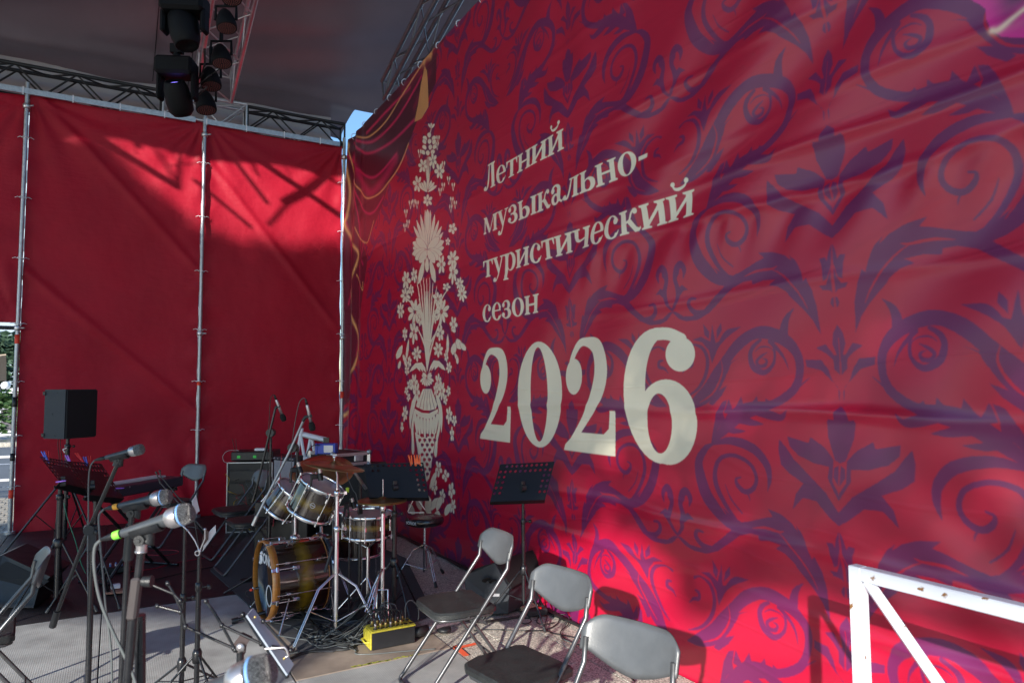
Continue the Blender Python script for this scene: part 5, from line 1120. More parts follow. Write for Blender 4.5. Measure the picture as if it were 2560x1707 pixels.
b = MB(); b.sheet(at(z6(440, 905), d), at(z6(455, 915), d - .01), at(z6(860, 1500), d - .01), at(z6(835, 1485), d), .012, 1, 2); T.part('desk_rail', b, 'tube')
b = MB(); b.tube([at(z6(640, 1230), d - .03), at(z6(830, 1215), d - .03), at(z6(850, 1240), d - .03), at(z6(870, 1300), d - .03), at(z6(840, 1310), d - .03)], .003, 6); T.part('page_holder', b, 'silver')
for p in (z6(540, 920), z6(825, 1325)): b = MB(); b.ball(at(p, d - .02), .004, 8); T.part('rivet', b, 'gold')

# ------------------------------------------------------------------ text on things (flat lettering meshes)
def lettering(parent, txt, origin, xdir, ydir, size, m='white_text', name='lettering', shear=0):
    cu = bpy.data.curves.new(name, 'FONT'); cu.body = txt; cu.size = size; cu.extrude = .0006; cu.align_x = 'CENTER'; cu.align_y = 'CENTER'; cu.resolution_u = 3; cu.offset = size * .02
    tmp = bpy.data.objects.new(name, cu); scene.collection.objects.link(tmp); bpy.context.view_layer.update()
    me = bpy.data.meshes.new_from_object(tmp.evaluated_get(bpy.context.evaluated_depsgraph_get())); bpy.data.objects.remove(tmp)
    x, y = Vector(xdir).normalized(), Vector(ydir).normalized(); z = x.cross(y)
    Mx = Matrix((x, y, z)).transposed().to_4x4(); Mx.translation = Vector(origin)
    me.transform(Mx); me.materials.clear(); me.materials.append(M[m]); o = bpy.data.objects.new(name, me); scene.collection.objects.link(o)
    r = parent
    while r.parent: r = r.parent
    me.transform(Matrix.Translation(-r.location)); o.parent = parent; return o

# ------------------------------------------------------------------ drum kit
def drum(T, c0, axis, r, L, m, lugs=8, hoop='chrome', headm='clear', hoop_h=.022, lugl=.5, name='shell', cover=None):
    c0 = Vector(c0); x, y, z = basis(axis)
    b = MB(); pr = [(r, 0), (r, L * .25), (r, L * .5), (r, L * .75), (r, L)]; b.lathe(c0, axis, pr, 48)
    sh = T.part(name, b, None); q = z.to_track_quat('Z', 'Y').to_matrix().to_4x4()
    # own axes for the shell so that its lacquer runs along it
    Wm = Matrix.Translation(c0) @ q; inv = Wm.inverted()
    me = sh.data; me.transform(Matrix.Translation(T.loc)); me.transform(inv); sh.matrix_parent_inverse = Matrix(); 
    sh.matrix_local = Matrix.Translation(-T.loc) @ Wm; me.materials.append(burst('lacquer_%d' % int(L * 1000), L))
    for (h, sg) in ((0, -1), (L, 1)):
        b = MB(); rr_ = r + .006; o = c0 + z * h
        b.lathe(o, z * sg, [(rr_, -.012), (rr_ + .006, -.012), (rr_ + .006, hoop_h - .012), (rr_ + .002, hoop_h - .008), (rr_, hoop_h - .012), (rr_, -.012)], 48); T.part('hoop', b, hoop)
        b = MB(); b.lathe(o, z * sg, [(0, .002), (r * .98, .002), (r + .003, -.003)], 40); T.part('drum_head', b, headm if sg < 0 else 'clear')
    for i in range(lugs):
        a = 2 * math.pi * i / lugs + .2; d = x * math.cos(a) + y * math.sin(a)
        b = MB(); 
        b.cyl(c0 + d * (r + .016) - z * (hoop_h * .7), c0 + d * (r + .016) + z * (L + hoop_h * .7), .0032, n=6)
        for t in ((.5,) if L < .2 else (.2, .8)):
            p = c0 + z * L * t + d * (r + .008); rm_ = Matrix((z, d.cross(z), d)).transposed(); b.box(p, (.034, .016, .018), rm_, bev=.004)
        for t in (-hoop_h * .6, L + hoop_h * .6): b.cyl(c0 + d * (r + .016) + z * (t - .006), c0 + d * (r + .016) + z * (t + .006), .006, n=8)
        T.part('lug', b, 'chrome')
    return sh
Fh = Vector((FWD[0], FWD[1], 0)).normalized(); Rh = Vector((RGT[0], RGT[1], 0)).normalized(); UP = Vector((0, 0, 1))
# bass drum
dB_ = 5.06; ctr = at(z6(612, 440), dB_); ax = Vector((.996, .075, 0)).normalized(); RB = .265; LB = .38
ctr.z = RB + .035
T = Thing('bass_drum', 'sunburst bass drum with amber wooden hoop and black front head', 'bass drum', (ctr.x, ctr.y, 0))
drum(T, ctr + ax * .04, ax, RB, LB, None, 8, 'wood', 'head', .001)
for h in (0, LB + .05):
    b = MB(); o = ctr + ax * h; b.lathe(o, ax, [(RB + .004, 0), (RB + .017, 0), (RB + .017, .045), (RB + .004, .045), (RB + .004, 0)], 56); T.part('wooden_hoop', b, 'wood' if h == 0 else 'head')
for i in range(8):
    a = 2 * math.pi * i / 8 + .35; x, y, z = basis(ax); d = x * math.cos(a) + y * math.sin(a); b = MB()
    b.box(ctr + ax * .02 + d * (RB + .021), (.012, .05, .026), Matrix((d, ax, d.cross(ax))).transposed(), bev=.003)
    b2_ = MB(); b2_.box(ctr + ax * (LB + .08) + d * (RB + .021), (.012, .05, .026), Matrix((d, ax, d.cross(ax))).transposed(), bev=.003); T.part('rear_claw', b2_, 'chrome')
    b.cyl(ctr + ax * .03 + d * (RB + .03), ctr + ax * .17 + d * (RB + .03), .0045, n=8); b.box(ctr + ax * .17 + d * (RB + .014), (.025, .05, .03), Matrix((d, ax, d.cross(ax))).transposed(), bev=.005); b.box(ctr + ax * .035 + d * (RB + .032), (.01, .018, .04), Matrix((d, ax, d.cross(ax))).transposed(), bev=.003)
    T.part('claw', b, 'chrome')
hd = ctr + ax * .036; vright = ax.cross(UP).normalized() * -1
if vright.dot(Rh) < 0: vright = -vright
vright = (UP.cross(-ax)).normalized()
vright = -vright if vright.dot(Fh) > 0 else vright
lz = (-ax); xr = UP.cross(lz).normalized()
head_plate = MB(); head_plate.lathe(hd - ax * .001, -ax, [(0, 0), (RB * .99, 0), (RB * .99, .001)], 48); hp = T.part('front_head', head_plate, 'head')
lettering(hp, 'SONOR', hd + UP * .135 + xr * .02 - ax * .004, xr, UP, .105)
for dx, dz in ((-.185, .05), (-.155, .05)):
    b = MB(); c_ = hd + xr * (dx + .01) + UP * (.135) - ax * .004
    b.cyl(c_ + UP * -.045, c_ + UP * .012, .008 if dx < -.17 else .007, n=8); b.ball(c_ + UP * (-.045 if dx < -.17 else .03), .014, 8); T.part('mallet_emblem', b, 'white_text', parent=hp)
b = MB(); pc = hd + xr * .07 - UP * .10 - ax * .003; b.lathe(pc, -ax, [(.066, 0), (.076, .0), (.076, .003), (.066, .003), (.066, 0)], 36); T.part('port_ring', b, 'white_text')
b = MB(); b.lathe(pc, -ax, [(0, .0015), (.062, .0015)], 30); T.part('port_hole', b, 'foam')
for s in (-1, 1):
    b = MB(); q = ctr + ax * .14 + ax.cross(UP) * s * RB * .85 - UP * RB * .25; b.box(q, (.05, .03, .03)); e = Vector((q.x, q.y, 0)) + ax.cross(UP) * s * .16 - ax * .12 + UP * .012; b.cyl(q, e, .006, n=8); b.ball(e, .012, 8); T.part('spur', b, 'chrome')
b = MB(); b.tube([ctr + ax * (LB * .62) + UP * (RB + .02), ctr + ax * (LB * .62) + UP * (RB + .07), ctr + ax * (LB * .6) + UP * (RB + .33)], [.016, .012, .012], 12); b.lathe(ctr + ax * (LB * .62) + UP * (RB - .005), UP, [(0, 0), (.038, 0), (.036, .03), (.02, .045), (0, .045)], 16); T.part('tom_post', b, 'chrome')
# rack tom and a second one half hidden behind it
dT = 4.95; tt_, tb = at(zD(490, 520), dT), at(zD(352, 800), dT - .0); axT = (tb - tt_).normalized()
T = Thing('rack_tom', 'sunburst rack tom tilted over the bass drum, catching a pale blue reflection', 'drum', tt_, group='toms of the drum kit')
axn = (axT + Fh * .03).normalized(); shT = drum(T, tt_, axn, .155, .215, None, 6, 'chrome', 'clear', .026)
bd_ = (-(Fh - axn * Fh.dot(axn))).normalized(); side_ = axn.cross(bd_); pos = tt_ + axn * .105 + (bd_ * .97 - side_ * .2).normalized() * .1565
b = MB(); b.torus(pos, bd_, .017, .0022, 22, 6); b.tube([pos - side_ * .02, pos + side_ * .02], .003, 6); T.part('badge', b, 'label')
q = at(zD(185, 640), 5.25); T = Thing('rack_tom', 'small sunburst tom mostly hidden behind the front rack tom', 'drum', q, group='toms of the drum kit')
drum(T, q - axn * .06, (axn + Rh * -.25).normalized(), .13, .19, None, 6, 'chrome', 'clear', .022)
# snare
q = at(zD(940, 1000), 5.15); T = Thing('snare_drum', 'sunburst snare drum with chrome hoops and close-set lugs', 'snare drum', q)
axs = (UP + Fh * -.03 + Rh * .02).normalized(); drum(T, q, axs, .175, .15, None, 10, 'chrome', 'clear', .022)
b = MB(); b.cyl((q.x, q.y, .12), (q.x, q.y, q.z - .09), .013)
for i in range(3):
    a = .6 + i * 2.094; b.tube([(q.x, q.y, .30), (q.x + .26 * math.cos(a), q.y + .26 * math.sin(a), .02)], .008, 8); b.tube([(q.x, q.y, q.z - .1), (q.x + .17 * math.cos(a), q.y + .17 * math.sin(a), q.z - .015)], .007, 8)
T.part('snare_stand', b, 'chrome')
b = MB(); b.box(q + Rh * .18 + UP * .08 - Fh * .05, (.03, .03, .09), bev=.005); T.part('strainer', b, 'chrome')
# floor tom
q = at(zD(835, 760), 5.75); T = Thing('floor_tom', 'dark sunburst floor tom behind the snare drum', 'drum', (q.x, q.y, 0))
drum(T, (q.x, q.y, q.z - .36), UP, .19, .36, None, 8, 'chrome', 'clear', .022)
for i in range(3):
    a = .4 + i * 2.094; b = MB(); b.tube([(q.x + .205 * math.cos(a), q.y + .205 * math.sin(a), q.z - .2), (q.x + .205 * math.cos(a), q.y + .205 * math.sin(a), .02)], .006, 8); b.ball((q.x + .205 * math.cos(a), q.y + .205 * math.sin(a), .02), .016, 8); T.part('leg', b, 'chrome')
# cymbals on their stands
def cymbal(T, c, nrm, r, m='brass', name='cymbal'):
    b = MB(); k = r / .2; b.lathe(c, nrm, [(.006, .028 * k), (.015, .026 * k), (.032 * k, .018 * k), (.042 * k, .010 * k), (.09 * k, .004 * k), (.15 * k, -.003 * k), (r, -.013 * k), (r, -.015 * k), (.15 * k, -.005 * k), (.042 * k, .008 * k), (.006, .024 * k)], 56); return T.part(name, b, m)
def cym_stand(T, base, top, m='chrome', a0=.4, spread=.3, hub=.42):
    x, y = base[0], base[1]
    b = MB(); b.cyl((x, y, .07), (x, y, .75), .0155); T.part('lower_tube', b, m)
    b = MB(); b.cyl((x, y, .74), (x, y, top.z - .22), .0125); b.tube([(x, y, top.z - .22), (x, y, top.z - .10), tuple(top)], [.010, .008, .004], 8); T.part('upper_tube', b, m)
    b = MB()
    for z in (.74, top.z - .22): b.lathe((x, y, z - .02), UP, [(.013, 0), (.022, .003), (.022, .035), (.013, .04)], 14); b.cyl((x, y, z), (x + .045, y - .02, z), .005, n=6); b.box((x + .05, y - .022, z), (.02, .006, .022))
    T.part('collar', b, m)
    for i in range(3):
        a = a0 + i * 2.094; c, s = math.cos(a), math.sin(a); b = MB(); h0 = Vector((x + .02 * c, y + .02 * s, hub)); kn = Vector((x + spread * .42 * c, y + spread * .42 * s, hub - .075)); e = Vector((x + spread * c, y + spread * s, .015))
        nn = Vector((-s, c, 0)) * .008
        for sg in (-1, 1): b.tube([h0 + nn * sg, kn + nn * sg, e + nn * sg], .0042, 6)
        for sg in (-1, 1): b.tube([Vector((x, y, .12)) + nn * sg, kn.lerp(e, .35) + nn * sg], .004, 6)
        lg = T.part('leg', b, m); f = MB(); f.tube([kn.lerp(e, .9), e + Vector((0, 0, -.004))], [.012, .014], 8); T.part('rubber_foot', f, 'plastic', parent=lg)
CG = 'cymbals of the drum kit'
bs = at((840, 1515), 4.68); bs.z = 0; dd_ = depth_of(bs); tp = at(zD(612, 290), dd_)
T = Thing('crash_cymbal', 'crash cymbal seen nearly edge-on atop the front chrome cymbal stand', 'cymbal', bs, group=CG)
nrm_ = (UP - Rh * -.17 + Fh * .05).normalized(); cymbal(T, at(zD(612, 318), dd_), (UP + Rh * .17 - Fh * -.02).normalized(), .205); cym_stand(T, bs, tp, a0=3.5, hub=.44, spread=.34)
b = MB(); b.cyl(tp, tp + UP * .05, .004); b.ball(tp + UP * .03, .012, 8); b.box(tp + UP * .045, (.03, .01, .012)); T.part('wing_nut', b, 'chrome')
cr2 = at(zD(490, 372), 5.6)
T = Thing('ride_cymbal', 'broad ride cymbal tilted to face the viewer behind the crash', 'cymbal', (cr2.x, cr2.y, 0), group=CG)
cymbal(T, cr2, (-Fh * .46 + UP * .95 + Rh * .07).normalized(), .255); cym_stand(T, cr2, cr2 + UP * .01, a0=1.2)
bh = at((956, 1506), 4.9); bh.z = 0; dh_ = depth_of(bh); ch_ = at(zD(1082, 668), dh_)
T = Thing('hi_hat', 'pair of hi-hat cymbals on a chrome pedal stand', 'hi-hat', bh, group=CG)
cymbal(T, ch_ + UP * .004, UP, .172); cymbal(T, ch_ - UP * .010, -UP, .172, name='bottom_cymbal')
x, y = bh.x, bh.y
b = MB(); b.cyl((x, y, .05), (x, y, ch_.z - .09), .0155); b.cyl((x, y, ch_.z - .09), (x, y, ch_.z + .14), .004); b.lathe((x, y, ch_.z - .10), UP, [(0, 0), (.018, 0), (.022, .03), (.03, .06), (0, .06)], 14); T.part('post', b, 'chrome')
for i in range(2):
    a = 1.5 + i * 2.6; b = MB(); b.tube([(x, y, .42), (x + .12 * math.cos(a), y + .12 * math.sin(a), .36), (x + .33 * math.cos(a), y + .33 * math.sin(a), .012)], .009, 8); T.part('leg', b, 'chrome')
b = MB(); b.tube([(x, y, .42), at(z6(1700, 620), dh_), at(z6(1615, 870), dh_ - .1)], .005, 6); b.tube([(x + .02, y, .42), at(z6(1720, 620), dh_), at(z6(1640, 880), dh_ - .1)], .005, 6); T.part('leg', b, 'chrome')
b = MB(); p_ = [at(z6(1732, 650), dh_), at(z6(1838, 650), dh_)]; b.tube([(p_[0].x, p_[0].y, .03), p_[0], p_[1], (p_[1].x, p_[1].y, .03)], .011, 8); b.box((x, y - .1, .03), (.09, .28, .014), rotz(-.5)); T.part('pedal', b, 'chrome')
# kick pedal and its beater behind the bass drum
q = ctr + ax * (LB + .22); T = Thing('kick_pedal', 'bass drum pedal behind the drum shell', 'pedal', (q.x, q.y, 0))
b = MB(); b.box((q.x, q.y, .03), (.30, .09, .02), Matrix.Rotation(math.atan2(ax.y, ax.x), 3, 'Z')); T.part('footboard', b, 'chrome'); b = MB(); b.cyl((q.x - ax.x * .1, q.y - ax.y * .1, .02), (q.x - ax.x * .1, q.y - ax.y * .1, .2), .008); b.cyl((q.x - ax.x * .1, q.y - ax.y * .1, .2), (q.x - ax.x * .19, q.y - ax.y * .19, .33), .004); b.ball((q.x - ax.x * .19, q.y - ax.y * .19, .33), .025, 10); T.part('beater', b, 'chrome')
# drum stool
bS = fl((1062, 1452)); dS = depth_of(bS); seat = at((1062, 1292), dS)
T = Thing('drum_stool', 'round black drum stool with tripod base beside the banner', 'stool', bS)
b = MB(); b.lathe((bS.x, bS.y, seat.z - .075), UP, [(0, 0), (.13, 0), (.16, .012), (.168, .03), (.168, .05), (.16, .068), (.14, .075), (0, .078)], 40); st = T.part('seat', b, mat('stool_vinyl', (0.012, 0.012, 0.013), .25, coat=.5))
b = MB(); b.cyl((bS.x, bS.y, .08), (bS.x, bS.y, .33), .017); b.cyl((bS.x, bS.y, .3), (bS.x, bS.y, seat.z - .07), .011)
for k in range(16): b.lathe((bS.x, bS.y, .34 + k * .010), UP, [(.011, 0), (.0125, .003), (.011, .006)], 10)
b.lathe((bS.x, bS.y, seat.z - .1), UP, [(.012, 0), (.02, .0), (.024, .03), (0, .03)], 12); T.part('spindle', b, 'chrome')
for i in range(3):
    a = .5 + i * 2.094; c, s = math.cos(a), math.sin(a); b = MB(); nn = Vector((-s, c, 0)) * .008
    for sg in (-1, 1): b.tube([Vector((bS.x, bS.y, .32)) + nn * sg, Vector((bS.x + .10 * c, bS.y + .10 * s, .27)) + nn * sg, Vector((bS.x + .26 * c, bS.y + .26 * s, .015)) + nn * sg], .004, 6); b.tube([Vector((bS.x, bS.y, .1)) + nn * sg, Vector((bS.x + .17 * c, bS.y + .17 * s, .15)) + nn * sg], .0035, 6)
    lg = T.part('leg', b, 'chrome'); f = MB(); f.tube([(bS.x + .235 * c, bS.y + .235 * s, .05), (bS.x + .265 * c, bS.y + .265 * s, .012)], [.012, .015], 8); T.part('rubber_foot', f, 'plastic', parent=lg)
vd = (-Fh * .8 - Rh * .6).normalized(); vx = UP.cross(vd).normalized() * 1; lettering(st, 'SONOR', Vector((bS.x, bS.y, seat.z - .036)) + vd * .1695, vx, UP, .035)
# triangle hanging under the centre desk
T = Thing('triangle', 'steel triangle hanging under the centre music stand', 'triangle', at(zD(1400, 700), dC))
b = MB(); b.tube([at(zD(1425, 650), dC), at(zD(1500, 760), dC)], .0035, 6); b.tube([at(zD(1395, 640), dC), at(zD(1330, 775), dC), at(zD(1340, 788), dC), at(zD(1490, 786), dC)], .0035, 6); T.part('bar', b, 'silver')

# ------------------------------------------------------------------ overhead and drum microphones
def pencil_mic(T, a, b_, foam=True, m='silver'):
    a, b_ = Vector(a), Vector(b_); d = (b_ - a); L = d.length; d.normalize(); q = MB(); q.lathe(a, d, [(0, .18 * L), (.0105, .18 * L), (.0115, .2 * L), (.0115, .78 * L), (0, .78 * L)], 14); T.part('body', q, m)
    q = MB(); q.lathe(a, d, [(0, 0), (.006, .0), (.009, .05 * L), (.009, .2 * L), (0, .2 * L)], 12); T.part('plug', q, 'black')
    q = MB(); q.lathe(a, d, [(0, .7 * L), (.014, .72 * L), (.023, .8 * L), (.0245, .9 * L), (.018, .98 * L), (0, 1.0 * L)] if foam else [(0, .76 * L), (.012, .78 * L), (.012, 1.0 * L), (0, 1.0 * L)], 18); T.part('windshield', q, 'foam' if foam else 'mesh')
OG = 'overhead microphones above the drum kit'
dO = depth_of(fl((738, 1539)))
T = Thing('condenser_microphone', 'overhead microphone with foam ball, the lower and right one', 'microphone', at(z5(1080, 350), dO - .1), group=OG); pencil_mic(T, at(z5(1035, 185), dO - .1), at(z5(1108, 500), dO - .1))
sb = fl((738, 1539)); T = Thing('microphone_stand', 'heavy boom stand whose pale boom crosses the drum kit', 'microphone stand', sb, group='tall boom stands of the overhead microphones')
piv = at(z5(912, 660), dO); b = MB(); b.cyl((sb.x, sb.y, .02), (sb.x, sb.y, .95), .0145); b.cyl((sb.x, sb.y, .9), (sb.x, sb.y, piv.z), .011); T.part('pole', b, 'tube')
b = MB(); b.cyl(piv - Fh * .03, piv + Fh * .03, .034, n=20); T.part('pivot', b, 'plastic')
b = MB(); b.tube([at(z5(520, 1420), dO - .05), at(z5(560, 1330), dO - .05)], [.015, .0145], 12); T.part('counterweight_grip', b, 'alu')
b = MB(); b.tube([at(z5(558, 1335), dO - .05), piv - Fh * .04, at(z5(1020, 385), dO - .1)], .0095, 10); T.part('boom', b, 'steel')
b = MB(); b.tube([at(z5(1005, 400), dO - .1), at(z5(1035, 360), dO - .1), at(z5(1095, 350), dO - .1)], [.012, .013, .012], 10); T.part('clip', b, 'plastic')
for e in (z6(310, 990), z6(1210, 1130), z6(1090, 930)):
    b = MB(); q = fl(e); q.z = .02; b.tube([(sb.x, sb.y, .085), q], [.014, .013], 8); lg = T.part('leg', b, 'tube'); f = MB(); f.tube([Vector((sb.x, sb.y, .085)).lerp(q, .9), q], [.019, .02], 10); T.part('rubber_foot', f, 'plastic', parent=lg)
cord([at(z5(1040, 190), dO - .1), at(z5(1010, 178), dO - .1), at(z5(970, 230), dO - .1), at(z5(930, 420), dO - .05), at(z5(905, 600), dO), at(z5(895, 700), dO), at(z5(900, 1000), dO), at(z6(905, 0), dO), at(z6(905, 500), dO), at(z6(915, 900), dO - .02), fl(z6(960, 1030)), fl(z6(1100, 1110)), fl(z6(1300, 1100))], .003, 'cablegrey', 'lead running down the heavy boom stand to the stage box')
dP = 5.9; T = Thing('condenser_microphone', 'overhead microphone with foam ball, the upper and left one', 'microphone', at(z5(790, 270), dP), group=OG); pencil_mic(T, at(z5(728, 145), dP), at(z5(828, 405), dP))
piv = at(z5(695, 515), dP); T = Thing('microphone_stand', 'black boom stand of the upper overhead microphone behind the folding chairs', 'microphone stand', (piv.x, piv.y, 0), group='tall boom stands of the overhead microphones')
b = MB(); b.cyl((piv.x, piv.y, .1), (piv.x, piv.y, .95), .014); b.cyl((piv.x, piv.y, .9), (piv.x, piv.y, piv.z), .011); T.part('pole', b, 'tube'); b = MB(); b.cyl(piv - Fh * .03, piv + Fh * .03, .034, n=20); T.part('pivot', b, 'plastic')
b = MB(); b.tube([at(z5(515, 1195), dP), at(z5(545, 1100), dP), piv - Fh * .03, at(z5(738, 280), dP)], [.014, .010, .0095, .0095], 10); T.part('boom', b, 'tube'); b = MB(); b.tube([at(z5(738, 285), dP), at(z5(745, 262), dP), at(z5(785, 262), dP)], .013, 10); T.part('clip', b, 'plastic')
for i in range(3):
    a = .8 + i * 2.094; b = MB(); b.tube([(piv.x, piv.y, .2), (piv.x + .35 * math.cos(a), piv.y + .35 * math.sin(a), .012)], .011, 8); T.part('leg', b, 'tube')
cord([at(z5(730, 145), dP), at(z5(710, 148), dP), at(z5(690, 200), dP), at(z5(678, 400), dP), at(z5(665, 560), dP), at(z5(660, 900), dP), at(z5(655, 1400), dP), Vector((piv.x - .03, piv.y, .05))], .003, 'cable', 'lead down the stand of the upper overhead microphone')
dQ = depth_of(fl((898, 1545))); q = fl((898, 1545))
T = Thing('condenser_microphone', 'grey pencil microphone with red ring pointing at the snare drum', 'microphone', at(zD(850, 450), dQ)); pencil_mic(T, at(zD(775, 345), dQ), at(zD(925, 560), dQ), foam=False, m=mat('mic_taupe', (0.22, 0.17, 0.15), .4, .3))
b = MB(); a0_, a1_ = at(zD(798, 382), dQ), at(zD(806, 396), dQ); b.tube([a0_, a1_], .0118, 12); T.part('red_ring', b, 'redtape')
T = Thing('microphone_stand', 'short round-based microphone stand in front of the snare drum', 'microphone stand', q)
b = MB(); b.cyl((q.x, q.y, .05), (q.x, q.y, .85), .013); b.cyl((q.x, q.y, .8), (q.x, q.y, at(zD(840, 490), dQ).z), .0105); b.box((q.x, q.y, at(zD(840, 840), dQ).z), (.035, .035, .16), bev=.006); T.part('pole', b, 'tube')
b = MB(); b.lathe((q.x, q.y, 0), UP, [(0, 0), (.15, 0), (.155, .012), (.12, .025), (.06, .075), (.03, .13), (0, .14)], 32); T.part('round_base', b, 'tube')
cord([at(zD(778, 350), dQ), at(zD(755, 352), dQ), at(zD(738, 385), dQ), at(zD(745, 450), dQ), at(zD(790, 560), dQ), at(zD(835, 660), dQ), at(z6(1580, 200), dQ), at(z6(1590, 500), dQ), at(z6(1575, 700), dQ), at(z6(1510, 890), dQ), fl(z6(1560, 1000)), fl(z6(1700, 1050))], .003, 'cablegrey', 'lead hanging beside the round-based stand by the snare')
for (a, b_, dd2, lab) in ((zD(468, 325), zD(478, 470), 4.8, 'clip-on microphone over the rack tom head'), (zD(246, 262), zD(285, 405), 5.0, 'clip-on microphone over the half-hidden tom'), (zD(770, 620), zD(810, 740), 5.1, 'black microphone close to the snare rim')):
    T = Thing('clip_microphone', lab, 'microphone', at(a, dd2), group='small drum microphones'); A, B_ = at(a, dd2), at(b_, dd2); d = B_ - A; b = MB(); b.tube([A, A + d * .2, A + d * .25, A + d * .55, A + d * .6, B_], [.008, .010, .013, .014, .018, .019], 12); T.part('body', b, 'black')
    b = MB(); b.tube([A + d * .22, A + d * .5], [.0145, .015], 12); T.part('ring', b, 'silver'); b = MB(); b.box(B_ - d * .25 - Rh * .04, (.06, .02, .035), bev=.005); b.cyl(B_ - d * .25 - Rh * .06, B_ - d * .25 - Rh * .07 - UP * .09, .008); T.part('rim_clip', b, 'plastic')
b = MB(); b.lathe(at(z5(1445, 1095), 5.0), UP, [(0, 0), (.012, 0), (.013, .03), (0, .034)], 10); single('lime_clip', b, 'lime', 'small lime green clip between rack tom and snare', 'clip')
# thin black stand leg running down-left between tom and snare
T = Thing('boom_arm', 'slim black microphone arm slanting between the rack tom and the snare', 'microphone stand', at(zD(640, 1030), 4.9)); b = MB(); b.tube([at(zD(742, 700), 5.0), at(zD(600, 1110), 4.85)], .006, 8); T.part('arm', b, 'tube'); b = MB(); b.tube([at(zD(595, 1120), 4.85), at(zD(520, 1370), 4.8)], [.011, .010], 10); T.part('grip', b, 'plastic'); b = MB(); b.tube([at(zD(742, 700), 5.0), at(zD(760, 1000), 5.05), (at(zD(760, 1000), 5.05).x, at(zD(760, 1000), 5.05).y, .02)], .008, 8); T.part('pole', b, 'tube')
# kick microphone in the port
dk = depth_of(fl(z6(640, 880))); q = fl(z6(640, 880))
T = Thing('kick_microphone', 'black kick drum microphone on a low stand at the port of the bass drum', 'microphone', q)
b = MB(); b.lathe(at(z6(620, 630), dk), (Rh + UP * .12), [(0, 0), (.02, .0), (.035, .015), (.042, .04), (.042, .06), (.02, .075), (0, .08)], 20); T.part('capsule', b, 'black')
b = MB(); b.tube([at(z6(535, 640), dk), at(z6(640, 632), dk)], .009, 8); b.tube([at(z6(660, 560), dk), at(z6(708, 485), dk)], [.011, .013], 10); T.part('arm', b, 'tube')
b = MB(); b.tube([q + UP * .02, at(z6(640, 600), dk)], .011, 8); T.part('pole', b, 'tube'); b = MB(); b.lathe(q, UP, [(0, 0), (.09, 0), (.09, .012), (.03, .03), (0, .03)], 24); T.part('round_base', b, 'tube')
b = MB(); b.tube([at(z6(490, 655), dk), at(z6(515, 652), dk)], .010, 10); T.part('red_plug', b, 'redtape')
cord([at(z6(490, 655), dk), at(z6(455, 665), dk), at(z6(450, 700), dk), at(z6(490, 740), dk), fl(z6(520, 850)), fl(z6(640, 870)), fl(z6(800, 930))], .003, 'cable', 'thin cable looping from the red plug of the kick microphone')

# ------------------------------------------------------------------ amplifiers, racks, loudspeakers
def obox(T, name, pts_px, d0, w_, dp, h, ang, m, base_z=None, bev=.006, parent=None):
    pass
def cab(T, name, c, size, ang, m, bev=.008, parent=None, label=None):
    b = MB(); b.box(c, size, rotz(ang), bev); return T.part(name, b, m, parent, label)
yaw = math.atan2(Rh.y, Rh.x)
# equipment rack with patch leads and a wireless unit on top
dr = 8.2; q = at((622, 1320), dr); q.z = 0; pxm = FPX / dr; wR = (690 - 265) / 3.92 / pxm; hR = at((622, 1157), dr).z
T = Thing('equipment_rack', 'black equipment rack full of patch leads behind the folding chairs', 'rack', q); a_ = yaw + .1
rot = rotz(a_); cc = q + Vector((0, 0, hR / 2)) + rot @ Vector((0, .25, 0))
cab(T, 'case', cc, (wR, .5, hR), a_, 'case', .012)
b = MB()
for sx in (-1, 1): b.box(q + rot @ Vector((sx * wR / 2, .0, 0)) + UP * hR / 2, (.012, .022, hR), rot)
for z in (0.01, hR): b.box(q + UP * z, (wR, .022, .012), rot)
T.part('edge_trim', b, 'steel')
for k in range(5):
    b = MB(); b.box(q + rot @ Vector((0, -.012, 0)) + UP * (.08 + k * hR / 5.6), (wR - .06, .012, hR / 6.6), rot, .002); T.part('rack_unit', b, 'plastic')
for k in range(26):
    x0 = random.uniform(-.3, .3) * wR; z0 = random.uniform(.35, .8) * hR; p = q + rot @ Vector((x0, -.02, 0)) + UP * z0
    b = MB(); b.tube(curve_pts([p, p + rot @ Vector((random.uniform(-.05, .08), -.08, 0)) - UP * .02, p + rot @ Vector((random.uniform(.0, .2), -.06, 0)) - UP * random.uniform(.1, .3), p + rot @ Vector((random.uniform(.1, .3), -.03, 0)) - UP * .35], 5), .0028, 5); T.part('patch_lead', b, random.choice(['cablegrey', 'cable', 'cable', 'cablered', 'yellowcable', 'cablegrey']))
hM = (810 - 722) / 3.92 / pxm
T = Thing('wireless_receiver', 'black receiver unit with green displays and two aerials on top of the rack', 'receiver', q + UP * hR)
cab(T, 'body', q + UP * (hR + .02 + hM / 2) + rot @ Vector((0.02, .2, 0)), (wR * .95, .38, hM), a_, 'plastic', .01)
for x in (-.26, .1): b = MB(); b.box(q + UP * (hR + .03 + hM * .35) + rot @ Vector((x * wR, .005, 0)), (.035, .006, .03), rot); T.part('display', b, 'led')
for x, t in ((-.36, -.04), (-.32, -.02)): b = MB(); p = q + UP * (hR + hM) + rot @ Vector((x * wR, .05, 0)); b.cyl(p, p + UP * .17 + Rh * t, .004, .003, 6); T.part('aerial', b, 'black')
b = MB(); b.box(q + UP * (hR + hM + .04) + rot @ Vector((.1, .1, 0)), (.13, .1, .03), rot, .004); single('white_box', b, 'white', 'small white box on top of the wireless receiver', 'box')
cord([at(z5(380, 690), dr), at(z5(280, 690), dr), at(z5(225, 740), dr), at(z5(235, 795), dr), at(z5(270, 810), dr)], .003, mat('cable_white', (.4, .4, .42), .5), 'white cable looping off the left side of the wireless receiver')
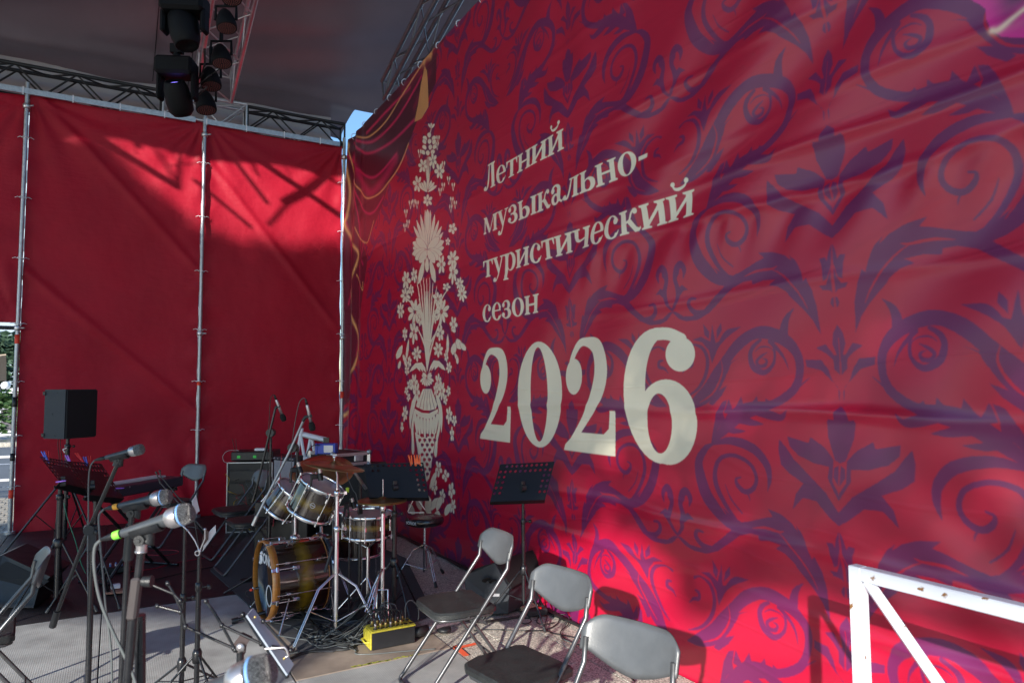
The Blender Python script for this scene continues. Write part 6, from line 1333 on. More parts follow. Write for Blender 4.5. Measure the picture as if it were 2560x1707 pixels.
cord([at(z5(250, 920), dr - .3), at(z5(285, 970), dr - .35), at(z5(270, 1040), dr - .35)], .003, 'yellowcable', 'yellow lead on the side of the equipment rack'); cord([at(z5(270, 1085), dr - .35), at(z5(310, 1100), dr - .35), at(z5(360, 1120), dr - .3)], .003, 'yellowcable', 'short yellow lead low on the equipment rack')
# combo amplifier with pale grille
da = 6.7; T = Thing('guitar_amplifier', 'combo amplifier with pale silver grille cloth leaning back behind the drums', 'amplifier', at(z5(830, 1150), da))
P4 = [at(z5(722, 745), da + .08), at(z5(935, 760), da + .14), at(z5(900, 1190), da), at(z5(722, 1150), da - .04)]
q0 = sum(P4, Vector()) / 4; back_ = Fh * .26; b = MB(); b.prism([P4[3], P4[2], P4[1], P4[0]], back_); T.part('cabinet', b, 'case')
Q = lambda u, v: (P4[0] * (1 - u) + P4[1] * u) * (1 - v) + (P4[3] * (1 - u) + P4[2] * u) * v
b = MB(); b.sheet(Q(.04, .09) - Fh * .012, Q(.97, .09) - Fh * .012, Q(.97, .9) - Fh * .012, Q(.04, .9) - Fh * .012, .008, 2, 2); T.part('grille_cloth', b, 'ampgrill')
b = MB(); b.sheet(Q(.02, .01) - Fh * .01, Q(.98, .01) - Fh * .01, Q(.98, .07) - Fh * .01, Q(.02, .07) - Fh * .01, .008); T.part('control_panel', b, 'plastic')
for u in (.06, .22, .4, .78, .9): b = MB(); b.lathe(Q(u, .04) - Fh * .014, -Fh, [(0, .012), (.008, .01), (.009, 0)], 10); T.part('control_knob', b, 'silver')
P0 = at(z5(722, 1160), da); b = MB(); hh_ = P0.z; b.box((q0.x + Fh.x * .1, q0.y + Fh.y * .1, hh_ / 2 - .01), (.52, .32, hh_ - .03), rotz(yaw), .01); single('amplifier_stand', b, 'case', 'black box carrying the pale-grilled amplifier', 'amplifier box')
# big black cabinet and the flight case with power unit on it
dc_ = 6.9; cN, cE = at(z5(1290, 735), dc_), None
q = at(z5(1400, 800), dc_); T = Thing('bass_cabinet', 'tall black loudspeaker cabinet behind the cymbals under the flight case', 'speaker cabinet', (q.x, q.y, 0))
top_z = at(z5(1300, 832), dc_).z - .01
cab(T, 'cabinet', Vector((q.x, q.y, top_z / 2)) + Fh * .25, (.66, .45, top_z), yaw - .2, 'case', .012); b = MB(); b.box(Vector((q.x, q.y, top_z / 2)) + Fh * .02, (.60, .02, top_z * .9), rotz(yaw - .2)); T.part('grille', b, 'grille')
corner = at(z5(1300, 760), dc_ - .1); L_, R2_ = at(z5(1075, 735), dc_ + .25), at(z5(1655, 730), dc_ + .15)
hC = .95 * (825 - 700) / 3.92 / (FPX / dc_); b0 = top_z + .005
T = Thing('flight_case', 'aluminium-edged flight case lying on the black cabinet', 'flight case', (corner.x, corner.y, b0))
A_, B_, C_2 = Vector((corner.x, corner.y, b0)), Vector((R2_.x, R2_.y, b0)), Vector((L_.x, L_.y, b0)); D_2 = B_ + C_2 - A_
b = MB(); b.prism([A_, B_, D_2, C_2], UP * hC); T.part('case', b, 'case')
for (p, r) in ((A_, B_), (A_, C_2), (B_, D_2)):
    for z in (0.0, hC):
        d = (r - p).normalized(); nn = Vector((d.y, -d.x, 0)) * .004; b = MB(); b.box((p + r) / 2 + UP * (z + (.012 if z == 0 else -.012)) + nn, ((r - p).length + .02, .014, .03), Matrix.Rotation(math.atan2(d.y, d.x), 3, 'Z')); T.part('edge_trim', b, 'alu')
for p in (A_, B_, C_2):
    b = MB(); b.box(p + UP * hC / 2, (.03, .03, hC + .012), rotz(yaw)); T.part('edge_trim', b, 'alu')
for p in (A_, B_):
    for z in (0, hC): b = MB(); b.ball(p + UP * z - Fh * .006, .026, 10); T.part('ball_corner', b, 'steel')
b = MB(); m_ = A_.lerp(B_, .72) + UP * hC * .55 - Fh * .01; b.box(m_, (.10, .02, .07), rotz(math.atan2((B_ - A_).y, (B_ - A_).x)), .01); T.part('butterfly_latch', b, 'steel')
b = MB(); m_ = A_.lerp(C_2, .5) + UP * hC * .5; dl = (C_2 - A_).normalized(); b.box(m_ - Fh * .005, (.22, .03, .10), Matrix.Rotation(math.atan2(dl.y, dl.x), 3, 'Z'), .004); T.part('amplifier_front', b, 'plastic')
b = MB(); b.box(m_ - Fh * .03, (.09, .02, .05), Matrix.Rotation(math.atan2(dl.y, dl.x), 3, 'Z'), .004); T.part('handle', b, 'silver')
q = at(z5(1245, 655), dc_ - .02); q.z = b0 + hC + .052
T = Thing('power_supply', 'blue boxed power unit with a silver side on the flight case', 'power unit', q); cab(T, 'case', q, (.19, .12, .10), yaw, 'bluecase', .008); b = MB(); b.box(q - Fh * .062 + Rh * .03, (.09, .006, .07), rotz(yaw)); T.part('side_panel', b, 'label')
for s in (-1, 1): b = MB(); b.box(q - Fh * .055 + Rh * s * .09, (.02, .03, .11), rotz(yaw), .004); T.part('bumper', b, 'bluecase')
cord([at(z5(1175, 640), dc_ - .1), at(z5(1110, 640), dc_ - .1), at(z5(1060, 690), dc_ - .1), at(z5(1040, 745), dc_)], .005, 'cable', 'black cable from the blue power unit over the flight case edge')
# white trestle in the corner
dt = 7.6; T = Thing('white_trestle', 'white steel trestle by the corner behind the flight case', 'trestle', fl(z5(1040, 1250)))
b = MB(); b.tube([at(z5(975, 525), dt), at(z5(1245, 590), dt - .2)], .032, 4); T.part('top_bar', b, 'white')
for p in ((z5(985, 530), z5(1020, 740)), (z5(1085, 560), z5(1050, 740)), (z5(1095, 560), z5(1120, 700)), (z5(1000, 470), z5(955, 700))):
    a, c = at(p[0], dt - .05), at(p[1], dt - .05); e = a + (c - a) * (a.z / (a.z - c.z)) * .99; b = MB(); b.tube([a, e], .018, 6); T.part('leg', b, 'white')
b = MB(); b.box(at(z5(1238, 590), dt - .22), (.06, .02, .06), rotz(yaw)); T.part('strap', b, 'black')
# loudspeaker on a pole
ds = 7.35; pk = at(zE(467, 1000), ds); hS = (762 - 232) / 4.357 / (FPX / ds); zc = at(zE(460, 497), ds).z
T = Thing('loudspeaker', 'black loudspeaker raised on a pole in front of the red tarp', 'loudspeaker', (pk.x, pk.y, zc - hS / 2))
Sc = at(zE(445, 497), ds - .12); _r = ray(165, 1040); Fl = Vector((_r[0], _r[1], 0)).normalized(); Rl = Vector((Fl.y, -Fl.x, 0)); fdir = (Rl * math.cos(R_(36)) + Fl * math.sin(R_(36))).normalized(); sdir = (-Rl * math.cos(R_(52)) + Fl * math.sin(R_(52))).normalized(); lw, ld = .35, .30
p0 = Vector((Sc.x, Sc.y, zc - hS / 2)); b = MB(); fr_ = p0 + fdir * lw; bk_ = p0 + sdir * ld; b.prism([p0, fr_, fr_ + sdir * ld * .9 , bk_ + fdir * .06, bk_][:5], UP * hS); T.part('cabinet', b, 'cabside')
b = MB(); nf = fdir.cross(UP); b.prism([p0 + UP * .012 + nf * .006 + fdir * .01, fr_ + UP * .012 + nf * .006, fr_ + UP * (hS - .012) + nf * .006, p0 + UP * (hS - .012) + nf * .006 + fdir * .01], nf * .012); T.part('grille', b, 'grille')
for u, v in ((.4, .93), (.62, .5), (.45, .06)):
    b = MB(); c = p0 + sdir * ld * u + UP * hS * v; ns = UP.cross(sdir); ns = ns if ns.dot(Fh) < 0 else -ns; b.lathe(c + ns * .0, ns, [(0, .003), (.007, .003), (.008, 0)], 10); T.part('screw', b, 'black')
for z in (.07, .92): b = MB(); b.box(bk_ + UP * hS * z, (.03, .03, .04), rotz(yaw), .004); T.part('bumper', b, 'plastic')
pk = p0 + fdir * .12 + sdir * .1; T = Thing('speaker_stand', 'black tripod pole carrying the loudspeaker behind the left music stands', 'speaker stand', (pk.x, pk.y, 0)); tripod(T, pk, zc - hS / 2, .55, .75, .017, a0=3.3)
b = MB(); b.tube([at(zE(425, 885), ds - .25), at(zE(470, 868), ds - .25)], .007, 8); b.tube([at(zE(425, 885), ds - .25), at(zE(445, 920), ds - .25)], .007, 8); T.part('locking_lever', b, 'silver')
for dx in (0, 25): cord([at(zE(372 + dx, 765), ds), at(zE(370 + dx, 850), ds), at(zE(385 + dx, 1000), ds), at(zE(390, 1250), ds), Vector((pk.x - .1, pk.y, .02))], .004, 'cable', 'black cable dropping from the loudspeaker' if dx else 'second black cable dropping from the loudspeaker, left of the other')
# stage monitors
def wedge(T, P_, depth_vec, grille_from):
    pass
q = fl(zF(330, 1275)); dw = depth_of(q); T = Thing('floor_monitor', 'dark blue-black floor wedge monitor between the folding chairs and the banner', 'monitor speaker', q, group='stage wedge monitors')
side = [at(zF(-60, 1010), dw + .05), at(zF(40, 950), dw), at(zF(165, 915), dw), at(zF(272, 1110), dw), at(zF(262, 1280), dw), at(zF(-20, 1290), dw)]
ext = (Rh * .40 + Fh * .32); ext = Vector(at(zF(425, 825), dw + .38) - at(zF(165, 915), dw)); ext.z = 0.0; ext = ext.normalized() * .50
low_z = min(p.z for p in side); side = [Vector((p.x, p.y, max(p.z - low_z, 0) + .012)) for p in side]
b = MB(); b.prism(side[::-1], ext); T.part('cabinet', b, 'cabside')
n_s = (side[1] - side[0]).cross(side[2] - side[0]).normalized(); n_s = n_s if n_s.dot(Fh) < 0 else -n_s
hp_ = side[2].lerp(side[5], .32); b = MB(); b.lathe(hp_ + n_s * .002, n_s, [(0, 0), (.03, 0), (.034, .004), (.036, 0)], 20); T.part('handle_hole', b, 'grille')
b = MB(); b.lathe(hp_ + n_s * .002 + Rh * .045 - UP * .01, n_s, [(0, 0), (.024, 0), (.028, .004), (.03, 0)], 20); T.part('handle_hole', b, 'grille')
gf = [side[2], side[3]]; ng = (side[3] - side[2]).cross(ext).normalized(); ng = ng if ng.z > 0 else -ng
b = MB(); b.prism([gf[0] + ext * .04 + ng * .002, gf[1] + ext * .04 + ng * .002, gf[1] + ext * .96 + ng * .002, gf[0] + ext * .96 + ng * .002], ng * .008); T.part('grille', b, 'grille')
b = MB(); lp_ = side[3].lerp(side[4], .2) - Rh * .10 + n_s * .003; b.box(lp_, (.055, .004, .02), rotz(yaw)); T.part('label_plate', b, 'label')
q = fl((70, 1520)); dw = depth_of(q); T = Thing('floor_monitor', 'large black wedge monitor in shade at the far left', 'monitor speaker', q, group='stage wedge monitors')
side = [at(z4(-120, 740), dw), at(z4(-120, 290), dw + .15), at(z4(30, 230), dw + .2), at(z4(495, 440), dw), at(z4(380, 560), dw), at(z4(330, 745), dw - .05)]
zl = min(p.z for p in side); side = [Vector((p.x, p.y, p.z - zl + .012)) for p in side]; b = MB(); b.prism(side[::-1], Fh * .42 - Rh * .1); T.part('cabinet', b, 'case')
b = MB(); b.prism([side[2] - UP * .03 - Fh * .003, side[3] - UP * .03 - Fh * .003, side[4] - Fh * .003, side[1] - UP * .12 - Fh * .003], -Fh * .008); T.part('grille', b, 'grille')
b = MB(); b.box((-4.25, -3.0, .06), (.5, 2.4, .10), bev=.01); single('cable_ramp', b, 'plastic', 'low dark ramp panel at the stage edge below the left pole', 'ramp')

# ------------------------------------------------------------------ keyboard on an X stand, pedals
kA, kB = at(z3(1105, 1005), 6.35), at(z3(1580, 1075), 6.9); kz = kA.z
kB.z = kz; kd = (kB - kA).normalized(); kn = Vector((kd.y, -kd.x, 0)); kn = kn if kn.dot(Fh) < 0 else -kn
kA2 = kA - kd * .30
T = Thing('keyboard', 'black stage keyboard seen past the left music stands, keys facing the tarp', 'keyboard', kA2.lerp(kB, .5)); rk = Matrix.Rotation(math.atan2(kd.y, kd.x), 3, 'Z'); L = (kB - kA2).length
b = MB(); b.box(kA2.lerp(kB, .5) - UP * .05 + kn * .13, (L, .28, .09), rk, .01); T.part('body', b, mat('keyboard_shell', (0.035, 0.03, 0.045), .4))
for i in range(36):
    b = MB(); b.box(kA2 + kd * (.07 + i * (L - .14) / 36) + kn * .06 + UP * .0, (.019, .13, .018), rk); T.part('key', b, 'keys')
for i in range(9): b = MB(); p = at(z3(1215 + (i % 5) * 14, 1045 + (i // 5) * 16), 6.2); b.box(p, (.008, .01, .012), rk); T.part('socket', b, 'silver')
T = Thing('keyboard_stand', 'black crossed stand under the keyboard', 'keyboard stand', (kA2.lerp(kB, .5).x, kA2.lerp(kB, .5).y, 0)); mk = kA2.lerp(kB, .45)
for s in (-1, 1):
    for o_ in (.04, .24):
        b = MB(); b.tube([mk + kd * s * .36 + kn * o_ - UP * .10, Vector((mk.x, mk.y, .02)) - kd * s * .36 + kn * o_], .015, 8); T.part('leg', b, 'tube')
    b = MB(); b.tube([mk + kd * s * .36 + kn * -.02 - UP * .11, mk + kd * s * .36 + kn * .3 - UP * .11], .015, 8); T.part('cross_bar', b, 'tube')
    b = MB(); b.tube([Vector((mk.x, mk.y, .02)) - kd * s * .36 + kn * -.06, Vector((mk.x, mk.y, .02)) - kd * s * .36 + kn * .34], .016, 8); T.part('floor_bar', b, 'tube')
q = fl(z4(1135, 480)); T = Thing('effects_pedal', 'blue-black effects pedal board on the dark floor', 'pedal', q); cab(T, 'case', q + UP * .035, (.26, .17, .06), yaw + .5, 'plastic', .01)
for i in range(5):
    for j in range(2): b = MB(); b.lathe(q + rotz(yaw + .5) @ Vector((-.09 + i * .045, -.03 + j * .06, .065)), UP, [(0, .018), (.008, .018), (.011, 0)], 8); T.part('knob', b, 'blueband' if (i + j) % 2 else 'silver')
q = fl(z4(1140, 690)); T = Thing('sustain_pedal', 'brown pedal with a white box beside the microphone stands', 'pedal', q); cab(T, 'plate', q + UP * .02, (.15, .11, .02), yaw + .3, mat('cardboard', (0.35, 0.17, 0.12), .8), .004); b = MB(); b.box(q + UP * .055 - Rh * .02 + Fh * .02, (.07, .05, .035), rotz(yaw + .6), .004); T.part('box', b, 'white')

# ------------------------------------------------------------------ yellow stage box and its cables
qa, qb, qc = fl(z6(1685, 1258)), fl(z6(2110, 1175)), fl(z6(1640, 1150)); dx_ = (qb - qa).normalized(); W_b = (qb - qa).length; dy_ = Vector((-dx_.y, dx_.x, 0)); dy_ = dy_ if dy_.dot(Fh) > 0 else -dy_; hB = .11; dB2 = .15
T = Thing('stage_box', 'yellow-topped multi-socket stage box bristling with plugs', 'stage box', qa); rb_ = Matrix.Rotation(math.atan2(dx_.y, dx_.x), 3, 'Z')
cc = qa + dx_ * W_b / 2 + dy_ * dB2 / 2; b = MB(); b.box(cc + UP * (hB / 2 + .004), (W_b, dB2, hB), rb_, .005); T.part('body', b, 'plastic')
b = MB(); b.box(cc + UP * (hB + .008), (W_b + .006, dB2 + .006, .012), rb_, .003); T.part('lid', b, 'yellow')
for s in (-1,): b = MB(); b.box(cc + dx_ * s * (W_b / 2 + .006) + UP * (hB / 2 + .01), (.012, dB2 + .006, hB), rb_, .003); T.part('end_plate', b, 'yellow')
b = MB(); b.tube([cc - dx_ * (W_b / 2 + .01) + dy_ * .05 + UP * .05, cc - dx_ * (W_b / 2 + .035) + dy_ * .04 + UP * .05, cc - dx_ * (W_b / 2 + .035) - dy_ * .04 + UP * .05, cc - dx_ * (W_b / 2 + .01) - dy_ * .05 + UP * .05], .006, 6); T.part('handle', b, 'yellow')
plugs = []
for i in range(8):
    for j in range(2):
        p = cc + dx_ * (-W_b / 2 + .035 + i * W_b / 8.6) + dy_ * (-.035 + j * .07) + UP * (hB + .012); plugs.append(p)
        b = MB(); b.lathe(p, UP, [(0, 0), (.016, 0), (.016, .004), (.0, .004)], 14); T.part('socket', b, 'case')
        if (i, j) not in ((6, 0), (7, 0), (7, 1)):
            b = MB(); b.lathe(p, UP, [(0, .003), (.0095, .003), (.0095, .032), (.007, .036), (0, .036)], 12); pg = T.part('plug', b, 'gold' if (i + j) % 3 else 'silver'); b = MB(); b.lathe(p, UP, [(.0085, .034), (.0085, .05), (.005, .075), (0, .075)], 12); T.part('boot', b, 'cable', parent=pg)
lettering(T.o.children[1], '12', cc + dx_ * W_b * .40 + UP * (hB + .0155), dx_, dy_, .025, 'black')
TG = []
for n_, p in enumerate(plugs[:12]):
    s0 = p + UP * .07; tgt = fl(z6(random.uniform(1150, 1560), random.uniform(1010, 1240))); tgt.z = .012 + .006 * (n_ % 5)
    arc = [s0, s0 + UP * random.uniform(.03, .07) - dx_ * .02, s0.lerp(tgt, .25) + UP * random.uniform(.05, .10), s0.lerp(tgt, .55) + UP * .03 + dy_ * random.uniform(-.05, .05), tgt]
    c = tgt
    for _ in range(3):
        nx = fl(z6(random.uniform(1090, 1640), random.uniform(1010, 1250))); nx.z = .010 + random.uniform(0, .03); arc.append(nx)
    endp = fl(z6(random.uniform(700, 1100), random.uniform(870, 1120))); endp.z = .014; arc.append(endp)
    TG.append((arc, n_ % 2))
for n_ in range(9):
    c = fl(z6(random.uniform(1150, 1560), random.uniform(1060, 1220))); r = random.uniform(.07, .14); ph_ = random.uniform(0, 6); e = random.uniform(.5, .9)
    TG.append(([c + Vector((r * math.cos(ph_ + t * .7), r * e * math.sin(ph_ + t * .7), .012 + .02 * abs(math.sin(t + n_)))) for t in range(11)], n_ % 3 > 0))
for n_ in range(6):
    y0 = 840 + n_ * 26; TG.append(([fl(z6(720 + n_ * 30, y0 - 10)) + UP * .012, fl(z6(950, y0 + random.uniform(-20, 20))) + UP * .018, fl(z6(1150 + n_ * 20, y0 + random.uniform(-30, 30))) + UP * .012, fl(z6(1330, y0 + 20)) + UP * .02, fl(z6(1500, y0 + random.uniform(-10, 60))) + UP * .012], 0))
for g_ in (0, 1):
    mb = MB()
    for pts_, q_ in TG:
        if bool(q_) == bool(g_): mb.tube(curve_pts(pts_, 8), .0034, 6)
    tag(link('cable_tangle', mb, 'cablegrey' if g_ else 'cable'), ('grey' if g_ else 'black') + ' microphone leads tangled between the bass drum and the yellow stage box', 'cables', kind='stuff')
cord([fl(z6(700, 1430)) + UP * .006, fl(z6(900, 1330)) + UP * .006, fl(z6(1050, 1275)) + UP * .007, fl(z6(1300, 1255)) + UP * .007, fl(z6(1480, 1235)) + UP * .008, fl(z6(1620, 1130)) + UP * .02], .009, 'cable', 'thick black multicore running left from the stage box')
cord([fl(z6(700, 1400)) + UP * .018, fl(z6(900, 1310)) + UP * .02, fl(z6(1150, 1240)) + UP * .012, fl(z6(1215, 1150)) + UP * .01, fl(z6(1140, 1120)) + UP * .01, fl(z6(1180, 1190)) + UP * .01, fl(z6(1500, 1250)) + UP * .01, fl(z6(1530, 1290)) + UP * .006, fl(z6(1700, 1290)) + UP * .006, fl(z6(1980, 1265)) + UP * .006, fl(z6(2300, 1240)) + UP * .006], .004, 'cablegrey', 'grey lead passing in front of the yellow stage box')
cord([plugs[12] + UP * .03, plugs[12] + UP * .12, plugs[12] + UP * .15 + dx_ * .04, plugs[12] + UP * .09 + dx_ * .09, plugs[12] + UP * .01 + dx_ * .09], .0034, 'cablegrey', 'single lead arching over the right end of the stage box')
q0 = qb + dy_ * .06 + UP * .045; T = Thing('multicore_plug', 'silver multicore connector with a braided grey strain relief right of the stage box', 'connector', q0); e1_ = fl(zA(570, 880)) + UP * .05
d_ = (e1_ - q0).normalized(); Lm = (e1_ - q0).length
b = MB(); b.lathe(q0, d_, [(0, 0), (.034, 0), (.034, Lm * .28), (0, Lm * .28)], 18); T.part('housing', b, 'plastic'); b = MB(); b.lathe(q0, d_, [(.02, Lm * .28), (.028, Lm * .3), (.028, Lm * .40), (.018, Lm * .42), (0, Lm * .42)], 18); T.part('collar', b, 'silver')
b = MB(); b.lathe(q0, d_, [(.010, Lm * .42)] + [(.013 + .0015 * (k % 2), Lm * (.46 + k * .018)) for k in range(22)] + [(.014, Lm * .88), (.014, Lm), (0, Lm)], 12); T.part('braided_sleeve', b, mat('braid', (0.30, 0.22, 0.25), .5, .3, bump=1, bscale=300))
cord([e1_, fl(zA(700, 860)) + UP * .02, fl(zA(850, 830)) + UP * .008, fl(zA(1040, 800)) + UP * .008], .009, 'cable', 'thick black cable from the braided connector under the folding chair')
for n_, pts in enumerate(([(650, 915), (760, 905), (940, 910), (1100, 915), (1225, 905), (1310, 860), (1330, 800), (1270, 780), (1180, 800), (1150, 840), (1190, 865), (1290, 850)], [(1160, 770), (1230, 800), (1215, 880), (1260, 930), (1400, 960), (1560, 990), (1640, 985)], [(1440, 800), (1380, 850), (1345, 920), (1350, 980), (1420, 1010), (1560, 1050), (1650, 1100), (1700, 1160)], [(1280, 790), (1400, 800), (1400, 870), (1340, 930), (1380, 990), (1500, 1040)], [(1010, 850), (1060, 870), (1105, 850), (1090, 825), (1040, 825)], [(1690, 1150), (1760, 1210), (1850, 1265), (1930, 1330)])):
    cord([fl(zA(*p)) + UP * (.006 + .002 * n_) for p in pts], .0045, 'cable' if n_ != 2 else 'cablegrey', ['black cable looping beneath the folding chairs towards the banner', 'black cable curving right past the rear music stand base', 'grey cable snaking over the granite beside the middle chair', 'cable coil on the granite by the banner foot', 'small cable ring at the base of the right music stand', 'black cable crossing the red granite at the lower right'][n_])
cord([fl(z4(1010, 505)) + UP * .005, fl(z4(1280, 480)) + UP * .005, fl(z4(1500, 450)) + UP * .005, fl(z4(1800, 380)) + UP * .005, fl(z4(2300, 300)) + UP * .005, fl(z6(520, 260)) + UP * .005], .004, 'cablered', 'red cable running straight across the dark floor')
cord([fl(z4(1350, 310)) + UP * .005, fl(z4(1620, 320)) + UP * .005, fl(z4(1750, 290)) + UP * .005, fl(z4(1680, 268)) + UP * .005, fl(z4(1480, 275)) + UP * .005, fl(z4(1400, 310)) + UP * .005], .0035, 'cablered', 'loop of crimson cable on the floor behind the microphones')
cord([fl(z4(1480, 570)) + UP * .006, fl(z4(1800, 490)) + UP * .006, fl(z4(2100, 430)) + UP * .006, fl(z6(500, 360)) + UP * .006], .005, 'cable', 'black cable parallel to the red one on the dark floor')
cord([at(z3(625, 1200), 5.0), at(z3(660, 1350), 5.0), at(z4(740, 180), 5.0), at(z4(790, 380), 5.05), at(z4(840, 490), 5.1)], .003, 'cablegreen', 'green lead slanting down behind the left music stands')
cord([at(z5(800, 735), 6.2), at(z5(785, 900), 6.2), at(z5(790, 980), 6.2), at(z5(765, 1150), 6.2), at(z5(730, 1330), 6.2), at(z5(715, 1430), 6.2)], .003, 'cablered', 'red lead hanging in front of the pale-grilled amplifier')
b = MB(); q = fl(zA(415, 930)) + UP * .015; b.lathe(q, UP, [(0, 0), (.045, 0), (.05, .01), (.045, .025), (0, .028)], 24); single('puck', b, 'plastic', 'small black round puck on the floor right of the stage box', 'puck')
q = fl(zA(1150, 790)); T = Thing('power_strip', 'black power strip in the cables at the banner foot', 'power strip', q); cab(T, 'body', q + UP * .03, (.16, .07, .05), yaw + .3, 'plastic', .01); b = MB(); b.box(q + UP * .058 + Rh * .02, (.03, .03, .006), rotz(yaw)); T.part('switch', b, 'red')
b = MB(); q = fl(zA(1090, 745)) + UP * .02; b.box(q, (.13, .07, .03), rotz(yaw + .8), .004); single('carton', b, mat('carton_card', (.5, .36, .25), .8), 'small cream and red carton behind the right music stand', 'box')
q = fl(z6(480, 590)); T = Thing('floor_microphone_grip', 'black rubber grip of a stand lying beside the bass drum', 'stand part', q); b = MB(); b.tube([fl(z6(395, 600)) + UP * .03, fl(z6(505, 580)) + UP * .03], .02, 10); T.part('grip', b, 'plastic')

# ------------------------------------------------------------------ white railing at the lower right
T = Thing('railing', 'white painted steel railing with rust spots at the lower right', 'railing', (-1.18, -9, 0))
rw = mat('railing_paint', (0.66, 0.68, 0.74), .35, coat=.3); n, l, b_ = nodes_of(rw)
tc = n.new('ShaderNodeTexCoord'); no = n.new('ShaderNodeTexNoise'); no.inputs['Scale'].default_value = 28; no.inputs['Detail'].default_value = 5; l.new(tc.outputs['Object'], no.inputs['Vector'])
cr3 = n.new('ShaderNodeValToRGB'); cr3.color_ramp.elements[0].position = .66; cr3.color_ramp.elements[1].position = .70; l.new(no.outputs['Fac'], cr3.inputs[0])
mx = n.new('ShaderNodeMix'); mx.data_type = 'RGBA'; mx.inputs[6].default_value = (0.66, 0.68, 0.74, 1); mx.inputs[7].default_value = (0.22, 0.10, 0.03, 1); l.new(cr3.outputs[0], mx.inputs[0]); l.new(mx.outputs[2], b_.inputs['Base Color'])
cpt = zz((2160, 1430), 1.16); xr_ = cpt.x; y0_ = cpt.y; zt_ = 1.175; w_ = .038
b = MB(); b.box((xr_, y0_ - .85, zt_ - w_ / 2), (w_, 1.7, w_), bev=.003); T.part('top_rail', b, rw)
b = MB(); b.box((xr_, y0_ - .0 + w_ / 2 + .0, (zt_ + 0) / 2), (w_, w_, zt_), bev=.003); T.part('post', b, rw)
b = MB(); b.box((xr_, y0_ - 1.68 - w_ / 2, zt_ / 2), (w_, w_, zt_), bev=.003); T.part('post', b, rw)
b = MB(); b.tube([(xr_, y0_ - .01, zt_ - w_ - .0), (xr_, y0_ - .88, .12)], .019, 4); T.part('diagonal_brace', b, rw)
b = MB(); b.box((xr_, y0_ - .85, .12), (.04, 1.62, .04), bev=.003); T.part('bottom_rail', b, rw)
for i, (y_, z_) in enumerate(((y0_ - .10, zt_), (y0_ - .145, zt_), (y0_ - .18, zt_ - .004), (y0_ - .26, zt_), (y0_ - .33, zt_ - .002))):
    pass

# ------------------------------------------------------------------ lamps on the overhead truss
def moving_head(px_base, px_head, d, aim, label, k=1.0, lens=True):
    c, h = at(px_base, d), at(px_head, d); T = Thing('moving_head_lamp', label, 'stage lamp', c, group='big moving head lamps on the truss')
    b = MB(); b.box(c + UP * .0, (.40 * k, .26 * k, .20 * k), rotz(yaw + .1), .03 * k); T.part('base', b, 'lampblack')
    b = MB(); b.cyl(c + UP * .10 * k, c + UP * .24 * k, .03); b.box(c + UP * .22 * k, (.10, .06, .08), rotz(yaw)); T.part('clamp', b, 'lampblack')
    for s in (-1, 1): b = MB(); q = h + Rh * s * .19 * k; b.box(q.lerp(c + Rh * s * .19 * k, .35), (.05 * k, .13 * k, (c - h).length * .95), rotz(yaw), .02 * k); T.part('yoke_arm', b, 'lampblack')
    a = Vector(aim).normalized(); b = MB(); b.lathe(h - a * .2 * k, a, [(0, 0), (.09 * k, .0), (.13 * k, .05 * k), (.14 * k, .15 * k), (.13 * k, .28 * k), (.105 * k, .36 * k), (.095 * k, .37 * k), (.08 * k, .34 * k), (0, .34 * k)], 24); hd = T.part('lamp_head', b, 'lampblack')
    if lens: b = MB(); b.lathe(h - a * .2 * k, a, [(0, .352 * k), (.05 * k, .348 * k), (.078 * k, .342 * k)], 24); T.part('lens', b, 'lens', parent=hd)
moving_head(zK(300, 840), zK(320, 1190), 6.1, UP * .83 - Fh * .6 + Rh * .0, 'lower moving head lamp with a glowing violet lens', .8)
moving_head(zK(400, 60), zK(400, 380), 5.6, -UP * .9 - Fh * .1 + Rh * .2, 'upper moving head lamp, all dark, cut by the top picture edge', .85, False)
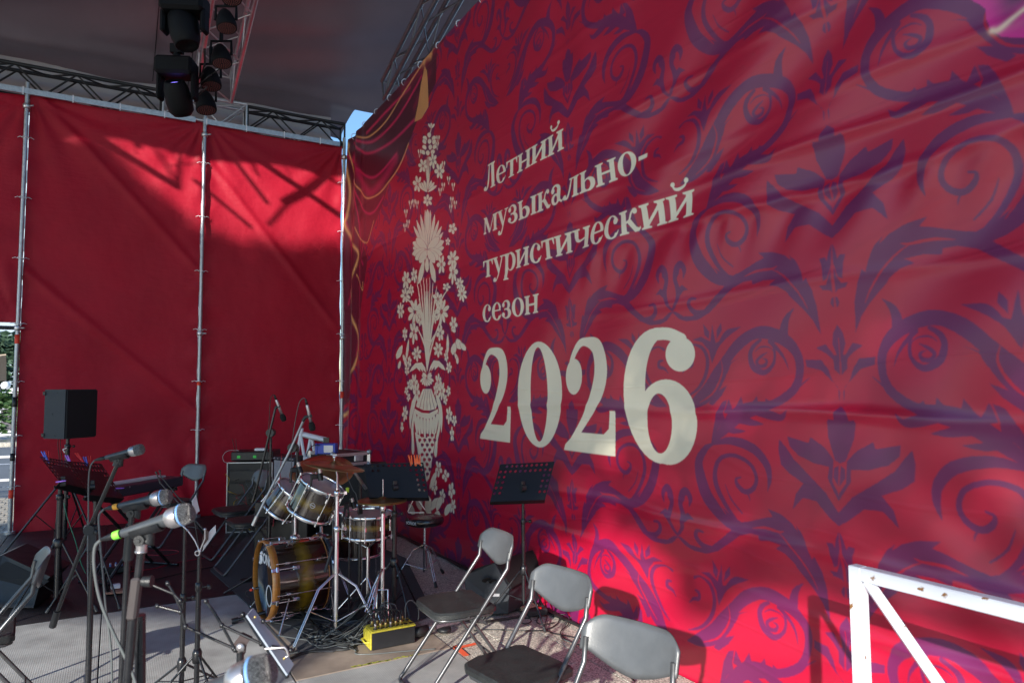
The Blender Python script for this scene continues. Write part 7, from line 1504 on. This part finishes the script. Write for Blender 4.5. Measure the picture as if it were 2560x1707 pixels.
for lab, px_, d in (('lowest bell-shaped LED lamp, nearest the red tarp', zK(655, 1250), 6.9), ('second lowest bell-shaped LED lamp in the right-hand row', zK(715, 960), 6.3), ('third bell-shaped LED lamp up the right-hand row', zK(845, 680), 5.9), ('fourth bell-shaped LED lamp up the right-hand row', zK(905, 250), 5.3), ('topmost LED lamp, cut by the top picture edge', zK(965, -100), 4.9)):
    c = at(px_, d); T = Thing('led_lamp', lab, 'stage lamp', c, group='bell-shaped LED lamps on the truss'); k = 1.0
    rL = 118 / 4.9 / (FPX / d); a = (-UP * .97 - Fh * .12 + Rh * .18).normalized(); o = c - a * rL * 1.15
    b = MB(); b.lathe(o, a, [(0, -.02), (rL * .35, 0), (rL * .62, rL * .35), (rL * .85, rL * .9), (rL, rL * 1.5), (rL * 1.02, rL * 2.0), (rL * .98, rL * 2.15), (rL * .90, rL * 2.12), (0, rL * 2.08)], 28); hb = T.part('housing', b, 'lampblack')
    x, y, z = basis(a); b = MB()
    for ring in range(1, 5):
        for q_ in range(ring * 6):
            t = 2 * math.pi * q_ / (ring * 6); p = o + a * rL * 2.10 + (x * math.cos(t) + y * math.sin(t)) * rL * .2 * ring; b.lathe(p, a, [(rL * .07, 0), (rL * .06, .004), (0, .007)], 6)
    T.part('led_cluster', b, 'pearl', parent=hb)
    b = MB(); b.tube([c - Rh * rL * 1.08 + UP * .0, c - Rh * rL * 1.05 + UP * rL * 1.5, c + Rh * rL * 1.05 + UP * rL * 1.5, c + Rh * rL * 1.08], .012, 6); b.cyl(c + UP * rL * 1.5, c + UP * (rL * 1.5 + .16), .016); T.part('bracket', b, 'lampblack')
mb = MB()
for n_ in range(7):
    p = at(zK(600 + random.uniform(-40, 60), 150 + n_ * 150), 6.2); mb.tube(curve_pts([p, p + Vector((random.uniform(-.1, .1), .1, -.12)), p + Vector((random.uniform(-.15, .15), -.1, -.05)), p + Vector((random.uniform(-.1, .1), .25, .08))], 8), .006, 6)
tag(link('lamp_cables', mb, 'cable'), 'black lamp cables coiled in the overhead truss', 'cables', kind='stuff')
# a dark figure out on the pavement, mostly hidden by the pole

mb = MB()
for k in range(3):
    mb.tube(curve_pts([(-.05 - .02 * k, -.3 - i * .55, .012 + .01 * (k == 1)) if i % 2 else (-.09 + .015 * k, -.3 - i * .55, .012) for i in range(12)], 6), .009, 6)
tag(link('cable_run', mb, 'cable'), 'bundle of black cables lying along the foot of the banner', 'cables', kind='stuff')
